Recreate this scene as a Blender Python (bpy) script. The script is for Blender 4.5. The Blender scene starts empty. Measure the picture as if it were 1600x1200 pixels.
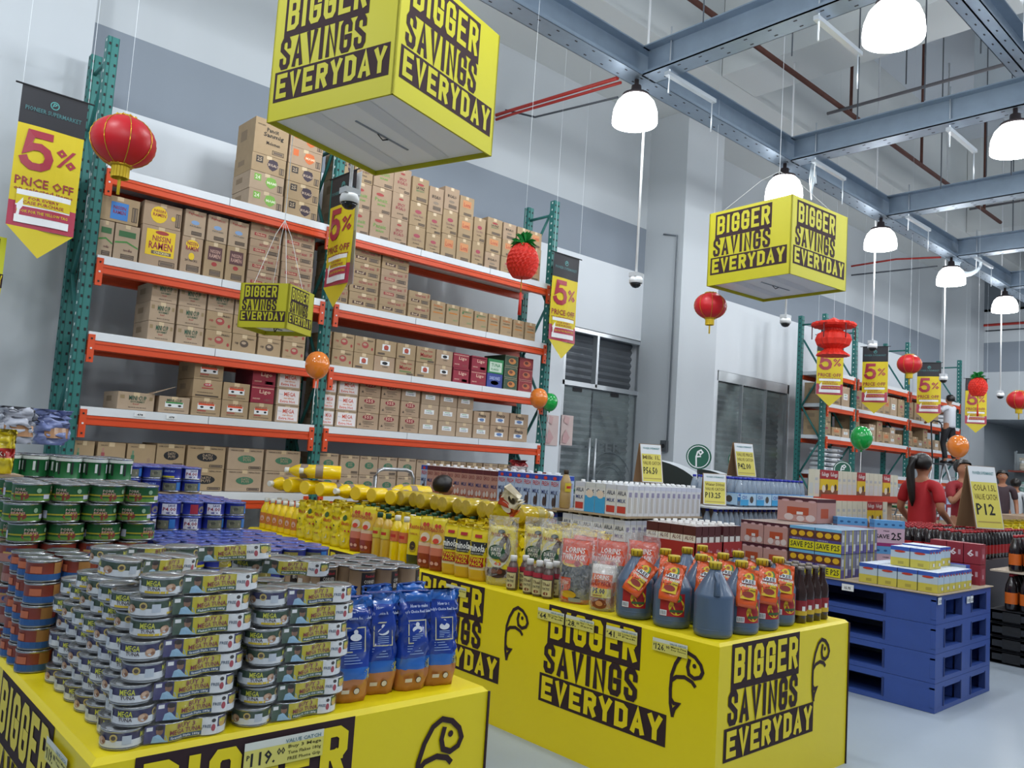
import bpy, bmesh, math, random
from mathutils import Vector, Matrix
R_ = random.Random(7)
SC = bpy.context.scene
COL = SC.collection
PI = math.pi

# ------------------------------------------------------------ camera
H = 1.31
CX = Vector((0.73517687, -0.10750974, -0.66929562))   # world X in camera axes
CY = Vector((-0.67475269, -0.02140004, -0.73773359))
CZ = Vector((0.06499059, 0.99397369, -0.0882753))
F = 1269.99
cd = bpy.data.cameras.new('camera'); cam = bpy.data.objects.new('camera', cd); COL.objects.link(cam)
cd.sensor_fit = 'HORIZONTAL'; cd.sensor_width = 36.0; cd.lens = F / 1600 * 36.0
cd.clip_start = .05; cd.clip_end = 100
cam.matrix_world = Matrix(((CX.x, CX.y, CX.z, 0), (CY.x, CY.y, CY.z, 0), (CZ.x, CZ.y, CZ.z, H), (0, 0, 0, 1)))
SC.camera = cam

def ray(px, py):
    v = Vector((px - 800, 600 - py, -F)).normalized()
    return Vector((CX.dot(v), CY.dot(v), CZ.dot(v)))
def onz(px, py, z):
    d = ray(px, py); t = (z - H) / d.z; return Vector((d.x * t, d.y * t, z))
def ony(px, py, y):
    d = ray(px, py); t = y / d.y; return Vector((d.x * t, y, d.z * t + H))
def onx(px, py, x):
    d = ray(px, py); t = x / d.x; return Vector((x, d.y * t, d.z * t + H))
def atd(px, py, dep):
    v = Vector((px - 800, 600 - py, -F)) * (dep / F)
    return Vector((CX.dot(v), CY.dot(v), CZ.dot(v) + H))

# ------------------------------------------------------------ world, exposure, lamps' light
w = bpy.data.worlds.new('world'); SC.world = w; w.use_nodes = True
w.node_tree.nodes['Background'].inputs[0].default_value = (.78, .87, 1, 1)
w.node_tree.nodes['Background'].inputs[1].default_value = .17
SC.view_settings.view_transform = 'Standard'; SC.view_settings.look = 'None'
SC.view_settings.gamma = 1; SC.view_settings.use_curve_mapping = False
SC.view_settings.exposure = 0.0
SC.cycles.max_bounces = 5; SC.cycles.diffuse_bounces = 3; SC.cycles.glossy_bounces = 2
SC.cycles.transparent_max_bounces = 10; SC.cycles.transmission_bounces = 3
SC.cycles.sample_clamp_indirect = 4.0
LAMPX = [2.95, 5.57, 8.25, 10.8, 13.35, 15.9, 18.5]
LAMPY = [4.7, 2.37, 0.02, -2.35]
LAMPZ = 4.42
for lx in [-2.3, .35] + LAMPX:
    for ly in LAMPY:
        ld = bpy.data.lights.new('high_bay_light', 'POINT'); ld.shadow_soft_size = .17
        ld.energy = 68; ld.color = (.93, .97, 1.0)
        lo = bpy.data.objects.new('high_bay_light', ld); COL.objects.link(lo)
        lo.location = (lx, ly, LAMPZ - .02)

# ------------------------------------------------------------ materials
_m = {}
def lin(c):
    return c / 12.92 if c <= .04045 else ((c + .055) / 1.055) ** 2.4
def M(hexs, rough=.55, metal=0.0, emit=0.0, trans=0.0, coat=0.0, noise=0.0, nscale=8, alpha=1.0, bump=0.0):
    key = (hexs, rough, metal, emit, trans, coat, noise, nscale, alpha, bump)
    if key in _m: return _m[key]
    r, g, b = [lin(int(hexs[i:i + 2], 16) / 255) for i in (0, 2, 4)]
    m = bpy.data.materials.new('mat_' + hexs); m.use_nodes = True
    nt = m.node_tree; p = nt.nodes['Principled BSDF']
    p.inputs['Base Color'].default_value = (r, g, b, 1)
    p.inputs['Roughness'].default_value = rough; p.inputs['Metallic'].default_value = metal
    if coat: p.inputs['Coat Weight'].default_value = coat; p.inputs['Coat Roughness'].default_value = .12
    if trans: p.inputs['Transmission Weight'].default_value = trans
    if alpha < 1: p.inputs['Alpha'].default_value = alpha
    if emit:
        p.inputs['Emission Color'].default_value = (r, g, b, 1); p.inputs['Emission Strength'].default_value = emit
    if noise or bump:
        tc = nt.nodes.new('ShaderNodeTexCoord'); nz = nt.nodes.new('ShaderNodeTexNoise')
        nz.inputs['Scale'].default_value = nscale; nz.inputs['Detail'].default_value = 4
        nt.links.new(tc.outputs['Object'], nz.inputs['Vector'])
        if noise:
            mx = nt.nodes.new('ShaderNodeMix'); mx.data_type = 'RGBA'
            mx.inputs[6].default_value = (r * (1 - noise), g * (1 - noise), b * (1 - noise), 1)
            mx.inputs[7].default_value = (min(1, r * (1 + noise * .6)), min(1, g * (1 + noise * .6)), min(1, b * (1 + noise * .6)), 1)
            nt.links.new(nz.outputs['Fac'], mx.inputs[0]); nt.links.new(mx.outputs[2], p.inputs['Base Color'])
        if bump:
            bp = nt.nodes.new('ShaderNodeBump'); bp.inputs['Strength'].default_value = bump; bp.inputs['Distance'].default_value = .01
            nt.links.new(nz.outputs['Fac'], bp.inputs['Height']); nt.links.new(bp.outputs['Normal'], p.inputs['Normal'])
    _m[key] = m
    return m
def film_mat(name, tint, cover, rough=.12, bump=.6, nscale=30):
    """thin clear plastic: mostly see-through, glossy wrinkles"""
    if name in _m: return _m[name]
    m = bpy.data.materials.new(name); m.use_nodes = True; nt = m.node_tree; nt.nodes.clear()
    out = nt.nodes.new('ShaderNodeOutputMaterial'); mx = nt.nodes.new('ShaderNodeMixShader')
    tr = nt.nodes.new('ShaderNodeBsdfTransparent'); pr = nt.nodes.new('ShaderNodeBsdfPrincipled')
    pr.inputs['Base Color'].default_value = (*tint, 1); pr.inputs['Roughness'].default_value = rough
    pr.inputs['Specular IOR Level'].default_value = 1.0
    tc = nt.nodes.new('ShaderNodeTexCoord'); nz = nt.nodes.new('ShaderNodeTexNoise'); nz.inputs['Scale'].default_value = nscale
    nz.inputs['Detail'].default_value = 3; nz.inputs['Distortion'].default_value = 1.5
    bp = nt.nodes.new('ShaderNodeBump'); bp.inputs['Strength'].default_value = bump; bp.inputs['Distance'].default_value = .01
    nt.links.new(tc.outputs['Object'], nz.inputs['Vector']); nt.links.new(nz.outputs['Fac'], bp.inputs['Height'])
    nt.links.new(bp.outputs['Normal'], pr.inputs['Normal'])
    rp = nt.nodes.new('ShaderNodeMapRange'); rp.inputs['From Min'].default_value = .35; rp.inputs['From Max'].default_value = .7
    rp.inputs['To Min'].default_value = cover * .35; rp.inputs['To Max'].default_value = min(1, cover * 1.7)
    nt.links.new(nz.outputs['Fac'], rp.inputs['Value']); nt.links.new(rp.outputs['Result'], mx.inputs[0])
    nt.links.new(tr.outputs[0], mx.inputs[1]); nt.links.new(pr.outputs[0], mx.inputs[2]); nt.links.new(mx.outputs[0], out.inputs[0])
    _m[name] = m
    return m
FILM = film_mat('clear_film', (.8, .83, .85), .05)
BAGFILM = film_mat('clear_bag', (.9, .92, .95), .20)
CARD = M('ac937a', .8, noise=.12, nscale=14)
CARD2 = M('b09a82', .8, noise=.10, nscale=14)
CARDY = M('a89070', .8, noise=.12, nscale=14)
YEL = M('ead400', .45, coat=.1, noise=.05, nscale=3)
YELD = M('c9b800', .5)
BRN = M('2f1a1f', .85)
TIN = M('a6a8aa', .26, .9)
STEEL = M('8f9fb0', .42, .65, noise=.18, nscale=6)
WHITE = M('e6e8ea', .5)
INK = M('202024', .75)
RED = M('b5202b', .5)
TEAL = M('2b726e', .5, noise=.1, nscale=5)
ORG = M('d44a1e', .42)
YPL = M('f4d010', .32, coat=.3)

# ------------------------------------------------------------ mesh builder
_txt = {}
def text2d(s):
    if s in _txt: return _txt[s]
    cu = bpy.data.curves.new('tmp', 'FONT'); cu.body = s; cu.resolution_u = 1; cu.offset = .018; cu.size = 1
    ob = bpy.data.objects.new('tmp', cu)
    me = bpy.data.meshes.new_from_object(ob)
    vs = [(v.co.x, v.co.y) for v in me.vertices]; fs = [tuple(p.vertices) for p in me.polygons]
    bpy.data.objects.remove(ob); bpy.data.curves.remove(cu); bpy.data.meshes.remove(me)
    if not vs: vs = [(0, 0), (1, 0), (1, 1)]; fs = []
    x0 = min(v[0] for v in vs); x1 = max(v[0] for v in vs); y0 = min(v[1] for v in vs); y1 = max(v[1] for v in vs)
    vs = [((v[0] - x0) / (x1 - x0), (v[1] - y0) / (y1 - y0)) for v in vs]
    _txt[s] = (vs, fs, (x1 - x0) / (y1 - y0))
    return _txt[s]

def plane_map(o, u, v, eps=.0012):
    o = Vector(o); u = Vector(u); v = Vector(v); n = u.cross(v).normalized()
    return lambda a, b, e=0: o + u * a + v * b + n * (eps + e)
def cyl_map(r, z0, ang0=-PI / 2, eps=.0008, c=(0, 0)):
    """a metres along the arc (to the right seen from outside), b metres up"""
    return lambda a, b, e=0: Vector((c[0] + (r + eps + e) * math.cos(ang0 + a / r), c[1] + (r + eps + e) * math.sin(ang0 + a / r), z0 + b))

GL = {'5': [[(.95, 1), (.2, 1), (.08, .5), (.3, .6), (.6, .62), (.88, .52), (1, .32), (.92, .1), (.68, 0), (.3, 0), (.05, .12), (.0, .2)]], 'B': [[(0, 0), (0, 1), (.7, 1), (1, .9), (1, .62), (.8, .52)], [(.8, .52), (0, .52)], [(.8, .52), (1, .42), (1, .1), (.7, 0), (0, 0)]],
      'I': [[(.5, 0), (.5, 1)]],
      'G': [[(1, .7), (1, .88), (.8, 1), (.2, 1), (0, .88), (0, .12), (.2, 0), (.8, 0), (1, .12), (1, .46), (.55, .46)]],
      'E': [[(1, 1), (0, 1), (0, 0), (1, 0)], [(0, .5), (.8, .5)]],
      'R': [[(0, 0), (0, 1), (.7, 1), (1, .9), (1, .6), (.8, .5)], [(.8, .5), (0, .5)], [(.5, .5), (1, 0)]],
      'S': [[(1, .74), (1, .88), (.8, 1), (.2, 1), (0, .88), (0, .66), (1, .34), (1, .12), (.8, 0), (.2, 0), (0, .12), (0, .26)]],
      'A': [[(0, 0), (.5, 1), (1, 0)], [(.2, .28), (.8, .28)]], 'V': [[(0, 1), (.5, 0), (1, 1)]],
      'N': [[(0, 0), (0, 1), (1, 0), (1, 1)]], 'Y': [[(0, 1), (.5, .42), (1, 1)], [(.5, .42), (.5, 0)]],
      'D': [[(0, 0), (0, 1), (.65, 1), (1, .86), (1, .14), (.65, 0), (0, 0)]]}
FISH = [[(.12, 0), (.04, .17), (.02, .39), (.04, .6), (.15, .78), (.32, .93), (.52, .99), (.75, .95), (.93, .86), (1, .76), (.93, .68), (.75, .64), (.58, .68), (.53, .78), (.58, .89)],
        [(.05, .52), (.19, .59), (.45, .62), (.69, .58), (.78, .53)], [(.12, .02), (.17, .11), (.3, .2), (.15, .19), (.06, .24)]]

class MB:
    def __init__(s): s.v = []; s.f = []; s.mi = []; s.ms = []; s.sm = []; s.k = 0
    def m(s, mat):
        if mat not in s.ms: s.ms.append(mat)
        return s.ms.index(mat)
    def add(s, vs, fs, mat, smooth=False):
        o = len(s.v); s.v += [tuple(v) for v in vs]; k = s.m(mat)
        for f in fs: s.f.append(tuple(i + o for i in f)); s.mi.append(k); s.sm.append(smooth)
        return s
    def box(s, c, d, mat, rz=0, bevel=0, T=None, mats=None):
        x, y, z = d[0] / 2, d[1] / 2, d[2] / 2
        vs = [Vector((a, b, e)) for a in (-x, x) for b in (-y, y) for e in (-z, z)]
        rm = Matrix.Rotation(rz, 4, 'Z'); cc = Vector(c)
        vs = [rm @ v + cc for v in vs]
        if T: vs = [T @ v for v in vs]
        fs = [(0, 1, 3, 2), (4, 6, 7, 5), (0, 4, 5, 1), (2, 3, 7, 6), (0, 2, 6, 4), (1, 5, 7, 3)]  # -x +x -y +y -z +z
        if mats:
            o = len(s.v); s.v += [tuple(v) for v in vs]
            for f, mt in zip(fs, mats): s.f.append(tuple(i + o for i in f)); s.mi.append(s.m(mt or mat)); s.sm.append(False)
            return s
        return s.add(vs, fs, mat)
    def lathe(s, prof, mat, n=20, c=(0, 0, 0), cap=True, T=None, mats=None, sx=1, sy=1, smooth=True):
        o = len(s.v); k = len(prof); vs = []
        for r, z in prof:
            for i in range(n):
                a = 2 * PI * i / n; vs.append(Vector((c[0] + r * sx * math.cos(a), c[1] + r * sy * math.sin(a), c[2] + z)))
        if T: vs = [T @ v for v in vs]
        s.v += [tuple(v) for v in vs]
        for j in range(k - 1):
            mm = s.m(mats[j] if mats else mat)
            for i in range(n):
                a = o + j * n + i; b = o + j * n + (i + 1) % n
                s.f.append((a, b, b + n, a + n)); s.mi.append(mm); s.sm.append(smooth)
        if cap:
            s.f.append(tuple(o + i for i in reversed(range(n)))); s.mi.append(s.m(mats[0] if mats else mat)); s.sm.append(False)
            s.f.append(tuple(o + (k - 1) * n + i for i in range(n))); s.mi.append(s.m(mats[-1] if mats else mat)); s.sm.append(False)
        return s
    def tube(s, pts, r, mat, n=6, cap=True):
        pts = [Vector(p) for p in pts]; o = len(s.v)
        for i, p in enumerate(pts):
            d = (pts[min(i + 1, len(pts) - 1)] - pts[max(i - 1, 0)]).normalized()
            u = d.cross(Vector((0, 0, 1)) if abs(d.z) < .9 else Vector((1, 0, 0))).normalized(); w_ = d.cross(u)
            rr = r[i] if isinstance(r, (list, tuple)) else r
            for k in range(n):
                a = 2 * PI * k / n; s.v.append(tuple(p + u * math.cos(a) * rr + w_ * math.sin(a) * rr))
        mm = s.m(mat)
        for i in range(len(pts) - 1):
            for k in range(n):
                a = o + i * n + k; b = o + i * n + (k + 1) % n
                s.f.append((a, b, b + n, a + n)); s.mi.append(mm); s.sm.append(n > 4)
        if cap:
            s.f.append(tuple(o + k for k in reversed(range(n)))); s.mi.append(mm); s.sm.append(False)
            s.f.append(tuple(o + (len(pts) - 1) * n + k for k in range(n))); s.mi.append(mm); s.sm.append(False)
        return s
    def rect(s, mp, a0, b0, a1, b1, mat, e=0, na=1):
        vs = []; fs = []
        for i in range(na + 1):
            a = a0 + (a1 - a0) * i / na; vs += [mp(a, b0, e), mp(a, b1, e)]
        for i in range(na): fs.append((2 * i, 2 * i + 2, 2 * i + 3, 2 * i + 1))
        return s.add(vs, fs, mat)
    def disc(s, mp, a, b, ra, rb, mat, e=0, n=16):
        return s.add([mp(a + ra * math.cos(2 * PI * i / n), b + rb * math.sin(2 * PI * i / n), e) for i in range(n)], [tuple(range(n))], mat)
    def poly(s, mp, pts, mat, e=0):
        return s.add([mp(a, b, e) for a, b in pts], [tuple(range(len(pts)))], mat)
    def text(s, mp, txt, a0, b0, a1, b1, mat, e=.0006, fit=True):
        vs, fs, asp = text2d(txt); W = a1 - a0; Hh = b1 - b0
        return s.add([mp(a0 + v[0] * W, b0 + v[1] * Hh, e) for v in vs], fs, mat)
    def strokes(s, mp, polys, a0, b0, a1, b1, t, mat, e=.0006, ext=.5):
        """ribbons of width t along polylines, mitred at the corners"""
        W = a1 - a0; Hh = b1 - b0
        for pl in polys:
            q = [Vector((a0 + p[0] * W, b0 + p[1] * Hh)) for p in pl]; n = len(q); closed = (q[0] - q[-1]).length < 1e-7 and n > 3
            if closed: q = q[:-1]; n -= 1
            s.k = (s.k + 1) % 12; ee = e + s.k * 9e-5; L = []; Rr = []
            for i in range(n):
                dp = (q[i] - q[i - 1]).normalized() if (i or closed) else None
                dn = (q[(i + 1) % n] - q[i]).normalized() if (i < n - 1 or closed) else None
                if dp is None: m_ = Vector((-dn.y, dn.x)); c = q[i] - dn * t * ext * .9
                elif dn is None: m_ = Vector((-dp.y, dp.x)); c = q[i] + dp * t * ext * .9
                else:
                    n0 = Vector((-dp.y, dp.x)); n1 = Vector((-dn.y, dn.x)); m_ = n0 + n1; c = q[i]
                    if m_.length < .3: m_ = n0
                    else: m_ = m_.normalized(); m_ = m_ / max(.5, m_.dot(n0))
                L.append(mp(*(c + m_ * t / 2), ee)); Rr.append(mp(*(c - m_ * t / 2), ee))
            m2 = n if closed else n - 1
            s.add(L + Rr, [(i, i + n, (i + 1) % n + n, (i + 1) % n) for i in range(m2)], mat)
        return s
    def word(s, mp, txt, a0, b0, a1, b1, mat, e=.0012):
        ws = [.42 if c == 'I' else 1.0 for c in txt]; gap = .24
        tot = sum(ws) + gap * (len(txt) - 1); u = (a1 - a0) / tot; x = a0; t = u * .34
        for c, wd in zip(txt, ws):
            s.strokes(mp, GL[c], x + t / 2, b0 + t / 2, x + wd * u - t / 2, b1 - t / 2, t, mat, e, ext=.5)
            x += (wd + gap) * u
        return s
    def bse(s, mp, a0, b0, w_, h_, yel=None):
        """the three-line savings print, lower left at (a0,b0)"""
        s.rect(mp, a0 + .05 * w_, b0 + .60 * h_, a0 + .80 * w_, b0 + h_, BRN, 0)
        s.word(mp, 'BIGGER', a0 + .075 * w_, b0 + .66 * h_, a0 + .775 * w_, b0 + .965 * h_, yel or YEL)
        s.word(mp, 'SAVINGS', a0 + .03 * w_, b0 + .30 * h_, a0 + .79 * w_, b0 + .60 * h_, BRN, .0006)
        s.rect(mp, a0, b0, a0 + w_, b0 + .285 * h_, BRN, 0)
        s.word(mp, 'EVERYDAY', a0 + .025 * w_, b0 + .03 * h_, a0 + .975 * w_, b0 + .26 * h_, yel or YEL)
        return s
    def fish(s, mp, a0, b0, w_, h_):
        s.strokes(mp, FISH, a0, b0, a0 + w_, b0 + h_, w_ * .10, BRN, .0006, .3)
        s.disc(mp, a0 + .74 * w_, b0 + .82 * h_, w_ * .06, w_ * .06, BRN, .0006, 10)
        return s
    def build(s, name, parent=None, loc=(0, 0, 0), rz=0, autosmooth=False):
        me = bpy.data.meshes.new(name); me.from_pydata(s.v, [], s.f)
        for mt in s.ms: me.materials.append(mt)
        me.polygons.foreach_set('material_index', s.mi); me.polygons.foreach_set('use_smooth', s.sm); me.update()
        o = bpy.data.objects.new(name, me); COL.objects.link(o); o.location = loc; o.rotation_euler = (0, 0, rz)
        if parent: o.parent = parent
        return o

def tag(o, label=None, cat=None, group=None, kind=None):
    if label: o['label'] = label
    if cat: o['category'] = cat
    if group: o['group'] = group
    if kind: o['kind'] = kind
    return o
def empty(name, loc=(0, 0, 0), rz=0):
    o = bpy.data.objects.new(name, None); COL.objects.link(o); o.location = loc; o.rotation_euler = (0, 0, rz); return o
_kids = {}
def copy_tree(o, parent=None):
    c = o.copy(); COL.objects.link(c)
    if parent: c.parent = parent
    for ch in _kids.get(o.name, None) or list(o.children): copy_tree(ch, c)
    return c
_proto = {}
def put(key, fn, loc, rz=0, label='', cat='', group=None, rot=None, lk=True):
    """first use moves the thing itself, later uses copy it with its parts"""
    if key not in _proto:
        o = fn(); _proto[key] = o
        def reg(q):
            _kids[q.name] = list(q.children)
            for k in q.children: reg(k)
        reg(o)
    else: o = copy_tree(_proto[key])
    o.location = loc; o.rotation_euler = rot or (0, 0, rz)
    if 'group' in o and not group: del o['group']
    tag(o, label, cat, group)
    return o
def struct(name, mb): return tag(mb.build(name), kind='structure')
ORD = ['first', 'second', 'third', 'fourth', 'fifth', 'sixth', 'seventh', 'eighth', 'ninth', 'tenth', 'eleventh', 'twelfth', 'thirteenth', 'fourteenth',
       'fifteenth', 'sixteenth', 'seventeenth', 'eighteenth', 'nineteenth', 'twentieth', 'twenty-first', 'twenty-second', 'twenty-third', 'twenty-fourth', 'twenty-fifth', 'twenty-sixth', 'twenty-seventh', 'twenty-eighth', 'twenty-ninth', 'thirtieth']
def lay(i, n):
    return 'top' if i == n - 1 else ('bottom' if i == 0 else ORD[i])
# ============================================================ the building
WALLC = M('bdc3c8', .75); WALLL = M('dadfe4', .7); BAND = M('858e99', .8); FLOORM = M('a9b4bf', .38, noise=.10, nscale=1.4); CEILM = M('d3dae2', .9, noise=.05, nscale=.5)
CONC = M('cfd3d3', .85, noise=.05, nscale=.8)
YW = 7.3
b = MB(); b.box((10, 1.2, -.05), (34, 14, .1), FLOORM); struct('floor', b)
b = MB(); b.box((10, 1.2, 8.25), (34, 14, .1), CEILM); struct('ceiling', b)
def wallband(b, x0, x1, z0, z1, y=YW, th=.25):
    for a, c, mt in ((z0, 4.03, WALLL), (4.03, 4.69, BAND), (4.69, z1, WALLC)):
        a = max(a, z0)
        if c > a: b.box(((x0 + x1) / 2, y + th / 2, (a + c) / 2), (x1 - x0, th, c - a), mt)
b = MB()
wallband(b, 1.5, 7.5, 0, 8.2); wallband(b, 7.5, 9.1, 3.05, 8.2); wallband(b, 9.1, 11.0, 0, 8.2)
wallband(b, 11.0, 13.25, 2.88, 8.2); wallband(b, 13.25, 20.4, 0, 8.2)
struct('wall_back', b)
b = MB(); b.box((-.9, 7.2, 4.1), (4.94, .6, 8.2), WALLC); struct('wall_left', b)
b = MB(); b.box((9.485, 6.98, 4.1), (.89, .68, 8.2), WALLC); struct('wall_pillar', b)
b = MB(); b.box((20.55, 6.98, 4.1), (.89, .68, 8.2), WALLC); struct('wall_corner_pillar', b)
# far wall with the low recess under it
b = MB()
for a, c, mt in ((2.95, 4.0, WALLC), (4.0, 4.7, BAND), (4.7, 5.5, WALLC)): b.box((21.15, 0.9, (a + c) / 2), (.3, 12.8, c - a), mt)
b.box((21.15, 7.0, 1.5), (.3, .6, 3), WALLC)
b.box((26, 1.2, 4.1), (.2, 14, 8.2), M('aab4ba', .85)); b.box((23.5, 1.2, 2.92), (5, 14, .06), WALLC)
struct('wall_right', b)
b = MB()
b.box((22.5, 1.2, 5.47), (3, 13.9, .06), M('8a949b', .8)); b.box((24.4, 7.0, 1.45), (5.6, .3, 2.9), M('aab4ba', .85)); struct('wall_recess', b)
# concrete beams under the slab
b = MB(); b.box((9.5, 6.53, 7.25), (23, 1.54, 1.9), CONC); struct('beam_long_ceiling', b)
for x in (8.87, 17.5):
    b = MB(); b.box((x, .2, 7.25), (.78, 11.1, 1.9), CONC); struct('beam_cross_ceiling', b)
b = MB(); b.box((.9, .2, 7.25), (.78, 11.1, 1.9), CONC); struct('beam_cross_ceiling', b)
b = MB(); b.box((9.5, -3.4, 7.25), (23, .8, 1.9), CONC); struct('beam_long_ceiling', b)

# steel channel grid carrying the lamps
def channel(axis, a0, a1, c, z, name, label):
    """C-section: web plus two flanges, with punched slots along the bottom flange"""
    b = MB(); h = .27; wd = .2
    def bx(u0, u1, v0, v1, w0, w1, mt):
        if axis == 'x': b.box(((u0 + u1) / 2, (v0 + v1) / 2, (w0 + w1) / 2), (u1 - u0, v1 - v0, w1 - w0), mt)
        else: b.box(((v0 + v1) / 2, (u0 + u1) / 2, (w0 + w1) / 2), (v1 - v0, u1 - u0, w1 - w0), mt)
    bx(a0, a1, c - wd / 2, c + wd / 2, z, z + .012, STEEL); bx(a0, a1, c - wd / 2, c + wd / 2, z + h, z + h + .012, STEEL)
    bx(a0, a1, c - .008, c + .008, z, z + h, STEEL)
    bx(a0, a1, c - wd / 2, c - wd / 2 + .006, z, z + .035, STEEL); bx(a0, a1, c + wd / 2 - .006, c + wd / 2, z, z + .035, STEEL)
    u = a0 + .2
    while u < a1 - .1:
        for s_ in (-1, 1): bx(u, u + .03, c + s_ * .05 - .006, c + s_ * .05 + .006, z - .002, z + .001, INK)
        u += .22
    return tag(b.build('steel_beam'), label, 'beam')
BZ = 4.84
channel('x', -3, 21, 4.7, BZ, '', 'long grey steel beam nearest the tall back wall, lamps hanging below')
channel('x', -3, 21, .02, BZ, '', 'long grey steel beam above the middle of the shop floor')
channel('x', -3, 21, 2.37, BZ + .45, '', 'raised grey steel beam running above the second row of lamps')
names = ['leftmost', 'second from left', 'middle', 'third from right', 'second from right', 'rightmost']
for i, x in enumerate(LAMPX[1:]):
    channel('y', -5, 4.62, x + .06, BZ, '', 'grey steel cross beam joining the long beam, %s of six counted into the distance' % ORD[i])

# hanging rods, little trapeze rails and threaded wires from the slab
WIRE = M('5a5f66', .5, .5); RAIL = M('c9d0d6', .35, .6); RUST = M('5a352c', .8, noise=.3)
hang = [(1207, 60, 3.2), (1262, 60, 3.4), (1420, 60, 3.0), (1452, 60, 2.6), (1520, 60, 2.2), (1545, 80, 2.0), (1340, 120, 3.8), (1300, 150, 4.2)]
rr = random.Random(3)
for i, x in enumerate(LAMPX[1:] + [7.0, 9.6, 12.1, 14.6]):
    for j, y in enumerate((3.9, 3.1, 1.6, .8)):
        xx = x + rr.uniform(-.25, .25); b = MB()
        z0 = BZ + .21 if i < 6 else 5.3 + rr.uniform(0, .9)
        b.tube([(xx, y, 8.2), (xx, y, z0)], .008, WIRE, 4)
        tag(b.build('hanger_rod'), 'thin grey threaded hanger rod dropping from the high concrete ceiling above the steel grid', 'rod', 'threaded hanger rods under the ceiling')
ti = 0
for x in LAMPX[1:5]:
    for y, dx in ((4.35, .12), (2.95, .1), (1.75, .1)):
        e = empty('trapeze_hanger', (x + .06, y, BZ))
        b = MB(); b.box((.3, 0, -.05), (.75, .045, .035), RAIL); b.build('rail', e)
        b = MB(); b.tube([(.64, 0, -.05), (.64, 0, -.36)], .007, RAIL, 5); b.build('drop_rod', e)
        b = MB(); b.tube([(-.03, 0, .4), (-.03, 0, -.22)], .007, RAIL, 5); b.build('drop_rod', e)
        ti += 1
        tag(e, 'short metal strut with drop rods under the %s cross beam, %s one out' % (ORD[LAMPX[1:].index(x)], ORD[int((4.4 - y) / .9) if y < 4 else 0]), 'strut')
# pipes
b = MB(); pz = 6.0; p0 = onz(1060, -16, pz); p1 = onz(1567, 347, pz); b.tube([(p0.x, p0.y, pz), (p1.x, p0.y, pz)], .03, RUST, 8); tag(b.build('sprinkler_pipe'), 'rusty brown sprinkler pipe running above the steel grid', 'pipe')
for k, x in enumerate((9.9, 12.2, 14.9)):
    b = MB(); b.tube([(x, p0.y, 8.2), (x, p0.y, pz - .02)], .022, RUST, 6); tag(b.build('pipe_drop'), 'short rusty vertical pipe branch, %s one along the brown sprinkler pipe' % ORD[k], 'pipe')
for k, (x, z, y0, y1) in enumerate(((8.9 + .7, 5.95, 4.9, -2), (15.0, 6.1, 5.0, -2), (19, 6.1, 5.0, -2))):
    b = MB(); b.tube([(x, y0, z), (x, 0, z), (x, y1, z)], .02, M('6c6a6e', .6), 6); tag(b.build('ceiling_conduit'), 'thin dark conduit crossing high under the slab, %s from the big hanging sign' % ['nearest', 'second', 'farthest'][k], 'conduit')
# red and grey service pipes crossing from the wall to the steel beam
REDP = M('b03028', .45)
def pipe(pts, r, mt, lab, name='wall_pipe'):
    b = MB(); b.tube(pts, r, mt, 8); return tag(b.build(name), lab, 'pipe')
A = ony(780, 178, 7.2); B_ = ony(965, 122, 5.2)
pipe([ony(775, 180, 7.25), ony(800, 172, 7.0), B_], .02, REDP, 'upper red pipe of the pair rising from the wall towards the steel beam')
pipe([ony(775, 187, 7.25), ony(802, 178, 7.0), ony(970, 129, 5.2)], .016, REDP, 'lower red pipe of the pair rising from the wall towards the steel beam')
pipe([ony(790, 172, 7.25), ony(836, 183, 6.9), ony(965, 152, 5.4)], .012, WIRE, 'thin grey cable tray under the red pipes beside the steel beam')
pipe([ony(1330, 416, 7.2), ony(1400, 405, 6.4), ony(1470, 402, 5.6)], .018, REDP, 'single red pipe slanting behind the fourth hanging lamp')
pipe([ony(1330, 430, 7.2), ony(1465, 416, 5.8)], .015, WIRE, 'thin grey pipe slanting under the single red pipe')
pipe([(20.98, 6.9, 2.3), (20.98, 6.9, 5.05), (20.98, 6.7, 5.12), (20.98, 1, 5.12)], .03, REDP, 'red pipe bent along the top of the far end wall')
pipe([(20.98, 6.6, 4.98), (20.98, 1, 4.98)], .015, WIRE, 'thin grey pipe along the far end wall under the red one')
pipe([(9.02, 7.0, .0), (9.02, 7.0, 4.2), (9.02, 6.62, 4.2)][::1] if 0 else [onx(1037, 366, 9.02), onx(1058, 368, 9.02), onx(1057, 400, 9.02), onx(1042, 697, 9.02)], .012, M('767d84', .5), 'thin grey conduit down the shaded side of the pillar', 'pillar_conduit')
b = MB(); q = onx(1039, 697, 9.02); b.box((9.0, q.y, q.z), (.05, .1, .15), M('4c5054', .5)); b.disc(plane_map((8.974, q.y, q.z), (0, -1, 0), (0, 0, 1)), 0, 0, .03, .03, INK)
tag(b.build('outlet_box'), 'dark grey electrical box on the side of the pillar', 'outlet')

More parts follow.
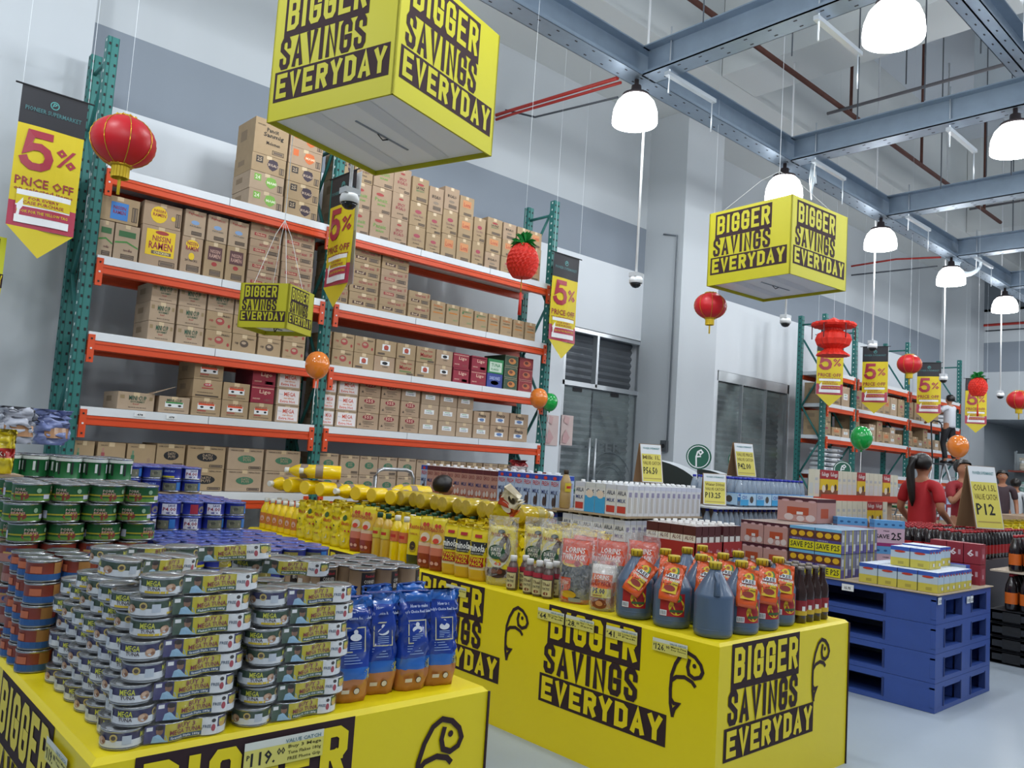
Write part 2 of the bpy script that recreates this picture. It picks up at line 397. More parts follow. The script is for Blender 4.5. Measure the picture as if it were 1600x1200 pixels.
# ------------------------------------------------------------ shuttered shop doors
SLAT = M('7b8086', .4, .6); ALU = M('c4c9cd', .35, .7); GLASS = film_mat('door_glass', (.35, .42, .42), .28, .06, .0, 1)
def shutter(x0, x1, z1, y, name, lab):
    b = MB(); z = 0; v = []; f = []; k = 0
    while z < z1:
        for zz, yy in ((z, y), (z + .05, y - .03), (z + .085, y - .012), (z + .09, y)): v += [(x0, yy, zz), (x1, yy, zz)]
        z += .095
    n = len(v) // 2
    f = [(2 * i, 2 * i + 1, 2 * i + 3, 2 * i + 2) for i in range(n - 1)]
    b.add(v, f, SLAT)
    return tag(b.build(name), kind='structure')
shutter(7.45, 9.15, 3.1, 7.52, 'door_1', ''); shutter(11.0, 13.3, 2.95, 7.52, 'door_2', '')
b = MB()
for x0, x1, z0, z1 in ((7.5, 9.1, 2.28, 2.34), (7.5, 9.1, 3.0, 3.06), (8.13, 8.17, 2.3, 3.0), (9.06, 9.12, 0, 3.06), (7.5, 7.54, 0, 3.06)):
    b.box(((x0 + x1) / 2, 7.34, (z0 + z1) / 2), (x1 - x0, .08, z1 - z0), ALU)
struct('door_frame_trim', b)
for i, (x0, x1, hx) in enumerate(((7.56, 8.13, 8.08), (8.16, 9.04, 8.2))):
    e = empty('glass_door', ((x0 + x1) / 2, 7.36, 0)); tag(e, ['frameless glass door leaf with taped pink notices and a tall steel handle', 'frameless glass door leaf with circular frosting and a tall steel handle'][i], 'door')
    b = MB(); w2 = (x1 - x0) / 2; b.box((0, 0, 1.14), (2 * w2, .012, 2.26), GLASS); b.build('pane', e)
    b = MB(); hx_ = hx - (x0 + x1) / 2; b.tube([(hx_, -.06, .75), (hx_, -.06, 1.62)], .018, ALU, 8)
    for z in (.85, 1.5): b.tube([(hx_, -.06, z), (hx_, 0, z)], .01, ALU, 6)
    b.build('handle', e)
    b = MB(); b.box((0, 0, 2.24), (.16, .03, .05), INK); b.build('hinge_patch', e)
b = MB()
for rr_ in (.30, .36, .5): 
    pts = [(8.55 + rr_ * math.cos(2 * PI * i / 32), 7.345, .95 + rr_ * math.sin(2 * PI * i / 32)) for i in range(33)]
    b.tube(pts, .006, M('6d767a', .6), 4)
b.text(plane_map((8.3, 7.35, 1.45), (1, 0, 0), (0, 0, 1)), 'PER', 0, 0, .5, .13, M('5e6669', .6))
o = b.build('door_decal', bpy.data.objects['glass_door.001']); o.location = (-8.6, -7.36, 0); o['label'] = 'large faded circular logo frosted on the glass'
for i, (xa, xb) in enumerate(((850, 874), (876, 897))):
    q = ony(xa, 695, 7.28); q2 = ony(xb, 650, 7.28); b = MB()
    mp = plane_map((q.x, 7.28, q.z), (1, 0, 0), (0, 0, 1)); b.box(((q.x + q2.x) / 2, 7.29, (q.z + q2.z) / 2), (q2.x - q.x, .004, q2.z - q.z), M('cdb8b4', .7, noise=.15, nscale=5))
    b.poly(mp, [(.02, .03), (.1, .02), (.16, .1), (.08, .2), (.03, .12)], M('c09a9a', .7)); b.poly(mp, [(.03, .3), (.12, .26), (.14, .36), (.05, .38)], M('c5a2a0', .7))
    tag(b.build('poster'), ['left of two pale pink notices taped on the glass door', 'right of two pale pink notices taped on the glass door'][i], 'poster')
b = MB()
for x0, x1, z0, z1 in ((11.0, 13.25, 2.72, 2.88), (11.0, 11.04, 0, 2.9), (11.75, 11.77, 0, 2.72), (12.5, 12.52, 0, 2.72), (13.2, 13.25, 0, 2.88)):
    b.box(((x0 + x1) / 2, 7.34, (z0 + z1) / 2), (x1 - x0, .06, z1 - z0), ALU)
struct('window_frame_trim', b)
b = MB(); b.box((12.12, 7.36, 1.36), (2.2, .01, 2.7), GLASS); struct('window_1', b)

# ------------------------------------------------------------ pallet racks
RY = 6.3; RB = 6.75
DECK = [1.465, 2.0, 2.555, 3.215]
def upright(x, h, lab, zb=0):
    e = empty('rack_upright', (x, RY, 0)); tag(e, lab, 'rack')
    for y in (0, .42):
        b = MB(); w_ = .076
        b.box((0, y + .002, h / 2), (w_, .004, h), TEAL); b.box((-w_ / 2, y + .035, h / 2), (.004, .07, h), TEAL); b.box((w_ / 2, y + .035, h / 2), (.004, .07, h), TEAL)
        b.box((-.012, y - .001, h / 2), (.004, .004, h), M('176058', .5))
        z = .06
        while z < h - .03:
            for xx in (-.023, .023): b.box((xx, y - .001, z), (.014, .003, .02), INK)
            for xx in (-w_ / 2 - .002,): b.box((xx, y + .035, z + .03), (.003, .016, .02), M('d8e0dc', .5) if y == 0 else INK)
            z += .078
        b.build('post', e)
    b = MB(); z = .25; s_ = 0
    while z < h - .5:
        b.tube([(0, .06 if s_ else .4, z), (0, .4 if s_ else .06, z + .55)], .016, TEAL, 6); z += .55; s_ = 1 - s_
    b.tube([(0, .04, h - .15), (0, .42, h - .15)], .016, TEAL, 6); b.tube([(0, .04, .2), (0, .42, .2)], .016, TEAL, 6)
    b.build('bracing', e)
    return e
def shelf(x0, x1, z, n, lab, prices=()):
    """z is the top of the white deck"""
    e = empty('rack_shelf', (x0, RY, z)); tag(e, lab, 'shelf'); L = x1 - x0
    for y in (0, .42):
        b = MB(); b.box((L / 2, y + .014, -.096), (L - .095, .045, .068), ORG); b.box((L / 2, y - .012, -.119), (L - .095, .01, .016), ORG); b.box((L / 2, y - .01, -.074), (L - .095, .008, .018), ORG)
        b.build('beam', e)
    for xx in (.069, L - .069):
        b = MB(); b.box((xx, -.012, -.12), (.045, .02, .2), ORG)
        for zz in (-.19, -.12, -.05): b.box((xx, -.024, zz), (.012, .004, .012), WHITE if zz == -.12 else INK)
        b.build('beam_bracket', e)
    b = MB(); b.box((L / 2, .23, -.05), (L - .1, .3, .02), M('e08050', .6)) if 0 else None
    for i in range(n):
        a = .045 + (L - .09) * i / n; c = .045 + (L - .09) * (i + 1) / n
        b = MB(); b.box(((a + c) / 2, .22, -.03), (c - a - .006, .47, .06), M('dfe3e8', .4)); b.build('deck_panel', e)
    for i, px in enumerate(prices):
        b = MB(); b.box((px, -.018, -.03), (.08, .004, .03), WHITE); b.text(plane_map((px - .02, -.02, -.037), (1, 0, 0), (0, 0, 1)), '478', 0, 0, .04, .014, INK); b.build('price_label', e)
    return e
P1x, P2x, P3x = 1.57, 3.50, 6.22
upright(P1x, 4.17, 'green perforated rack frame at the left end beside the red lantern')
upright(P2x, 4.1, 'green perforated rack frame standing between the two wide carton bays')
upright(P3x, 4.17, 'green perforated rack frame at the right end beside the shuttered doors')
lv = ['lowest orange and white shelf', 'second orange and white shelf from below', 'third orange and white shelf from below', 'top orange and white shelf']
for k, z in enumerate(DECK):
    shelf(P1x, P2x, z, 2, lv[k] + ' of the narrower rack bay by the lantern', (.45, .68) if k == 0 else ())
    shelf(P2x, P3x, z, 3, lv[k] + ' of the wider rack bay by the shutters')
shelf(P1x, P2x, .88, 2, 'low shelf hidden behind the goods in the narrow rack bay'); shelf(P2x, P3x, .88, 3, 'low shelf hidden behind the goods in the wide rack bay')

# cartons -----------------------------------------------------
def fr(mb, w_, h_, style):
    """print on the front of a carton w_ by h_, lower left (0,0)"""
    mp = plane_map((-w_ / 2, -.21, 0), (1, 0, 0), (0, 0, 1)); K = M('4b3f36', .7); Rd = M('a33a38', .6); G = M('2f5a46', .7)
    T = lambda s, a0, b0, a1, b1, m, e=.0006: mb.text(mp, s, a0 * w_, b0 * h_, a1 * w_, b1 * h_, m, e)
    Q = lambda a0, b0, a1, b1, m, e=0: mb.rect(mp, a0 * w_, b0 * h_, a1 * w_, b1 * h_, m, e)
    D = lambda a, b_, ra, rb, m, e=0: mb.disc(mp, a * w_, b_ * h_, ra * w_, rb * h_, m, e, 14)
    def frame(a0, b0, a1, b1, m, t=.008):
        Q(a0, b0, a1, b0 + t / h_, m); Q(a0, b1 - t / h_, a1, b1, m); Q(a0, b0, a0 + t / w_, b1, m); Q(a1 - t / w_, b0, a1, b1, m)
    def code(a0, b0, a1, b1):
        frame(a0, b0, a1, b1, K, .005); Q(a0 + .04, b0 + .03, a1 - .04, b1 - .03, M('6a5c50', .7))
    if style == 'gun': T('MINI CUP', .3, .55, .78, .82, G); T('GOURMET', .34, .42, .74, .52, G); T('beef', .42, .3, .58, .38, Rd); Q(.06, .62, .18, .82, M('94805f', .7)); Q(.86, .6, .95, .8, M('94805f', .7)); T('MADE IN BULK', .3, .12, .8, .17, K)
    elif style == 'cup': D(.52, .5, .17, .2, M('a54846', .7)); D(.5, .54, .1, .08, CARD2, .001); T('cup', .1, .4, .26, .55, Rd); T('FRESH', .6, .75, .9, .85, K); Q(.15, .12, .4, .2, M('94805f', .7)); D(.88, .3, .05, .1, Rd)
    elif style == 'cupk': D(.5, .5, .18, .2, M('54463c', .7)); D(.48, .54, .1, .08, CARD2, .001); T('cup', .1, .4, .26, .55, K); T('FRESH', .62, .75, .9, .83, K)
    elif style == 'label': Q(.2, .35, .8, .68, WHITE, .0003); T('HOT CUP', .25, .66, .75, .8, Rd); Q(.22, .58, .78, .68, M('d8502a', .6), .0006); D(.35, .48, .06, .06, INK, .001); D(.68, .48, .06, .06, INK, .001); Q(.2, .24, .5, .3, Rd); T('BULK CUPS OF NOODLES', .2, .12, .85, .18, K)
    elif style == 'labelg': Q(.2, .35, .8, .68, WHITE, .0003); T('MINI CUP', .25, .7, .75, .85, G); Q(.22, .58, .78, .68, M('3b8a4a', .6), .0006); D(.35, .46, .06, .06, INK, .001); D(.68, .46, .06, .06, INK, .001); T('BULK CUPS OF NOODLES', .2, .14, .85, .2, K)
    elif style == 'cupr': D(.5, .72, .15, .1, M('b03a44', .6)); T('CUP', .4, .68, .6, .77, WHITE, .001); Q(.3, .5, .7, .56, Rd); T('NOODLES BULK PACK', .15, .25, .7, .31, K); code(.1, .06, .9, .14)
    elif style == 'ligo': Q(.0, .0, 1, 1, M('8e1f35', .6)); T('Ligo', .35, .5, .85, .78, M('d9b9a4', .6)); code(.55, .1, .92, .28); T('SARDINES', .08, .2, .4, .28, M('d9b9a4', .6)); frame(.03, .85, .97, .9, M('d9b9a4', .6), .003)
    elif style == 'mega': Q(.07, .1, .95, .92, M('e6dfe0', .6), .0003); T('MEGA', .3, .55, .8, .8, M('c4452c', .6)); T('sardines', .3, .38, .75, .5, M('d07a3a', .6)); D(.86, .68, .07, .1, M('dd9648', .6)); T('Extra Hot', .15, .16, .8, .32, M('d04a22', .6)); T('Fishing', .1, .6, .24, .68, M('98a4b8', .6))
    elif style == '555': D(.5, .74, .26, .16, M('8c2434', .6)); T('555', .32, .65, .68, .84, M('d7b7a0', .6), .001); Q(.25, .46, .8, .49, K); Q(.25, .38, .7, .41, K); Q(.3, .3, .8, .33, K); mb.poly(mp, [(.08 * w_, .22 * h_), (.2 * w_, .22 * h_), (.14 * w_, .38 * h_)], K); T('24 CANS', .3, .14, .6, .2, K)
    elif style == 'white': Q(.2, .35, .75, .65, WHITE, .0003); T('CORNED', .26, .4, .68, .5, M('5b6b7b', .6)); Q(.3, .56, .6, .6, M('4d9a5a', .6), .001)
    elif style == 'fresca': T('Fresca', .3, .6, .75, .85, INK); Q(.25, .22, .72, .52, WHITE, .0003); D(.5, .4, .16, .1, M('5b7bb0', .6), .0006); T('TUNA', .4, .24, .62, .32, INK)
    elif style == 'master': T('Young Town', .2, .68, .85, .84, Rd); T('Master', .2, .36, .85, .62, M('a32a2a', .6)); Q(.2, .2, .85, .28, M('5f7d48', .6)); code(.6, .05, .95, .16)
    elif style == 'shrimp': Q(.3, .35, .7, .75, WHITE, .0003); D(.5, .55, .12, .16, M('b04a3a', .6), .0006); T('SHRIMP', .38, .38, .62, .46, INK); code(.1, .08, .45, .2)
    elif style == 'argus': Q(.3, .45, .75, .72, WHITE, .0003); D(.52, .58, .14, .1, INK, .0006); T('CAN', .4, .3, .66, .4, INK)
    elif style == 'bluepk': Q(0, 0, 1, 1, M('2c3f8c', .5)); T('SARDINES', .15, .55, .85, .8, M('a9b6dc', .5)); D(.5, .35, .26, .15, M('8c9bc8', .5))
    elif style == 'grnpk': Q(0, 0, 1, 1, M('23804a', .5)); Q(.1, .1, .9, .8, M('c8d8c8', .5), .0003); T('TUNA', .2, .45, .8, .7, M('23804a', .5), .001); T('FLAKES', .2, .2, .7, .35, M('23804a', .5), .001)
    elif style == 'dg': Q(0, 0, 1, 1, M('2f4a36', .5)); D(.55, .5, .28, .26, M('c07a38', .5), .0003); D(.5, .55, .14, .14, M('6d3c22', .5), .0006); frame(.04, .04, .96, .96, M('c8b090', .5), .004)
    elif style == 'dr': Q(0, 0, 1, 1, M('86232c', .5)); D(.55, .5, .28, .26, M('b9603c', .5), .0003); D(.5, .55, .14, .14, M('5a2a1c', .5), .0006); frame(.04, .04, .96, .96, M('c8a090', .5), .004)
    elif style == 'ramenY': Q(.12, .28, .88, .92, M('e5c21e', .6)); D(.52, .86, .18, .05, Rd, .0006); T('NISSIN', .28, .64, .76, .78, M('9c3440', .6), .001); T('RAMEN', .2, .44, .82, .62, M('9c3440', .6), .001); Q(.28, .32, .8, .4, M('6d5b50', .6), .001); T('CHICKEN', .34, .33, .74, .39, M('e6d8a0', .6), .0015); code(.5, .05, .92, .18)
    elif style == 'ramenS': D(.5, .8, .32, .13, M('e5c21e', .6)); T('NISSIN', .25, .78, .75, .88, M('9c3440', .6), .001); T('RAMEN', .2, .64, .8, .76, M('9c3440', .6), .001); D(.5, .48, .14, .1, M('e5c21e', .6)); T('24 PACKS', .2, .34, .8, .4, K); code(.3, .08, .9, .24)
    elif style == 'ramenB': Q(.15, .5, .85, .88, M('5b3a3c', .6)); T('NISSIN', .25, .7, .75, .8, M('c09a8c', .6), .001); T('RAMEN', .22, .57, .78, .68, M('c09a8c', .6), .001); D(.5, .4, .14, .06, Rd); code(.3, .08, .85, .24)
    elif style == 'ramenBl': Q(.28, .1, .72, .78, M('3f7fc8', .6)); T('NISSIN', .34, .5, .66, .64, M('8c3050', .6), .001); T('RAMEN', .34, .32, .66, .46, M('8c3050', .6), .001); code(.82, .12, .96, .7)
    elif style == 'ramenYw': D(.4, .5, .22, .36, M('e5c21e', .6)); T('NISSIN', .26, .6, .56, .72, M('9c3440', .6), .001); T('RAMEN', .24, .42, .58, .56, M('9c3440', .6), .001); D(.78, .45, .06, .1, M('e5c21e', .6)); code(.85, .12, .97, .7)
    elif style == 'greenb': Q(.15, .66, .85, .82, M('3b6a40', .6)); mb.poly(mp, [(.02 * w_, .5 * h_), (.5 * w_, .55 * h_), (.98 * w_, .42 * h_), (.98 * w_, .38 * h_), (.5 * w_, .5 * h_), (.02 * w_, .45 * h_)], M('4f8a46', .6)); T('noodles', .4, .26, .75, .34, M('6d4a48', .6)); code(.3, .06, .85, .18)
    elif style == 'payless': T('Payless', .15, .8, .6, .92, Rd); T('XTRA BIG', .5, .8, .85, .88, M('a05a50', .6)); D(.5, .55, .2, .08, M('7f9fc8', .6)); T('PAYLESS', .25, .38, .8, .44, M('6b6760', .6)); code(.35, .08, .85, .22)
    elif style == 'flatC': T('INSTANT MAMI', .3, .62, .78, .8, M('a05050', .6)); Q(.12, .22, .5, .42, M('9c3a3c', .6)); T('Chicken', .16, .26, .46, .4, M('d8c0a0', .6), .001); code(.58, .18, .92, .42); Q(0, .5, 1, .515, M('7d6a55', .8)); T('pcs', .88, .6, .94, .9, Rd)
    elif style == 'flatB': T('INSTANT MAMI', .3, .62, .78, .8, M('a05050', .6)); Q(.12, .22, .5, .42, M('4a2c28', .6)); T('Beef', .18, .25, .44, .4, M('d8c0a0', .6), .001); code(.58, .18, .92, .42); Q(0, .5, 1, .515, M('7d6a55', .8)); T('pcs', .88, .6, .94, .9, Rd)
    elif style == 'singles': T('Sinigang', .15, .72, .8, .84, M('c06a30', .6)); T('WITH FREE', .2, .6, .8, .66, K); Q(.15, .45, .85, .5, M('c0782e', .6)); T('mix', .6, .2, .9, .32, M('8a7a68', .6))
    elif style == 'quick': T('Quickchow', .15, .74, .85, .86, M('3f7a4a', .6)); D(.2, .72, .07, .04, M('3f7a4a', .6), .0005); Q(.2, .56, .85, .62, M('c0782e', .6)); T('pancit', .55, .2, .9, .34, M('7d9a6a', .6))
    elif style == 'choice': T('SPICY', .3, .5, .75, .62, M('9a2a40', .6)); T('BULALO', .22, .36, .8, .48, M('9a2a40', .6)); D(.5, .78, .14, .04, Rd); T('20 PACKS', .3, .18, .7, .24, K); code(.65, .05, .95, .14)
    elif style == 'lapaz': T('LA PAZ', .25, .52, .75, .64, INK); T('BATCHOY', .25, .42, .75, .49, M('3f7a4a', .6)); D(.5, .72, .2, .05, M('a03038', .6)); code(.3, .06, .9, .2)
    elif style == 'pansit': T('Pansit', .15, .45, .8, .6, M('6f9a48', .6)); D(.4, .72, .2, .06, Rd); T('MAMI', .3, .3, .7, .38, M('6f9a48', .6)); code(.55, .05, .95, .16)
    elif style == 'bul': T('BULALO', .2, .55, .8, .68, INK); D(.5, .38, .2, .06, M('8a7a68', .6)); code(.3, .1, .85, .25)
    elif style == 'chow': D(.5, .6, .2, .08, M('a04050', .6)); T('Chow Mein', .2, .38, .8, .48, M('8a6a60', .6)); T('PORK', .3, .24, .7, .3, K); code(.55, .05, .95, .15)
    elif style == 'lomi': Q(.2, .45, .8, .8, M('c98a5c', .7)); T('Lomi', .28, .5, .74, .7, M('b04a38', .6), .001); code(.3, .08, .85, .2)
    elif style == 'quad': mb.poly(mp, [(w_ * x, h_ * y) for x, y in ((.45, .5), (.5, .8), (.62, .85), (.74, .8), (.8, .5), (.7, .3), (.62, .2), (.52, .3))], M('3c2f3c', .6)); T('BULALO', .48, .45, .8, .6, M('d0b8a0', .6), .001); Q(.12, .5, .32, .88, M('3c3430', .6)); T('25', .15, .58, .29, .8, M('b9a488', .6), .001); code(.82, .12, .96, .5)
    elif style == 'quadG': mb.poly(mp, [(w_ * x, h_ * y) for x, y in ((.45, .5), (.5, .8), (.62, .85), (.74, .8), (.8, .5), (.7, .3), (.62, .2), (.52, .3))], M('7cae4a', .6)); T('MAMI', .5, .45, .78, .6, M('e0e4c8', .6), .001); Q(.12, .5, .32, .88, M('7cae4a', .6)); T('24', .15, .58, .29, .8, M('e0e4c8', .6), .001); code(.82, .12, .96, .5)
    elif style == 'quadO': mb.poly(mp, [(w_ * x, h_ * y) for x, y in ((.45, .5), (.5, .8), (.62, .85), (.74, .8), (.8, .5), (.7, .3), (.62, .2), (.52, .3))], M('cf6a35', .6)); T('MAMI', .5, .45, .78, .6, M('e8ccaa', .6), .001); Q(.12, .5, .28, .88, M('cf6a35', .6)); code(.82, .12, .96, .5)
    elif style == 'sann': T('Pancit', .35, .66, .7, .78, INK); T('Sanmig', .26, .48, .86, .64, INK); T('Molomen', .36, .3, .76, .4, INK); code(.55, .06, .9, .18); T('PAYLESS', .08, .8, .3, .84, K)
    elif style == 'datuK': D(.52, .5, .27, .2, INK); T('DATU', .4, .52, .66, .64, CARD2, .001); T('PUTI', .42, .38, .66, .5, CARD2, .001); T('1000ML x 12 PCS', .06, .86, .4, .92, K); T('REFILL PACK', .62, .86, .94, .92, K); code(.6, .05, .95, .17)
    elif style == 'datuG': D(.52, .5, .25, .18, M('3f7458', .6)); T('DATU', .42, .52, .64, .62, CARD2, .001); T('PUTI', .43, .4, .64, .5, CARD2, .001); T('VINEGAR 1L PACK', .06, .86, .44, .92, K); T('REFILL PACK', .62, .86, .94, .92, K); code(.6, .05, .95, .17)
    elif style == 'bottleR': Q(.14, .2, .26, .55, M('9a4a50', .6)); Q(.17, .55, .23, .75, M('a87a70', .6)); D(.78, .3, .06, .1, M('9a806a', .6)); T('24x350', .1, .84, .35, .9, K)
    elif style == 'bottleG': Q(.14, .2, .26, .5, M('3f7458', .6)); Q(.17, .5, .23, .7, M('6a8a70', .6)); D(.78, .3, .06, .1, M('9a806a', .6)); T('24x350', .1, .84, .35, .9, K)
SKIN = {'ligo': M('7c2034', .6), 'bluepk': M('2c3f8c', .5), 'grnpk': M('23804a', .5), 'dg': M('2f4a36', .5), 'dr': M('86232c', .5)}
def carton_fn(w_, h_, style, d=.34):
    def f():
        b = MB(); sk = SKIN.get(style) or [CARD, CARD2, CARDY][hash_(style) % 3]
        b.box((0, d / 2 - .21, h_ / 2), (w_, d, h_), sk)
        if style not in SKIN:
            tp = M('cdb794', .35); b.box((0, -.2104, h_ - .015), (min(.045, w_ * .2), .001, .03), tp); b.box((0, d / 2 - .21, h_ + .0003), (.045, d, .0006), tp)
            b.box((-w_ / 2 - .0004, .0, h_ * .6), (.0008, .12, h_ * .3), M('8e7a62', .8))
        fr(b, w_, h_, style)
        return b.build('carton')
    return f
def hash_(s): return sum(ord(c) * (i + 3) for i, c in enumerate(s))
DESC = {'gun': 'carton with green cup print', 'cup': 'carton with red teacup', 'cupk': 'carton with dark teacup', 'label': 'carton with white-orange sticker',
        'labelg': 'carton with white-green sticker', 'cupr': 'carton with small red print', 'ligo': 'dark red sardine carton', 'mega': 'carton with white-orange panel', '555': 'carton marked 555',
        'white': 'carton with white sticker', 'fresca': 'carton with blue-white sticker', 'master': 'carton with red script', 'shrimp': 'carton with red-white sticker',
        'argus': 'carton with black-white sticker', 'bluepk': 'blue carton', 'grnpk': 'green and white carton', 'dg': 'dark green pictured carton', 'dr': 'dark red pictured carton',
        'ramenY': 'big yellow-panelled ramen carton', 'ramenS': 'slim yellow-badged ramen carton', 'ramenB': 'brown-panelled ramen carton', 'ramenBl': 'blue-panelled ramen carton', 'ramenYw': 'ramen carton with yellow circle',
        'greenb': 'carton with green band', 'payless': 'carton with red-blue print', 'flatC': 'flat chicken noodle carton', 'flatB': 'flat beef noodle carton', 'singles': 'tall orange-striped carton',
        'quick': 'tall green-scripted carton', 'choice': 'carton marked SPICY BULALO', 'lapaz': 'carton marked LA PAZ', 'pansit': 'light green scripted carton', 'bul': 'carton marked BULALO', 'chow': 'carton with faint red oval',
        'lomi': 'carton with orange panel', 'quad': 'wide black-shield carton', 'quadG': 'wide green-shield carton', 'quadO': 'wide orange-shield carton', 'sann': 'large black-lettered carton',
        'datuK': 'black-oval vinegar carton', 'datuG': 'green-oval vinegar carton', 'bottleR': 'carton with red bottle', 'bottleG': 'carton with green bottle'}
SHN = ['lowest shelf', 'second shelf', 'third shelf', 'top shelf', 'under shelf']
def stacks(si, bay, specs, z=None):
    """specs: (px left, px right, [styles bottom to top], box height); bottoms read off the shelf edge"""
    z = DECK[si] if z is None else z; n = 0
    for px0, px1, st, bh in specs:
        # pixel row where this deck edge lies, found by stepping along the shelf plane
        x0 = xat(px0, z); x1 = xat(px1, z)
        for p_ in (P1x, P2x, P3x):
            if x0 < p_ + .052 and (x0 + x1) / 2 > p_: x0 = p_ + .052
            if x1 > p_ - .052 and (x0 + x1) / 2 < p_: x1 = p_ - .052
        w_ = math.floor((x1 - x0 - .004) * 100) / 100; zz = z + .004; n += 1
        for k, s_ in enumerate(st):
            h_ = bh[k] if isinstance(bh, (list, tuple)) else bh
            jx = R_.uniform(-.003, .003); jy = R_.uniform(0, .015)
            put(('carton', w_, h_, s_), carton_fn(w_, h_, s_), ((x0 + x1) / 2 + jx, RY + .26 + jy * .5, zz), 0,
                '%s, %s, %s stack, %s bay, %s' % (DESC[s_], 'alone' if len(st) == 1 else lay(k, len(st)), ORD[n - 1], bay, SHN[si]), 'carton', 'cartons on the %s' % SHN[si])
            zz += h_ + .003
def xat(px, z):
    """X on the rack front plane where image column px meets height z"""
    lo, hi = 0, 1200
    for _ in range(30):
        mid = (lo + hi) / 2
        if ony(px, mid, RY).z > z: lo = mid
        else: hi = mid
    return ony(px, lo, RY).x
h2 = .147
L_, Rt = 'narrow', 'wide'
stacks(0, L_, [(185, 244, ['gun'], .13), (249, 299, ['labelg'], .125), (301, 348, ['label', 'cupr', 'label'], .14), (349, 391, ['label', 'label'], .14), (392, 430, ['label', 'ligo', 'ligo'], .14), (432, 470, ['mega'] * 3, .14)])
stacks(0, Rt, [(492, 526, ['mega'] * 3, .14), (527, 561, ['mega'] * 3, .14), (562, 595, ['555'] * 3, .145), (596, 627, ['555'] * 3, .145), (628, 658, ['555', '555', 'white'], .145), (659, 688, ['white'] * 3, .14), (689, 716, ['white'] * 3, .14),
                (717, 742, ['white'] * 3, .14), (743, 769, ['white', 'fresca'], .135), (770, 799, ['fresca'] * 2, .145), (800, 829, ['fresca'] * 2, .145)])
stacks(1, L_, [(232, 275, ['gun'] * 3, h2), (276, 321, ['gun'] * 3, h2), (322, 364, ['cup', 'cup', 'gun'], h2), (365, 403, ['cupk', 'cupk', 'gun'], h2), (405, 442, ['cupk', 'cup', 'cup'], h2), (444, 480, ['cup', 'cup', 'cupk'], h2)])
stacks(1, Rt, [(499, 520, ['cupk'] * 1 + ['cup'], h2), (522, 555, ['cup'] * 2, h2), (556, 588, ['shrimp', 'cup'], h2), (589, 621, ['argus', 'shrimp'], h2), (622, 652, ['master', 'shrimp'], h2), (653, 683, ['shrimp', 'master'], h2),
                (684, 710, ['argus', 'argus'], h2), (711, 737, ['ligo'] * 2, h2), (739, 764, ['ligo'] * 2, h2), (765, 790, ['bluepk', 'grnpk'], h2), (791, 813, ['dg'] * 3, .12), (814, 836, ['dr'] * 3, .12)])
stacks(2, L_, [(139, 177, ['greenb'], .27), (179, 218, ['greenb'], .27), (219, 281, ['ramenY', 'ramenYw'], [.31, .18]), (283, 318, ['ramenS', 'payless'], [.29, .21]), (320, 352, ['ramenB', 'payless'], [.29, .21]), (354, 386, ['ramenB', 'payless'], [.29, .21]),
                (388, 438, ['flatC'] * 4, .13), (440, 490, ['flatC'] * 4, .13)])
stacks(2, Rt, [(504, 547, ['flatB'] * 4, .135), (549, 594, ['flatB'] * 4, .135), (596, 639, ['flatB', 'flatC', 'flatC', 'flatB'], .135), (641, 675, ['flatB'] * 2, .13), (677, 700, ['singles'], .215), (701, 722, ['quick'], .21), (723, 744, ['quick'], .21), (745, 766, ['quick'], .2),
                (767, 785, ['singles'], .205), (786, 805, ['singles'], .205), (806, 823, ['singles'], .2), (824, 841, ['singles'], .2)])
stacks(3, L_, [(391, 445, ['quadG', 'quadG', 'quad', 'sann'], [.15, .15, .15, .3]), (447, 500, ['quad', 'quad', 'quad', 'quadO', 'quadO'], [.15] * 5)])
stacks(3, Rt, [(519, 549, ['pansit', 'pansit', 'quad', 'quadO'], [.25, .25, .16, .15]), (551, 580, ['pansit', 'pansit', 'chow'], .24), (581, 612, ['pansit'] * 3, .245), (613, 640, ['choice'] * 3, .245), (641, 668, ['chow', 'chow', 'lapaz'], [.23, .23, .24]), (669, 692, ['chow', 'chow', 'bul'], [.2, .21, .25]),
                (693, 716, ['lomi', 'chow', 'bul'], [.24, .24, .23]), (717, 740, ['lomi', 'lomi', 'lomi'], [.24, .22, .21]), (741, 760, ['chow', 'chow'], .25), (762, 786, ['bul', 'lomi', 'lapaz'], .18), (787, 808, ['chow', 'lomi', 'bul'], .18), (809, 829, ['bul', 'chow', 'chow'], .18), (830, 848, ['lomi', 'chow', 'lomi'], .18)])
zb = .88
stacks(4, L_, [(98, 146, ['bottleG'] * 2, .166), (148, 194, ['bottleR'] * 2, .166), (196, 241, ['bottleG'] * 2, .166), (242, 288, ['datuK'] * 2, .172), (290, 352, ['datuK'] * 2, .172), (354, 412, ['datuG'] * 2, .172), (414, 470, ['datuG'] * 2, .172)], zb)
stacks(4, Rt, [(484, 530, ['datuG'] * 2, .172), (532, 562, ['datuG'] * 2, .168), (563, 592, ['datuG'] * 2, .168), (593, 622, ['datuG'] * 2, .168), (623, 652, ['datuG'] * 2, .168), (653, 680, ['datuG'] * 2, .165), (681, 706, ['datuK'] * 2, .165), (707, 730, ['datuG'] * 2, .165), (731, 756, ['datuK'] * 2, .165),
                (757, 780, ['datuG'] * 2, .165), (781, 803, ['datuK'] * 2, .165), (804, 826, ['bottleR'] * 2, .165)], zb)
x0 = xat(157, 2.83); x1 = xat(219, 2.83); put(('carton', 'bl'), carton_fn(x1 - x0, .19, 'ramenBl'), ((x0 + x1) / 2, RY + .265, 2.835), 0, 'blue-panelled ramen carton lying across the green-banded cartons, narrow bay', 'carton')
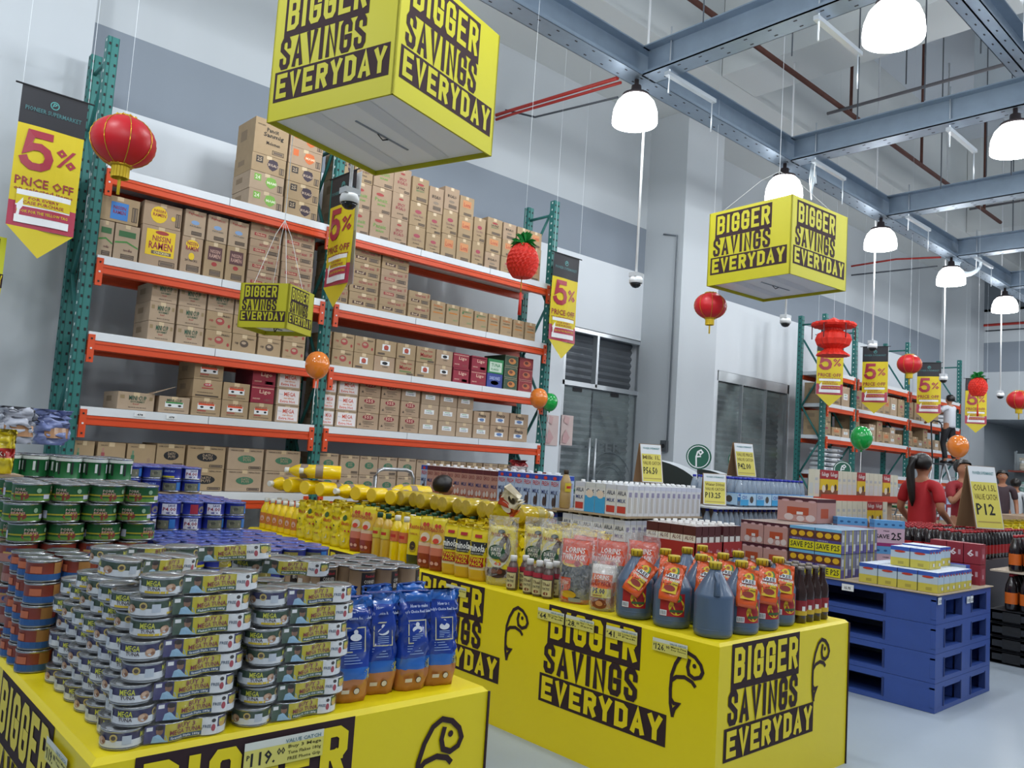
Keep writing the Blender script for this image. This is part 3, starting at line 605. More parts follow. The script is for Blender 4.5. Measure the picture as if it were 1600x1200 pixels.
# the opened carton's flaps and a jar showing inside
b = MB(); xo = (xat(185, DECK[0]) + xat(244, DECK[0])) / 2
b.add([(xo + .1, RY + .01, 1.6), (xo + .28, RY + .06, 1.67), (xo + .3, RY + .3, 1.66), (xo + .12, RY + .3, 1.6), (xo + .1, RY + .01, 1.603), (xo + .28, RY + .06, 1.673), (xo + .3, RY + .3, 1.663), (xo + .12, RY + .3, 1.603)],
      [(0, 1, 2, 3), (7, 6, 5, 4), (0, 4, 5, 1), (1, 5, 6, 2), (2, 6, 7, 3), (3, 7, 4, 0)], CARD2)
tag(b.build('carton_flap'), 'loose brown flap folded up from the opened carton on the lowest left shelf', 'lid')

# the second run of racks farther along the wall -----------------
RX = [12.57, 13.66, 15.88, 18.56]
rn = ['nearest', 'second', 'third', 'farthest']
for i, x in enumerate(RX): upright(x, 3.96, 'green rack frame of the distant rack run, %s of four from the pillar' % rn[i])
RD = [1.98, 2.5, 3.03]; RD0 = 1.4
for i in range(3):
    for k, z in enumerate([RD0] + RD):
        shelf(RX[i], RX[i + 1], z, 2, '%s orange shelf in the %s bay of the distant rack run' % (['lowest', 'second', 'third', 'top'][k], ['first', 'second', 'third'][i]))
rq = random.Random(11)
WS = M('d5d8dc', .5, noise=.2, nscale=20)
def sack_fn(kind):
    def f():
        b = MB(); mt = {'w': WS, 'p': M('c9b2b8', .6, noise=.2, nscale=20)}[kind]
        b.lathe([(.02, 0), (.145, .012), (.158, .035), (.145, .06), (.02, .075)], mt, 12, sx=1.1, sy=1.0); b.box((.03, -.14, .036), (.14, .05, .02), M('8d97a3', .6)); return b.build('rice_sack')
    return f
bn = ['first', 'second', 'third']
for i in range(3):
    x = RX[i] + .06; c = 0
    for k, z in enumerate(RD[:2] + [RD0]):
        x = RX[i] + .06; c = 0
        while x < RX[i + 1] - .3:
            w_ = rq.choice([.22, .26, .3]); n = rq.choice([1, 2]) if k == 0 else 1
            if k == 1: h_ = .34; w_ = .28
            elif k == 0: h_ = rq.choice([.15, .2])
            else:
                if i == 0 and x < 13.4:
                    for q in range(5):
                        put(('sack', 'w'), sack_fn('w'), (x + .2, RY + .2, z + .004 + q * .078), rq.uniform(-.1, .1), 'white plastic packet, %s from below, %s pile, lowest distant rack shelf' % (ORD[q], ORD[int((x - 12.5) / .39)]), 'packet', 'white packets on the distant rack')
                x += .39; continue
            if i == 2 and k == 1 and x > 17.3: break
            for q in range(n):
                put(('carton', w_, h_, ['chow', 'lomi', 'white'][c % 3]), carton_fn(w_, h_, ['chow', 'lomi', 'white'][c % 3]), (x + w_ / 2, RY + .26, z + .004 + q * (h_ + .001)), 0,
                    'small brown carton, %s%s in %s distant rack bay, %s shelf' % ('upper, ' if q else '', ORD[c], bn[i], 'second' if k == 0 else 'third'), 'carton', 'cartons on the distant rack')
            x += w_ + rq.choice([.01, .02, .06]); c += 1
for q in range(5):
    put(('sack', 'w'), sack_fn('w'), (17.9, RY + .2, 2.505 + q * .078), 0, 'white sack, %s of the pile beside the man on the ladder' % (ORD[q] + ' from below'), 'sack', 'white sacks by the ladder')
    put(('sack', 'w'), sack_fn('w'), (18.25, RY + .2, 2.505 + q * .078), 0, 'white sack, %s of the pile at the far end of the distant rack' % (ORD[q] + ' from below'), 'sack', 'white sacks by the ladder')
put(('sack', 'w'), sack_fn('w'), (14.9, RY + .2, 3.035), 0, 'grey sack lying alone on the top distant shelf', 'sack')
# ============================================================ things that hang
LATER = []
BELL = M('ffffff', .4, emit=7.0); DARKM = M('3c3436', .5, .4)
def bell_fn():
    e = empty('pendant_lamp'); b = MB()
    b.lathe([(.205, 0), (.208, .04), (.2, .12), (.17, .2), (.125, .25), (.07, .27)], BELL, 28, cap=False); b.build('lamp_shade', e)
    b = MB(); b.lathe([(.20, .006), (.02, .006)], BELL, 28, cap=True); b.build('diffuser', e)
    b = MB(); b.lathe([(.13, .25), (.125, .275), (.08, .285), (.05, .30), (.045, .36), (.02, .37), (.02, .43)], DARKM, 20); b.build('housing', e)
    return e
ln = 0
for i, x in enumerate(LAMPX[1:]):
    for j, y in enumerate(LAMPY[:2]):
        put('bell', bell_fn, (x, y, LAMPZ), 0, 'glowing white bell lamp, %s in the row %s' % (ORD[i], 'along the tall wall' if j == 0 else 'over the open aisle'), 'lamp', 'high bay lamps')
# domed cameras on long white poles
def cctv_fn(L):
    def f():
        e = empty('dome_camera'); b = MB(); b.tube([(0, 0, .08), (0, 0, L)], .012, WHITE, 8); b.build('pole', e)
        b = MB(); b.box((0, 0, .07), (.115, .085, .04), M('b9bdc2', .4)); b.lathe([(.062, -.01), (.065, .025), (.056, .05)], WHITE, 20); b.build('housing', e)
        b = MB(); b.lathe([(.004, -.055), (.03, -.048), (.048, -.03), (.055, -.01)], M('17191c', .12), 20); b.build('dome_glass', e)
        return e
    return f
cpos = [(ony(545, 322, 4.8), 'in front of the banner on the middle rack post'), (ony(993, 446, 4.9), 'below the first wall lamp beside the pillar'), (ony(1227, 508, 4.9), 'under the second yellow hanging sign'),
        (ony(1363, 546, 4.9), 'below the third wall lamp before the distant racks'), (ony(1474, 596, 4.9), 'above the man on the ladder'), (ony(1563, 621, 4.9), 'in front of the far end wall')]
for k, (p, t) in enumerate(cpos):
    b = put(('cctv', k), cctv_fn((BZ if p.y < 4.8 else 8.2) - p.z), (p.x, p.y, p.z + .03), 0, 'white dome camera on a pole ' + t, 'camera', 'dome cameras')
# savings cubes
def cube(near, ang, s_, h_, lab, zc=8.2, tb=0):
    e = empty('hanging_sign', near, math.radians(ang)); tag(e, lab, 'sign')
    # local: near corner at origin, +x to one side, +y to the other; faces at y=0 (towards -y) and x=0 (towards -x)
    YS = M('b6b010', .6)
    b = MB(); b.box((s_ / 2, .006, h_ / 2), (s_, .012, h_), YS)
    b.bse(plane_map((0, 0, 0), (1, 0, 0), (0, 0, 1)), .04 * s_, .14 * h_, .92 * s_, .82 * h_, YS); b.build('panel', e)
    b = MB(); b.box((.006, s_ / 2, h_ / 2), (.012, s_, h_), YS)
    b.bse(plane_map((0, s_, 0), (0, -1, 0), (0, 0, 1)), .04 * s_, .14 * h_, .92 * s_, .82 * h_, YS); b.build('panel', e)
    b = MB(); b.box((s_ / 2, s_ - .006, h_ / 2), (s_, .012, h_), YS); b.bse(plane_map((s_, s_, 0), (-1, 0, 0), (0, 0, 1)), .04 * s_, .14 * h_, .92 * s_, .82 * h_, YS); b.build('panel', e)
    b = MB(); b.box((s_ - .006, s_ / 2, h_ / 2), (.012, s_, h_), YS); b.bse(plane_map((s_, 0, 0), (0, 1, 0), (0, 0, 1)), .04 * s_, .14 * h_, .92 * s_, .82 * h_, YS); b.build('panel', e)
    GW = M('eef0f6', .6)
    b = MB(); b.box((s_ / 2, s_ / 2, .03), (s_ - .03, s_ - .03, .006), GW)
    b.box((s_ / 2, s_ / 2, .024), (s_ * .5, .012, .006), M('8f96a2', .6)); b.tube([(s_ * .45, s_ * .5, .02), (s_ * .5, s_ * .5, .0), (s_ * .55, s_ * .5, .02)], .004, INK, 4)
    for t in (.3, .7): b.poly(plane_map((0, 0, .0262), (0, 1, 0), (1, 0, 0)), [(s_ * (t - .08), .03), (s_ * (t + .04), .03), (s_ * (t + .12), s_ - .03), (s_ * (t + .02), s_ - .03)], M('dde1ea', .6))
    b.build('underside', e)
    b = MB()
    for q in ((.05, .05), (s_ - .05, .05), (.05, s_ - .05), (s_ - .05, s_ - .05)):
        b.tube([(q[0], q[1], h_ - .02), (s_ / 2 + (q[0] - s_ / 2) * .3, s_ / 2 + (q[1] - s_ / 2) * .3, h_ + .35), (s_ / 2, s_ / 2, h_ + .45)], .002, M('e8e8e8', .4), 4)
    b.tube([(s_ / 2, s_ / 2, h_ + .45), (s_ / 2, s_ / 2, zc - near[2])], .003, M('d8dce0', .4), 4)
    b.build('suspension_wire', e)
    return e
cube(onz(613, 146, 3.1), 15.8, .925, .76, 'large yellow savings cube sign hanging closest, its grey underside showing')
cube(onz(1234, 427, 3.1), -4.7, .93, .73, 'yellow savings cube sign hanging below the second wall lamp')
cube(onz(447, 513, 2.0), 35, .335, .28, 'small yellow savings cube sign hanging before the middle rack post', BZ)
# loose sign edge at the picture's border, mounted on the white wall
b = MB(); q0 = ony(-60, 455, 6.3); q1 = ony(11, 372, 6.3)
b.box(((q0.x + q1.x) / 2, 6.305, (q0.z + q1.z) / 2), (q1.x - q0.x, .012, q1.z - q0.z), M('c3c61c', .5)); b.bse(plane_map((q0.x, 6.298, q0.z), (1, 0, 0), (0, 0, 1)), .02, .06, (q1.x - q0.x) * .92, (q1.z - q0.z) * .82)
tag(b.build('wall_sign'), 'cropped yellow and brown sign panel beside the white wall', 'sign')

# price-off banners
YB = M('d2bc14', .6, noise=.08, nscale=6); BKB = M('1c1d24', .6); RDB = M('9c2238', .45)
def banner_fn(double=0):
    def f():
        """local: hangs in the x-z plane facing -y, top centre at origin, .4 wide"""
        e = empty('price_banner'); W = .4; h_ = .95; nseg = 8
        def sheet(dy, sgn, printed):
            b = MB(); zs = [0, -.02, -.26, -.5, -.78, -h_]; mt = [INK, BKB, YB, YB, M('a8304a', .45)] if printed else [WHITE] * 5
            def P(a, b_, e_=0):  # gentle ripple
                z = b_ ; return Vector((a, dy - sgn * e_ + .012 * math.sin(a * 14 + z * 3) * min(1, -z * 2) * sgn, z))
            for k in range(5):
                for i in range(nseg):
                    a0 = -W / 2 + W * i / nseg; a1 = a0 + W / nseg
                    b.add([P(a0, zs[k + 1]), P(a1, zs[k + 1]), P(a1, zs[k]), P(a0, zs[k])], [(0, 1, 2, 3)], mt[k], True)
            if printed:
                mp = lambda a, b_, e_=0: P(a, b_, .004 + e_)
                b.disc(mp, 0, -.09, .028, .028, M('4a9a98', .5)); b.disc(mp, 0, -.09, .022, .022, BKB, .0006); b.strokes(mp, [[(0, .2), (.3, 1), (1, .8), (.6, .5), (.1, .5)]], -.012, -.105, .012, -.075, .005, M('4a9a98', .5), .001)
                b.text(mp, 'PIONEER SUPERMARKET', -.17, -.165, .17, -.135, M('3b6c70', .5))
                b.strokes(mp, GL['5'], -.145, -.535, -.0, -.315, .05, RDB, .001, .45); b.text(mp, '%', .04, -.5, .17, -.37, RDB)
                b.text(mp, 'PRICE OFF', -.18, -.67, .17, -.61, M('8e2430', .5)); b.text(mp, 'on selected items', -.18, -.705, .17, -.68, M('8e2430', .5))
                b.rect(mp, -.16, -.92, .16, -.7, WHITE, .002, 6); b.rect(mp, -.16, -.8, .16, -.735, YB, .003, 6); b.text(mp, 'FOR EVERY', -.09, -.762, .09, -.742, RDB, .004); b.text(mp, 'CASE PURCHASE', -.12, -.792, .12, -.77, RDB, .004)
                b.rect(mp, -.16, -.87, .16, -.81, M('a8304a', .45), .003, 6); b.text(mp, 'LOOK FOR THE YELLOW TAG', -.15, -.85, .15, -.83, YB, .004)
            return b.build('banner_sheet' if printed else 'backing_sheet', e)
        sheet(0, 1, True)
        if double: sheet(.05, -1, False)
        b = MB(); b.add([(-W / 2, 0, -h_), (W / 2, 0, -h_), (.0, -.004, -h_ - .19)], [(0, 1, 2)], M('d0bd20', .5)); b.build('pointed_tail', e)
        b = MB(); b.tube([(-W / 2 - .04, 0, 0), (W / 2 + .04, 0, 0)], .006, INK, 6); b.build('hanging_rod', e)
        return e
    return f
PB = []
PB.append(put(('ban', 0), banner_fn(0), (1.205, 6.1, 3.55), 0, 'yellow price-off banner beside the end rack post and lantern', 'banner', 'price-off banners'))
PB.append(put(('ban', 1), banner_fn(1), (3.36, 5.97, 3.58), -PI / 2, 'price-off banner with white back sheet on the middle rack post', 'banner', 'price-off banners'))
PB.append(put(('ban', 0), banner_fn(0), (6.24, 6.12, 3.53), 0, 'price-off banner by the shuttered glass doors', 'banner', 'price-off banners'))
for k, (x, y, yaw, t) in enumerate(((12.35, 6.12, -.9, 'nearest the second shutter, narrow and turned edgewise'), (13.7, 6.0, -PI / 2 + .25, 'right behind a dome camera'), (15.9, 5.95, -PI / 2 + .3, 'overlapped by a red lantern and the ladder'), (18.55, 6.0, -PI / 2 + .5, 'partly behind the small red pineapple'))):
    PB.append(put(('ban', 1), banner_fn(1), (x, y, 3.56), yaw, 'distant price-off banner ' + t, 'banner', 'price-off banners'))

for o in PB: LATER.append((o, 0, 1, (-.2, .2)))
# red paper lanterns
LRED = M('c01420', .42); GOLD = M('c9a02a', .35, .6); TASS = M('d9b81a', .6)
def lantern_fn():
    e = empty('paper_lantern'); b = MB(); prof = []; n = 22
    for i in range(n + 1):
        t = PI * (.1 + .8 * i / n); r = math.sin(t); z = -math.cos(t)
        prof.append((r * .235 + (.004 if i % 2 else 0), z * .2))
    b.lathe(prof, LRED, 36, cap=False)
    for k in range(8):
        a = 2 * PI * k / 8 + .3; pts = [((r + .003) * math.cos(a), (r + .003) * math.sin(a), z) for r, z in prof]
        b.tube(pts, .0035, GOLD, 4)
    b.build('body', e)
    for z in (.185, -.2):
        b = MB(); b.lathe([(.082, z), (.085, z + .012), (.07, z + .02)], GOLD, 20)
        for k in range(10):
            a = 2 * PI * k / 10; b.lathe([(.001, 0), (.014, .01), (.001, .024)], GOLD, 6, c=(.08 * math.cos(a), .08 * math.sin(a), z))
        b.build('cap', e)
    b = MB()
    for k in range(18):
        a = 2 * PI * k / 18; b.box((.062 * math.cos(a), .062 * math.sin(a), -.245), (.02, .008, .09), TASS, rz=a + PI / 2)
    b.tube([(.0, 0, -.2), (.0, 0, -.42)], .012, TASS, 6); b.build('tassel', e)
    return e
def hang_string(o, z0, s_=1, xs=(0,)):
    for x in xs:
        b = MB(); b.tube([(x, 0, z0), (x, 0, (8.22 - o.location[2]) / s_)], .0016, M('dfe5ea', .4), 4); b.build('nylon_line', o)
def scale_pl(key, fn, p, s_, lab, cat, group=None, rz=0, up=.18):
    o = put(key, fn, p, rz, lab, cat, group); o.scale = (s_, s_, s_)
    if up: LATER.append((o, up, s_, (0,)))
    return o
# sizes read from each lantern's width at its own distance
for (px, py, wpx, dep, t) in ((193, 222, 94, 5.0, 'big red paper lantern before the end post of the carton rack'), (1110, 478, 49, 8.2, 'red paper lantern below the second cube sign'), (1421, 569, 36, 11.5, 'small red lantern over the distant banners'), (1592, 625, 34, 12.5, 'small red lantern cut off at the picture edge')):
    s_ = wpx * dep / F / .47; scale_pl('lantern', lantern_fn, atd(px, py, dep), s_, t, 'lantern', 'red lanterns', rz=.4)
# honeycomb pineapples and a honeycomb lantern
PRED = M('dd2a18', .6, bump=.0, noise=.25, nscale=30); PGRN = M('178a3a', .5)
def pine_fn():
    e = empty('paper_pineapple'); b = MB(); n = 40; rows = 16
    for j in range(rows + 1):
        t = j / rows; r = .165 * (math.sin(PI * (.12 + .80 * t)) ** .55)
        for i in range(n):
            a = 2 * PI * i / n; rr_ = r * (1 + (.05 if (i + (j // 2)) % 2 else -.05)); b.v.append((rr_ * math.cos(a), rr_ * math.sin(a), -.2 + .36 * t))
    k = b.m(PRED)
    for j in range(rows):
        for i in range(n):
            a = j * n + i; c = j * n + (i + 1) % n; b.f.append((a, c, c + n, a + n)); b.mi.append(k); b.sm.append(False)
    b.f.append(tuple(reversed(range(n)))); b.mi.append(k); b.sm.append(False); b.build('body', e)
    b = MB(); q = random.Random(5)
    for i in range(70):
        a = q.uniform(0, 2 * PI); el = q.uniform(-.5, 1.0); L = .15; d = Vector((math.cos(a) * math.cos(el), math.sin(a) * math.cos(el), math.sin(el))); s_ = Vector((-math.sin(a), math.cos(a), 0)) * .02
        o = Vector((0, 0, .17)); b.add([o - s_, o + s_, o + d * L * .6 + s_ * 1.2 + Vector((0, 0, .02)), o + d * L - Vector((0, 0, .01)), o + d * L * .6 - s_ * 1.2 + Vector((0, 0, .02))], [(0, 1, 2, 3, 4)], PGRN)
    b.build('leaf_crown', e)
    b = MB(); b.tube([(0, 0, -.2), (0, 0, -.36)], .006, GOLD, 5); b.tube([(0, 0, -.36), (0, 0, -.6)], [.012, .02], M('c8281c', .6), 6); b.build('tassel', e)
    return e
p = atd(817, 405, 6.0); scale_pl('pine', pine_fn, p, 50 * 6 / F / .34, 'red honeycomb paper pineapple with green crown before the wide rack bay', 'ornament')
scale_pl('pine', pine_fn, atd(1528, 603, 12), 27 * 12 / F / .34, 'small red and green paper pineapple near the far wall', 'ornament')
e = empty('honeycomb_lantern', atd(1302, 531, 10.5)); tag(e, 'red honeycomb tissue lantern with wide brim by the first distant rack frame', 'lantern')
b = MB(); prof = [(.01, .29), (.1, .24), (.25, .22), (.27, .19), (.25, .165), (.1, .15), (.1, .12), (.19, .07), (.215, 0), (.19, -.07), (.1, -.12), (.12, -.14), (.19, -.19), (.2, -.21), (.02, -.22)]
n = 36
for r, z in prof:
    for i in range(n): a = 2 * PI * i / n; q = r * (1 + (.05 if i % 2 else -.05)); b.v.append((q * math.cos(a), q * math.sin(a), z))
k = b.m(PRED)
for j in range(len(prof) - 1):
    for i in range(n): a = j * n + i; c = j * n + (i + 1) % n; b.f.append((a, a + n, c + n, c)); b.mi.append(k); b.sm.append(False)
b.build('body', e); b = MB()
for k in range(6): a = PI / 3 * k; b.tube([(.26 * math.cos(a), .26 * math.sin(a), .19), (.26 * math.cos(a), .26 * math.sin(a), .0)], .007, M('5a2226', .6), 5); 
b.build('tassel', e); hang_string(e, .28)
# balloons on sticks
def balloon_fn(mt):
    def f():
        e = empty('party_balloon'); b = MB(); prof = []
        for i in range(17):
            t = PI * i / 16; r = .135 * math.sin(t) ** .9; z = -.15 * math.cos(t); 
            if z < 0: r *= 1 - .12 * (z / .15) ** 2; z *= 1.08
            prof.append((max(r, .003), z))
        b.lathe(prof, mt, 26, cap=False); b.build('body', e)
        b = MB(); b.lathe([(.006, -.15), (.016, -.175), (.012, -.18)], mt, 10); b.build('knot', e)
        b = MB(); b.tube([(0, 0, -.17), (-.01, .0, -.4), (.0, .01, -.66)], .004, WHITE, 5); b.build('stick', e)
        return e
    return f
OB = M('e8822c', .16, coat=.6, noise=.1, nscale=6); GB = M('14a044', .16, coat=.6)
for (px, py, wpx, dep, mt, k, t) in ((496, 570, 38, 6.55, OB, 'o', 'orange balloon on the middle green rack post'), (842, 622, 28, 8.35, OB, 'o', 'orange balloon before the end post of the wide bay'), (859, 628, 25, 8.75, GB, 'g', 'green balloon tucked behind the orange one'),
                                  (1346, 684, 33, 8.35, GB, 'g', 'green balloon above the cereal boxes'), (1497, 697, 31, 10.5, OB, 'o', 'orange balloon floating near the ladder')):
    scale_pl(('bal', k), balloon_fn(mt), atd(px, py, dep), wpx * dep / F / .27, t, 'balloon', up=0)
    pass
# small things fixed high up: wire coil by the fourth lamp, a hanging cable plug
b = MB()
for k in range(5): 
    c = ony(1512, 412, 4.55); b.tube([(c.x + .02 * k, c.y + (.2 - .012 * k) * math.cos(t * PI / 12), c.z + (.2 - .02 * k) * math.sin(t * PI / 12)) for t in range(25)], .012, M('c6d2da', .3), 5)
tag(b.build('cable_coil'), 'coil of clear hose looped on the steel beam past the fourth wall lamp', 'coil')
b = MB(); c = ony(1268, 282, 4.5)
for k in range(4): b.tube([(c.x + .02 * k, c.y, c.z + .22), (c.x + .05 * k - .04, c.y, c.z), (c.x + .02, c.y, c.z - .22 + .06 * k)], .009, M('d2dde4', .3), 5)
tag(b.build('plastic_ties'), 'bundle of clear plastic ties dangling beside the second wall lamp', 'ties')

for o, up, s_, xs in LATER: hang_string(o, up, s_, xs)
# ============================================================ display tables
TZ = .65
def ptag(mp, b, a, z, big, small, lines, w_=.19, h_=.055):
    b.rect(mp, a, z, a + w_, z + h_, M('d9dcd0', .35), .002); b.rect(mp, a, z, a + w_, z + h_ * .72, M('d8cf6a', .4), .0026)
    b.text(mp, 'P', a + .006, z + h_ * .38, a + .014, z + h_ * .56, INK, .0032)
    b.text(mp, big, a + .016, z + h_ * .12, a + w_ * .38, z + h_ * .62, INK, .0032); b.text(mp, small, a + w_ * .40, z + h_ * .36, a + w_ * .5, z + h_ * .62, INK, .0032)
    b.text(mp, 'VALUE CATCH', a + w_ * .5, z + h_ * .74, a + w_ * .96, z + h_ * .88, M('5f7f84', .5), .0032)
    for i, t in enumerate(lines): b.text(mp, t, a + w_ * .54, z + h_ * (.5 - .22 * i), a + w_ * .97, z + h_ * (.66 - .22 * i), M('5a5420', .6), .0032)
def table(x0, y0, x1, y1, lab, fronts, sides, tags):
    e = empty('display_table', (x0, y0, 0)); tag(e, lab, 'table'); W = x1 - x0; D = y1 - y0; n = 14; bv = .012
    b = MB(); b.box((W / 2, D / 2, (TZ - bv) / 2), (W, D, TZ - bv), YEL)
    fm = plane_map((0, 0, 0), (1, 0, 0), (0, 0, 1)); sm = plane_map((0, 0, 0), (0, -1, 0), (0, 0, 1), .0015)
    fm2 = plane_map((0, 0, 0), (1, 0, 0), (0, 0, 1), .0015)
    for k, a in fronts: (b.bse(fm2, a, .2, .70, .44) if k == 't' else b.fish(fm2, a, .33, .15, .26))
    for k, a in sides: (b.bse(sm, -a, .2, .72, .44) if k == 't' else b.fish(sm, -a, .33, .15, .26))
    rm = plane_map((W, 0, 0), (0, 1, 0), (0, 0, 1), .0015)
    for k, a in sides: (b.bse(rm, a - .72, .2, .72, .44) if k == 't' else b.fish(rm, a - .15, .33, .15, .26))
    b.build('printed_wrap', e)
    b = MB()
    v = [(0, 0, TZ - bv), (W, 0, TZ - bv), (W, D, TZ - bv), (0, D, TZ - bv), (bv, bv, TZ), (W - bv, bv, TZ), (W - bv, D - bv, TZ), (bv, D - bv, TZ)]
    b.add(v, [(4, 5, 6, 7), (0, 1, 5, 4), (1, 2, 6, 5), (2, 3, 7, 6), (3, 0, 4, 7)], YEL); b.build('top_cover', e)
    b = MB(); b.tube([(W + .002, -.003, TZ - bv), (W + .002, -.003, .0)], .004, BRN, 5); b.build('corner_seam', e)
    for side, a, big, sm_, ln_ in tags:
        b = MB(); ptag(plane_map((0, 0, 0), (1, 0, 0), (0, 0, 1), .006) if side == 'f' else plane_map((0, 0, 0), (0, -1, 0), (0, 0, 1), .006), b, a if side == 'f' else -a, TZ - .085, big, sm_, ln_, .2 if side == 'f' else .17, .062 if side == 'f' else .05)
        b.build('price_strip', e)
    return e
T1 = (.55, 1.78, 1.6, 4.6); T2 = (2.76, 1.77, 3.83, 5.9)
table(*T1, 'nearer yellow printed display table stacked with canned fish', [('t', .05), ('f', .81)], [('t', .85), ('f', 1.05), ('t', 1.85), ('f', 2.05)], [('f', .32, '119.', '00', ['Buy 3 Mega', 'Tuna Flakes 180g', 'FREE Phone Grip']), ('s', .3, '119.', '00', ['Buy 3 Mega', 'Tuna 180g'])])
table(*T2, 'long yellow printed display table loaded with sauces and cooking oil', [('t', .05), ('f', .73)], [('t', .95), ('f', .22), ('t', 1.95), ('f', 1.2), ('t', 2.95), ('f', 2.2)],
      [('s', .31, '126.', '00', ['Marca Pina', 'Soy Sauce']), ('s', .56, '41.', '25', ['Lorins Sulit', 'Pack']), ('s', .80, '28.', '00', ['Buy 1 Patis', 'Save']), ('s', .98, '64.', '75', ['Lorins Twin', 'Pack']), ('s', 1.68, '225.', '00', ['Minola Twin'])])

# ---------------------------------------------------------------- cans
def can_body(b, r, h_, col, n=24, c=(0, 0, 0), rim=.0018):
    b.lathe([(r - .002, 0), (r + rim * .6, .0015), (r + rim * .6, .004), (r, .006), (r, h_ - .006), (r + rim, h_ - .004), (r + rim, h_ - .001), (r - .001, h_), (r - .004, h_ - .003), (r * .8, h_ - .004), (r * .78, h_ - .0025), (.002, h_ - .0025)], TIN, n, c=c, cap=True,
            mats=[TIN, TIN, TIN, col, TIN, TIN, TIN, TIN, TIN, TIN, TIN])
def tuna_can_fn(green, ang):
    b = MB(); r = .0425; h_ = .041; base = M('2f4a35', .4) if green else M('302e5c', .4); can_body(b, r, h_, base)
    mp = cyl_map(r, .006, ang); c = 2 * PI * r; hb = h_ - .012
    for o in (0, c / 2):
        b.rect(mp, o, 0, o + c / 2, hb * .48, M('d6dade', .45), .0002, 12)
        if green: b.rect(mp, o, 0, o + .05, hb * .16, M('d6b81a', .4), .0004, 5)
        b.text(mp, 'MEGA', o + .004, hb * .52, o + .034, hb * .92, M('cfd03a', .4), .001); b.text(mp, 'TUNA', o + .006, hb * .2, o + .034, hb * .46, M('3a1c20', .5), .0011)
        b.disc(mp, o + .055, hb * .42, .011, hb * .3, M('b08a6c', .6), .0006, 12); b.disc(mp, o + .052, hb * .5, .006, hb * .17, M('c8a78c', .6), .0008, 8); b.disc(mp, o + .06, hb * .36, .005, hb * .12, M('8a5e42', .6), .0009, 8)
        b.disc(mp, o + .083, hb * .66, .008, hb * .28, M('c8b060', .5), .0006, 12); b.disc(mp, o + .083, hb * .66, .005, hb * .16, M('4b3a28', .5), .0009, 8)
        b.rect(mp, o + .1, hb * .2, o + .118, hb * .8, M('b9c2cc', .4), .0006, 3)
    return b
_cm = {}
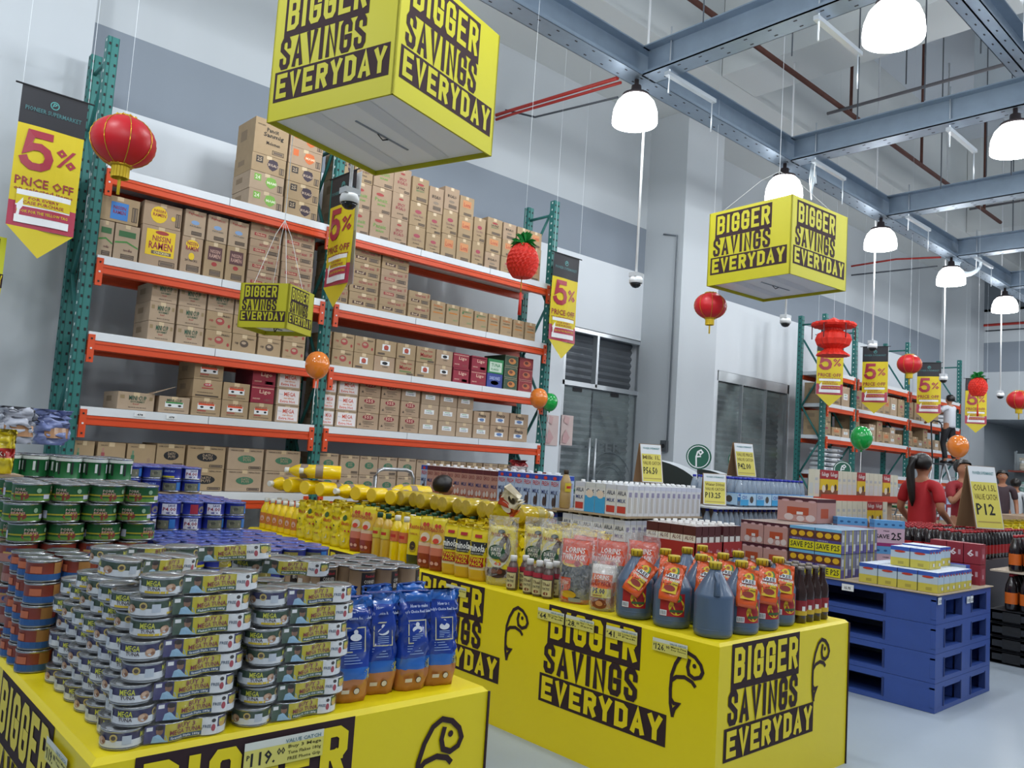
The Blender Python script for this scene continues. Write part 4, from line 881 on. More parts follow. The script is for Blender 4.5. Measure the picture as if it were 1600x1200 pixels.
def pack_fn(green, var):
    """three cans side by side along x inside a printed promo sleeve and clear shrink film"""
    def f():
        e = empty('tuna_three_pack'); r = .0425; h_ = .041; xs = (-.088, 0, .088)
        for i, x in enumerate(xs):
            key = (green, (var + i) % 3)
            if key not in _cm: o = tuna_can_fn(green, -PI / 2 + [.5, -1.2, 2.2][(var + i) % 3]).build('tin_can', e); _cm[key] = o.data
            else: o = bpy.data.objects.new('tin_can', _cm[key]); COL.objects.link(o); o.parent = e
            o.location = (x, 0, 0)
        # sleeve follows a shallow wave over the cans
        def env(x):
            y = 0
            for c in xs:
                d = abs(x - c)
                if d < r: y = max(y, math.sqrt(r * r - d * d))
            return max(y, r * .80) if abs(x) < .088 else y
        N = 30; x0, x1 = -.055, .128
        pts = [x0 + (x1 - x0) * i / N for i in range(N + 1)]
        L = x1 - x0
        def mp(a, b_, e_=0):
            x = min(x0 + a, x1); return Vector((x, -(env(x) + .0022 + e_), b_))
        b = MB(); z0, z1 = .003, h_ - .002; hh = z1 - z0
        dk = M('2f4a35', .35) if green else M('352f66', .35)
        def R(a, c, col, e_=0, lo=0, hi=1):
            b.rect(mp, a * L, z0 + lo * hh, c * L, z0 + hi * hh, col, e_, max(2, int((c - a) * 70)))
        R(0, .22, dk); R(.22, .66, M('c2b424', .35)); R(.66, .84, M('e3e4e4', .35)); R(.84, .975, dk); R(.84, .975, M('d8dce0', .4), .0003, 0, .4)
        b.disc(lambda a, c, e_=0: mp(a, c, e_), .165 * L, z0 + .64 * hh, .007, hh * .26, M('8d6a55', .6), .0005, 10)      # face
        b.disc(mp, .165 * L, z0 + .82 * hh, .0085, hh * .15, M('2e2422', .6), .0006, 10)
        b.poly(mp, [(.08 * L, z0), (.26 * L, z0), (.235 * L, z0 + .36 * hh), (.165 * L, z0 + .46 * hh), (.1 * L, z0 + .36 * hh)], M('8fb4cc', .5), .0004)
        b.rect(mp, .02 * L, z0 + .7 * hh, .09 * L, z0 + .92 * hh, M('e3e4e4', .4), .0004, 2)
        b.text(mp, 'BUY 3', .36 * L, z0 + .66 * hh, .58 * L, z0 + .95 * hh, M('7a1828', .4), .0018)
        b.text(mp, 'MEGA TUNA', .275 * L, z0 + .34 * hh, .65 * L, z0 + .62 * hh, M('7a1828', .4), .0018)
        b.rect(mp, .27 * L, z0 + .04 * hh, .66 * L, z0 + .28 * hh, M('39506a' if not green else '41604a', .4), .0003, 12)
        b.text(mp, 'Flakes in Oil 180g' if green else 'Spanish Style 180g', .285 * L, z0 + .07 * hh, .64 * L, z0 + .24 * hh, M('dfe2e4', .4), .0018)
        b.text(mp, 'FREE', .67 * L, z0 + .42 * hh, .76 * L, z0 + .6 * hh, M('39506a', .4), .0006); b.disc(mp, .79 * L, z0 + .4 * hh, .005, hh * .22, M('a83040', .5), .0006, 10); b.disc(mp, .79 * L, z0 + .82 * hh, .005, hh * .12, M('2e2422', .6), .0006, 8)
        b.disc(mp, .905 * L, z0 + .62 * hh, .009, hh * .26, M('c8a050', .4), .0006, 10); b.text(mp, 'MEGA', .86 * L, z0 + .66 * hh, .96 * L, z0 + .9 * hh, M('cfd03a', .4), .001)
        b.build('promo_sleeve', e)
        b = MB(); rr_ = r + .004; per = []
        for i in range(13): a = PI / 2 + PI * i / 12; per.append((-.088 + rr_ * math.cos(a), rr_ * math.sin(a)))
        for i in range(1, 12): x = -.088 + .176 * i / 12; per.append((x, -(env(x) + .0045)))
        for i in range(13): a = -PI / 2 + PI * i / 12; per.append((.088 + rr_ * math.cos(a), rr_ * math.sin(a)))
        for i in range(1, 12): x = .088 - .176 * i / 12; per.append((x, env(x) + .0045))
        n = len(per); o = 0
        v = [(x, y, z) for z in (.0, h_ + .0005) for x, y in per]; v += [(x * .96, y * .8, h_ + .0022) for x, y in per]
        fs = [(i, (i + 1) % n, (i + 1) % n + n, i + n) for i in range(n)] + [(i + n, (i + 1) % n + n, (i + 1) % n + 2 * n, i + 2 * n) for i in range(n)] + [tuple(2 * n + i for i in range(n))]
        b.add(v, fs, FILM, True); b.build('shrink_film', e)
        return e
    return f
PITCH = .0445
def riser(x0, y0, x1, y1, z0, z1, lab):
    b = MB(); b.box(((x0 + x1) / 2, (y0 + y1) / 2, (z0 + z1) / 2 + .001), (x1 - x0, y1 - y0, z1 - z0 - .003), CARD)
    b.box(((x0 + x1) / 2, (y0 + y1) / 2, z1 - .001), (.05, y1 - y0, .001), M('cdb794', .35))
    return tag(b.build('riser_box'), lab, 'box')
rows = [1.842 + .0905 * k for k in range(7)]
rowname = ['front', 'second', 'third', 'fourth', 'fifth', 'sixth', 'rearmost']
rt = random.Random(21)
riser(.895, 1.98, 1.15, 2.43, TZ, TZ + 4 * PITCH, 'brown carton riser buried under the middle tuna packs')
topz = {}
for c, cx in enumerate((.735, 1.008)):
    for k, y in enumerate(rows):
        nl = [[8, 7, 7, 7, 7, 6, 6], [7, 6, 6, 6, 6, 5, 5]][c][k]
        l0 = 4 if (c == 1 and k >= 2) else 0
        for l in range(l0, nl):
            if c == 0: green = l >= 5 or (k > 2 and l == 4)
            else: green = l != 6 if k == 0 else l < 6
            tw = rt.uniform(-.035, .035) * (1.2 if c == 0 else .8); sh = (.007 if l % 2 else -.006) 
            if k == 0: sh += (-.02 + .005 * l) if c == 0 else -.008 + .003 * l
            put(('pack', green, (k + l) % 3), pack_fn(green, (k + l) % 3), (cx + sh + .005, y + rt.uniform(-.001, .001), TZ + .001 + l * PITCH), tw if k == 0 else tw * .12,
                '%s tuna three-pack, %s, %s row, %s pile' % ('green' if green else 'purple', lay(l, nl), rowname[k], 'corner' if c == 0 else 'inner'), 'tuna pack', 'tuna three-packs')
        topz[(c, k)] = TZ + nl * PITCH
for i, (x, y, z, rz, rx, g, t) in enumerate(((.70, 2.0, .968, .45, .08, True, 'tilted across the tuna piles, lid with a round sticker'), (.92, 2.12, .972, -.35, -.10, True, 'leaning in the middle of the heap, front label up'), (1.10, 2.12, .935, -.35, .08, True, 'slid onto the back of the heap'), (.76, 2.2, .965, -.1, 0, True, 'lying on the rear tuna rows'))):
    put(('pack', g, i % 3), pack_fn(g, i % 3), (x, y, z + .012), 0, 'loose green tuna three-pack ' + t, 'tuna pack', rot=(rx, rx * .6, rz))
# red and blue sardine cans at the table's outer edge
def plain_can_fn(r, h_, name, paint):
    def f():
        b = MB(); paint(b, r, h_); return b.build(name)
    return f
def p_redblue(b, r, h_):
    can_body(b, r, h_, M('8a3a2c', .45), 20); mp = cyl_map(r, .006); c = 2 * PI * r; hb = h_ - .012
    b.rect(mp, 0, 0, c, hb * .35, M('2c5a94', .45), .0003, 20); b.rect(mp, .0, hb * .35, .03, hb, M('a07038', .5), .0004, 4); b.rect(mp, -.06, hb * .4, -.03, hb * .8, M('c06a48', .5), .0005, 4)
def p_green(b, r, h_):
    can_body(b, r, h_, M('235c34', .4), 24); mp = cyl_map(r, .006, -PI / 2 - .8); c = 2 * PI * r; hb = h_ - .012
    b.rect(mp, 0, 0, c, hb * .22, M('5d8a36', .4), .0002, 24); b.rect(mp, 0, hb * .34, c, hb * .44, M('a8a02c', .4), .0003, 24)
    for o in (0, c / 2):
        b.disc(mp, o + .03, hb * .3, .025, hb * .28, M('7a3528', .5), .0006, 14); b.text(mp, 'PORK', o + .012, hb * .62, o + .045, hb * .8, M('b8a89c', .5), .0008); b.text(mp, 'BEANS', o + .012, hb * .42, o + .05, hb * .58, M('c9a08c', .5), .0009)
        b.disc(mp, o + .08, hb * .66, .007, hb * .16, M('8aa88a', .5), .0006, 10); b.rect(mp, o + .095, hb * .12, o + .12, hb * .62 if o else hb * .4, M('c5c6d8', .5), .0006, 4)
def p_red(b, r, h_):
    can_body(b, r, h_, M('8c3a30', .4), 24); mp = cyl_map(r, .006, -PI / 2 - .7); c = 2 * PI * r; hb = h_ - .012
    b.rect(mp, 0, hb * .0, c, hb * .5, M('a8746a', .4), .0002, 24); b.rect(mp, 0, hb * .5, c * .6, hb * .62, M('c09a58', .4), .0003, 14)
    for o in (0, c / 2):
        b.text(mp, 'FIESTA', o + .01, hb * .6, o + .05, hb * .85, M('3f4f7c', .5), .0006); b.disc(mp, o + .035, hb * .28, .018, hb * .2, M('38508c', .5), .0006, 12); b.disc(mp, o + .07, hb * .35, .018, hb * .3, M('bdb0a8', .5), .0005, 12)
for k in range(2):
    for j in range(3):
        for l in range(5):
            put('redblue', plain_can_fn(.0425, .058, 'sardine_can', p_redblue), (.601 + k * .0905 + (.002 if l % 2 else 0), 2.52 + j * .0905, TZ + .001 + l * .0595), rt.uniform(-.5, .5),
                'red and blue sardine can, %s of stack, %s stack %s' % (lay(l, 5), ORD[j], 'on the table edge' if k == 0 else 'one in from the edge'), 'can', 'red and blue sardine cans')
# flat green and red tins in the tall pile behind
for j, y in enumerate((2.86, 2.968, 3.076)):
    for i in range(4):
        x = .612 + i * .109
        nl = 8
        for l in range(0 if j == 0 else 5, nl):
            g = l >= 5
            put('greencan' if g else 'redcan', plain_can_fn(.0515, .059, 'food_tin', p_green if g else p_red), (x + (.012 if l % 2 else -.006) , y, TZ + .001 + l * .0605), rt.uniform(-.6, .6),
                'wide %s tin, %s layer, %s across, %s row of the tall pile' % ('green' if g else 'red', lay(l, nl), ORD[i], rowname[j]), 'can', 'wide tins in the tall pile')
riser(.57, 2.93, .98, 3.13, TZ, TZ + 5 * .0605, 'brown carton riser hidden behind the wide red tins')
def p_green2(b, r, h_):
    can_body(b, r, h_, M('1f6a38', .4), 22); mp = cyl_map(r, .006, -PI / 2 - .8); c = 2 * PI * r; hb = h_ - .012
    for k in range(6): b.rect(mp, k * c / 6 + .01, hb * .3, k * c / 6 + .018, hb * .75, M('d8dcd8', .5), .0005, 2); b.rect(mp, k * c / 6 + .022, hb * .2, k * c / 6 + .03, hb * .8, M('1c2420', .5), .0005, 2)
    b.rect(mp, 0, hb * .84, c, hb, M('d0d4cc', .5), .0006, 22)
riser(.62, 3.30, 1.08, 3.6, TZ, 1.03, 'brown carton riser under the narrow green cans')
for j in range(3):
    for i in range(5):
        for l in range(2 if i > 1 or j else 1):
            put('green2', plain_can_fn(.0425, .085, 'milk_can', p_green2), (.66 + i * .0908, 3.345 + j * .0915, 1.031 + l * .0865), rt.uniform(-.6, .6), 'narrow green can with white rim, %s layer, %s across, %s row' % (lay(l, 2), ORD[i], rowname[j]), 'can', 'narrow green cans at the back')
# crumpled foil packs and a yellow pack on the far corner
def pouch(b, w_, d_, h_, paint, n=24, m=14, top=.03, seed=1, wr=.003, lean=0.0, flat0=.75):
    """sealed pouch: rounded block at the bottom closing to a flat crimped fin; paint(u,v) -> material, u 0..1 around from the middle of the back, v up"""
    q = random.Random(seed); o = len(b.v)
    def hw(v): return w_ / 2 * (.90 + .10 * min(1, v * 6) - .04 * math.sin(PI * v))
    def hd(v): return d_ / 2 * (max(0, 1 - (v ** 2.6)) * (flat0 + (1 - flat0) * min(1, v * 5)) + .02)
    for j in range(m + 1):
        v = j / m
        for i in range(n):
            a = PI / 2 + 2 * PI * i / n; ca, sa = math.cos(a), math.sin(a)
            x = hw(v) * math.copysign(abs(ca) ** .6, ca); y = hd(v) * math.copysign(abs(sa) ** .75, sa)
            jit = wr * (q.random() - .5) * 2 * (.3 + v)
            b.v.append((x * (1 + jit), y + jit * 1.2 + lean * v * v, h_ * v))
    for j in range(m):
        for i in range(n):
            a = o + j * n + i; c = o + j * n + (i + 1) % n
            b.f.append((a, c, c + n, a + n)); b.mi.append(b.m(paint((i + .5) / n, (j + .5) / m))); b.sm.append(True)
    b.f.append(tuple(o + i for i in reversed(range(n)))); b.mi.append(b.m(paint(.5, 0))); b.sm.append(False)
    b.f.append(tuple(o + m * n + i for i in range(n))); b.mi.append(b.m(paint(.5, 1))); b.sm.append(False)
    def mp(a, z, e_=0):
        v = max(0, min(1, z / h_)); k = min(.999, abs(a) / hw(v)); yy = hd(v) * max(0, 1 - k ** (1 / .6 * 2)) ** (.375)
        return Vector((a, -yy - .0042 - e_ + lean * v * v, z))
    return mp
def simple_pouch_fn(name, w_, d_, h_, cols, prints=(), seed=1, bag=False, wr=.003, coat=.5):
    """cols: [(v_top, hex)...] bottom to top; prints: (kind, args...) on the front"""
    def f():
        e = empty(name); b = MB()
        ms = [(vt, M(hx, .3, coat=coat)) for vt, hx in cols]
        def paint(u, v):
            for vt, mt in ms:
                if v <= vt: return mt
            return ms[-1][1]
        mp = pouch(b, w_, d_, h_, paint, seed=seed, wr=wr); b.build('pouch_body', e)
        b = MB()
        for pr in prints:
            k, a = pr[0], pr[1:]
            if k == 't': b.text(mp, a[0], a[1] * w_, a[2] * h_, a[3] * w_, a[4] * h_, M(a[5], .5), a[6] if len(a) > 6 else .0012)
            elif k == 'r': b.rect(mp, a[0] * w_, a[1] * h_, a[2] * w_, a[3] * h_, M(a[4], .4, coat=.3), a[5] if len(a) > 5 else .0004, 6)
            elif k == 'd': b.disc(mp, a[0] * w_, a[1] * h_, a[2] * w_, a[3] * h_, M(a[4], .45), a[5] if len(a) > 5 else .0008, 16)
        if prints: b.build('printed_label', e)
        if bag:
            b = MB(); pouch(b, w_ * 1.1, d_ * 1.08, h_ * 1.16, lambda u, v: BAGFILM, seed=seed + 5, wr=.012); b.build('clear_bag', e)
        return e
    return f
for i, (x, y, hx, t) in enumerate(((.60, 3.42, 'c8ccd0', 'silver'), (.72, 3.52, 'b8bcc8', 'silver'), (.86, 3.55, '7c88b8', 'silver and blue'))):
    put(('foil', i), simple_pouch_fn('foil_pack', .13, .09, .14, [(1, hx)], (('r', -.4, .2, .4, .5, 'a8784c'),), seed=i, wr=.03), (x - .02, y + .02 + .04 * i, 1.235 if i else 1.148), .2 * i, 'crumpled %s foil pack on the far corner, %s of three' % (t, ORD[i]), 'pack')
put('ybag', simple_pouch_fn('noodle_pack', .1, .05, .15, [(.35, 'e0c818'), (.55, 'b8281c'), (1, 'e0c818')], (('t', 'LUCKY', -.3, .4, .3, .5, 'e8e0d0'),), seed=4, wr=.02), (.585, 3.2, 1.14), -.3, 'small yellow pack with a red band at the very edge', 'pack')
riser(.56, 3.15, .66, 3.29, TZ, 1.138, 'brown carton riser under the small yellow pack')
# blue embossed tuna tins, stepped pyramid
BL = M('23308a', .35); 
def p_blue(var):
    def f(b, r, h_):
        can_body(b, r, h_, BL, 22); mp = cyl_map(r, .006, -PI / 2 - 1.0); c = 2 * PI * r; hb = h_ - .012
        # blue film over the lid
        b.lathe([(r + .0015, h_ - .006), (r + .002, h_ + .0005), (r - .006, h_ + .001), (.004, h_ + .0008)], M('5668bc', .2, .45, noise=.6, nscale=40), 22, cap=False)
        for o in (0, c / 2):
            if var == 0: b.rect(mp, o, 0, o + .055, hb * .95, M('d9d8e0', .4), .0005, 6); b.text(mp, 'SAVE', o + .022, hb * .68, o + .05, hb * .9, M('2c2f6c', .5), .0009); b.text(mp, 'P4.00', o + .004, hb * .3, o + .052, hb * .64, M('8c1f3c', .5), .0009); b.disc(mp, o + .03, hb * .14, .014, hb * .1, M('6a6a98', .5), .0009, 10)
            elif var == 1: b.rect(mp, o + .0, hb * .05, o + .06, hb * .8, M('6a6c58', .5), .0005, 6); b.disc(mp, o + .03, hb * .4, .022, hb * .26, M('948c78', .6), .0008, 12); b.rect(mp, o + .062, hb * .1, o + .085, hb * .9, M('2f6fb8', .4), .0005, 3); b.disc(mp, o + .022, hb * .5, .01, hb * .14, M('4b4c40', .6), .001, 10)
            elif var == 2: b.rect(mp, o, 0, o + .05, hb * .9, M('8c8340', .5), .0005, 6); b.disc(mp, o + .02, hb * .5, .018, hb * .3, M('c8c0a4', .6), .0008, 12); b.rect(mp, o + .03, 0, o + .08, hb * .22, M('c9bc22', .4), .0009, 5)
            elif var == 3: b.rect(mp, o, hb * .05, o + .03, hb * .9, M('a02838', .5), .0005, 4); b.disc(mp, o + .05, hb * .45, .018, hb * .32, M('7c746c', .6), .0005, 12); b.rect(mp, o + .08, hb * .1, o + .1, hb * .9, M('d9d8e0', .4), .0005, 3)
            else: b.text(mp, 'CENTURY', o + .02, hb * .6, o + .07, hb * .8, M('9fb4e0', .4), .0006); b.rect(mp, o + .01, hb * .05, o + .07, hb * .22, M('c9bc22', .4), .0005, 5)
    return f
HB = .056
def blues(x0, nx, y0, ny, z0, nl, tname, pool, face):
    for j in range(ny):
        for i in range(nx):
            for l in range(nl if (j == 0 or i == 0) else 1):
                z = z0 - (l + 1) * (HB + .002)
                v = face[l][i % len(face[l])] if j == 0 else pool[(i * 3 + j * 5) % len(pool)]
                put(('blue', v), plain_can_fn(.0425, HB, 'tuna_tin', p_blue(v)), (x0 + i * .0902 + (.02 if j % 2 else 0), y0 + j * .0902, z), 0 if j == 0 and v == 0 else rt.uniform(-.8, .8),
                    'blue tuna tin, %s, %s across, %s row, %s step' % (['top', 'one below', 'two below'][l], ORD[i], ORD[j], tname), 'can', 'blue tuna tins')
    riser(x0 + .075, y0 + .055, x0 + nx * .0902 - .05, y0 + (ny - 1) * .0902 + .03, z0 - nl * (HB + .002), z0 - (HB + .002) - .001, 'brown carton inside the %s step of blue tins' % tname)
    riser(x0 - .035, y0 - .035, x0 + nx * .0902 - .05, y0 + (ny - 1) * .0902 + .03, TZ, z0 - nl * (HB + .002) - .001 if nl > 1 else z0 - 3 * (HB + .002), 'brown carton base beneath the %s step of blue tins' % tname) if z0 - nl * (HB + .002) - TZ > .02 else None
blues(1.05, 6, 2.64, 7, TZ + 5 * (HB + .002) + .002, 3, 'lowest', [4, 2, 1, 4], [[4, 2, 2, 0, 2, 1], [4, 2, 2, 2, 4, 2], [4, 2, 1, 2, 4, 2]])
blues(1.13, 5, 3.33, 5, 1.045, 2, 'middle', [1, 3, 4, 0, 1], [[3, 0, 3, 0, 1], [3, 1, 0, 1, 1]])
blues(1.14, 5, 3.86, 4, 1.16, 2, 'highest', [1, 4, 1, 0], [[0, 1, 1, 4], [1, 1, 4, 1]])
# corned beef cans
def p_corned(b, r, h_):
    can_body(b, r, h_, M('a58a6e', .4), 22); mp = cyl_map(r, .006, -PI / 2 - .7); c = 2 * PI * r; hb = h_ - .012
    for o in (0, c * .52):
        b.rect(mp, o + .012, hb * .22, o + .062, hb * .95, M('2a2422', .45), .0005, 6); b.text(mp, 'CORNED', o + .02, hb * .58, o + .056, hb * .7, M('d0c8bc', .5), .001); b.text(mp, 'BEEF', o + .02, hb * .38, o + .056, hb * .54, M('d0c8bc', .5), .001)
        b.text(mp, 'Purefoods', o + .024, hb * .78, o + .056, hb * .88, M('b03038', .5), .001); b.rect(mp, o + .03, 0, o + .05, hb * .16, M('8c2a30', .5), .0006, 3); b.rect(mp, o + .078, hb * .2, o + .098, hb * .5, M('d4d0c8', .5), .0006, 3)
for j in range(4):
    for i in range(4):
        if j == 0 and i == 0: continue
        for l in range(3 if j < 2 else 3):
            if j >= 2 and l < 2: continue
            put('corned', plain_can_fn(.0385, .098, 'corned_beef_can', p_corned), (1.285 + i * .0815, 2.12 + j * .0815, TZ + .001 + l * .0995), rt.uniform(-.7, .7), 'corned beef can, %s layer, %s across, %s row' % (lay(l, 3), ORD[i], ORD[j]), 'can', 'corned beef cans')
riser(1.25, 2.25, 1.56, 2.41, TZ, TZ + 2 * .0995 - .001, 'brown carton under the rear corned beef cans')

# blue mayonnaise pouches
def mayo_fn(seed):
    def f():
        e = empty('mayonnaise_pouch'); w_, d_, h_ = .104, .075, .265; BM = M('1b3f9e', .22, coat=.8, noise=.25, nscale=9); OM = M('b8743a', .3, coat=.6); LB = M('2a68bc', .25, coat=.7)
        b = MB(); mp = pouch(b, w_, d_, h_, lambda u, v: OM if v < .2 else (LB if v < .32 or v > .88 else BM), m=18, seed=seed, wr=.012); b.build('pouch_body', e)
        b = MB(); b.text(mp, 'How to make', -.02, .222, .035, .231, M('c8d4ec', .5), .001); b.text(mp, "Lady's Choice Real Salad", -.045, .206, .045, .216, M('c8d4ec', .5), .001)
        for a, c, a1, c1 in ((-.028, .128, .028, .131), (-.028, .187, .028, .19), (-.028, .128, -.025, .19), (.025, .128, .028, .19)): b.rect(mp, a, c, a1, c1, M('c9c4a0', .4), .001, 3)
        b.disc(mp, 0, .165, .016, .009, M('d8dce4', .5), .001); b.disc(mp, 0, .178, .006, .006, M('d8dce4', .5), .001)
        for k in range(4): b.rect(mp, -.016, .136 + .005 * k, .016, .138 + .005 * k, M('8fa8d8', .5), .001, 3)
        for k in range(4): b.rect(mp, -.03, .1 + .007 * k, .02 - .006 * k, .102 + .007 * k, M('8fa8d8', .5), .001, 3)
        for k in range(6):
            a = PI * k / 6; b.strokes(mp, [[(.5 - .5 * math.cos(a), .5 - .5 * math.sin(a)), (.5 + .5 * math.cos(a), .5 + .5 * math.sin(a))]], .028, .06, .05, .085, .002, M('c9bc3a', .5), .001)
        b.disc(mp, .01, .03, .009, .009, INK, .0008); b.disc(mp, .01, .03, .0075, .0075, M('d8d0c4', .5), .0012); b.rect(mp, -.03, .025, -.01, .035, M('d8d0c4', .4), .001, 2)
        b.build('printed_label', e); return e
    return f
for i, (x, y, s_) in enumerate(((1.19, 1.875, -.15), (1.293, 1.9, -.2), (1.393, 1.885, -.12), (1.49, 1.885, -.2))):
    put(('mayo', i), mayo_fn(i), (x, y, TZ + .001), s_, 'blue and orange mayonnaise pouch, %s from the tuna packs along the table front' % ORD[i], 'pouch', 'front mayonnaise pouches')
for i, x in enumerate((1.225, 1.345, 1.465)):
    put(('mayo', i), mayo_fn(i), (x, 2.0, TZ + .001), .25, 'blue mayonnaise pouch in the back row, %s one beside the tuna packs' % ORD[i], 'pouch', 'rear mayonnaise pouches')
# ============================================================ goods on the long table
def lathe_bottle(b, prof, mt, n=18, cap_c=None, cap_r=.014, cap_h=.02):
    b.lathe(prof, mt, n); z = prof[-1][1]
    if cap_c: b.lathe([(cap_r, z - .002), (cap_r, z + cap_h)], cap_c, 12)
SOY = M('2c3540', .3, coat=.3); SOYB = M('55677c', .38, coat=.2)
def jug_fn(pouchy, turn=0, back=False):
    def f():
        e = empty('soy_sauce_jug'); r = .078; mt = M('4e627c', .35, coat=.25)
        prof = [(.066, 0), (.074, .006), (r, .02), (r, .15), (.079, .158), (.074, .168), (.060, .195), (.040, .228), (.026, .25), (.021, .262), (.021, .272)]
        b = MB(); b.lathe(prof, mt, 30); b.lathe([(r + .0005, .03), (r + .0015, .032), (r + .0005, .034)], mt, 30, cap=False); b.build('bottle_body', e)
        b = MB(); b.lathe([(.025, .262), (.026, .285), (.024, .29)], M('c4a81e', .4), 18)
        for k in range(9): a = 2 * PI * k / 9; b.box((.0255 * math.cos(a), .0255 * math.sin(a), .275), (.003, .003, .02), M('6e5a14', .5), rz=a)
        b.build('cap', e)
        ha = -PI / 2 if back else PI * .35
        b = MB(); c, s_ = math.cos(ha), math.sin(ha)
        b.tube([(.026 * c, .026 * s_, .252), (.05 * c, .05 * s_, .245), (.068 * c, .068 * s_, .215), (.0755 * c, .0755 * s_, .165)], [.009, .011, .011, .013], mt, 8); b.build('handle', e)
        if not back:
            mp = cyl_map(r, 0, -PI / 2 + turn, .0012); b = MB()
            b.rect(mp, -.052, .05, .052, .142, M('a51c24', .45), 0, 10); b.disc(mp, .018, .09, .033, .034, M('d9b81c', .45), .0008, 20); b.disc(mp, .018, .125, .02, .017, M('2d7a3c', .45), .0012, 16); b.disc(mp, .018, .125, .01, .01, M('d9b81c', .45), .0016, 10)
            b.text(mp, 'SOY SAUCE', -.012, .088, .048, .098, M('8c1c20', .5), .0016); b.rect(mp, -.01, .068, .045, .078, M('3b5a2c', .5), .0016, 4); b.rect(mp, -.052, .052, -.022, .074, WHITE, .0014, 3)
            for k in range(7): b.rect(mp, -.049 + .0036 * k, .055, -.0475 + .0036 * k, .071, INK, .0018)
            b.build('printed_label', e)
        if pouchy:
            # free vinegar pouch taped at the neck
            q = empty('x'); bpy.data.objects.remove(q); b = MB()
            mp2 = pouch(b, .088, .03, .155, lambda u, v: M('e25c24', .3, coat=.4), n=16, m=10, seed=3, wr=.01)
            b.rect(mp2, -.03, .03, .03, .085, M('d9b81c', .4), .0006, 4); b.disc(mp2, 0, .122, .024, .024, M('2d7a3c', .45), .0008, 16); b.disc(mp2, 0, .122, .017, .017, M('d9b81c', .45), .0012, 14); b.disc(mp2, 0, .124, .008, .008, M('a05a1c', .45), .0015, 8)
            b.rect(mp2, -.028, .094, .028, .112, WHITE, .0018, 3); b.text(mp2, 'FREE', -.024, .096, .024, .110, INK, .0022); b.text(mp2, 'CANE VINEGAR', -.036, .078, .036, .09, WHITE, .0014); b.disc(mp2, 0, .05, .024, .013, M('8c2a1c', .5), .0012, 12); b.text(mp2, 'MARCA PINA', -.03, .064, .03, .072, M('4a2418', .5), .0014)
            o = b.build('free_pouch', e); a = -PI / 2 + turn - .25; o.location = (.083 * math.cos(a) , .083 * math.sin(a), .112); o.rotation_euler = (-.36, 0, a + PI / 2)
            o.rotation_euler = (-.30, .12 if pouchy == 1 else .5, a + PI / 2)
        return e
    return f
fx = -PI / 2 + .55   # facing out over the long side and a little to the camera
for i, (x, y, p_, rz, t) in enumerate(((2.86, 2.27, 2, fx + .1, 'third along the long edge, pouch hanging crooked'), (2.865, 2.075, 1, fx + .1, 'second along the long edge'), (3.045, 1.865, 1, -.5, 'right behind the plain corner jug on the short edge'),
                                 (3.215, 1.87, 1, -.5, 'third along the short edge'), (3.385, 1.89, 1, -.5, 'last on the short edge before the brown bottles'), (3.04, 2.06, 1, -.5, 'in the inner rows, nearest the corner'), (3.21, 2.06, 1, -.6, 'in the inner rows, middle of the second line'),
                                 (3.04, 2.25, 1, -.6, 'in the inner rows behind the crooked pouch'), (3.38, 2.09, 2, -.5, 'in the inner rows beside the brown bottles'), (3.22, 2.26, 2, -.5, 'at the back of the jug group, middle'), (3.4, 2.3, 1, -.4, 'at the back of the jug group, far side'))):
    put(('jug', p_), jug_fn(p_), (x, y, TZ + .001), rz, 'soy sauce jug with orange pouch, ' + t, 'jug', 'soy sauce jugs')
put(('jug', 'b'), jug_fn(0, 0, True), (2.868, 1.875, TZ + .001), -.85, 'soy sauce jug turned label away on the table corner, yellow cap, handle showing', 'jug')
def beer_fn():
    e = empty('brown_bottle'); b = MB(); gl = M('33201c', .14, coat=.6)
    b.lathe([(.027, 0), (.03, .006), (.03, .13), (.026, .155), (.014, .185), (.0125, .23), (.014, .235)], gl, 18)
    mp = cyl_map(.0302, 0, -PI / 2 - 1.2); b.rect(mp, 0, .05, .1, .1, M('8c2028', .5), .0002, 14); b.rect(mp, 0, .035, .1, .055, M('c9a82c', .5), .0003, 14); b.rect(mp, .03, .055, .045, .075, WHITE, .0006, 3)
    b.build('bottle_body', e); b = MB(); b.lathe([(.0145, .232), (.016, .236), (.0145, .245), (.012, .247)], M('8a8078', .4, .5), 14); b.build('crown_cap', e); return e
for j in range(4):
    for i in range(4): put('beer', beer_fn, (3.515 + i * .068, 1.85 + j * .068, TZ + .001), -.6 + rt.uniform(-.2, .2), 'small dark brown condiment bottle, %s across, %s row by the table corner' % (ORD[i], ORD[j]), 'bottle', 'brown condiment bottles')
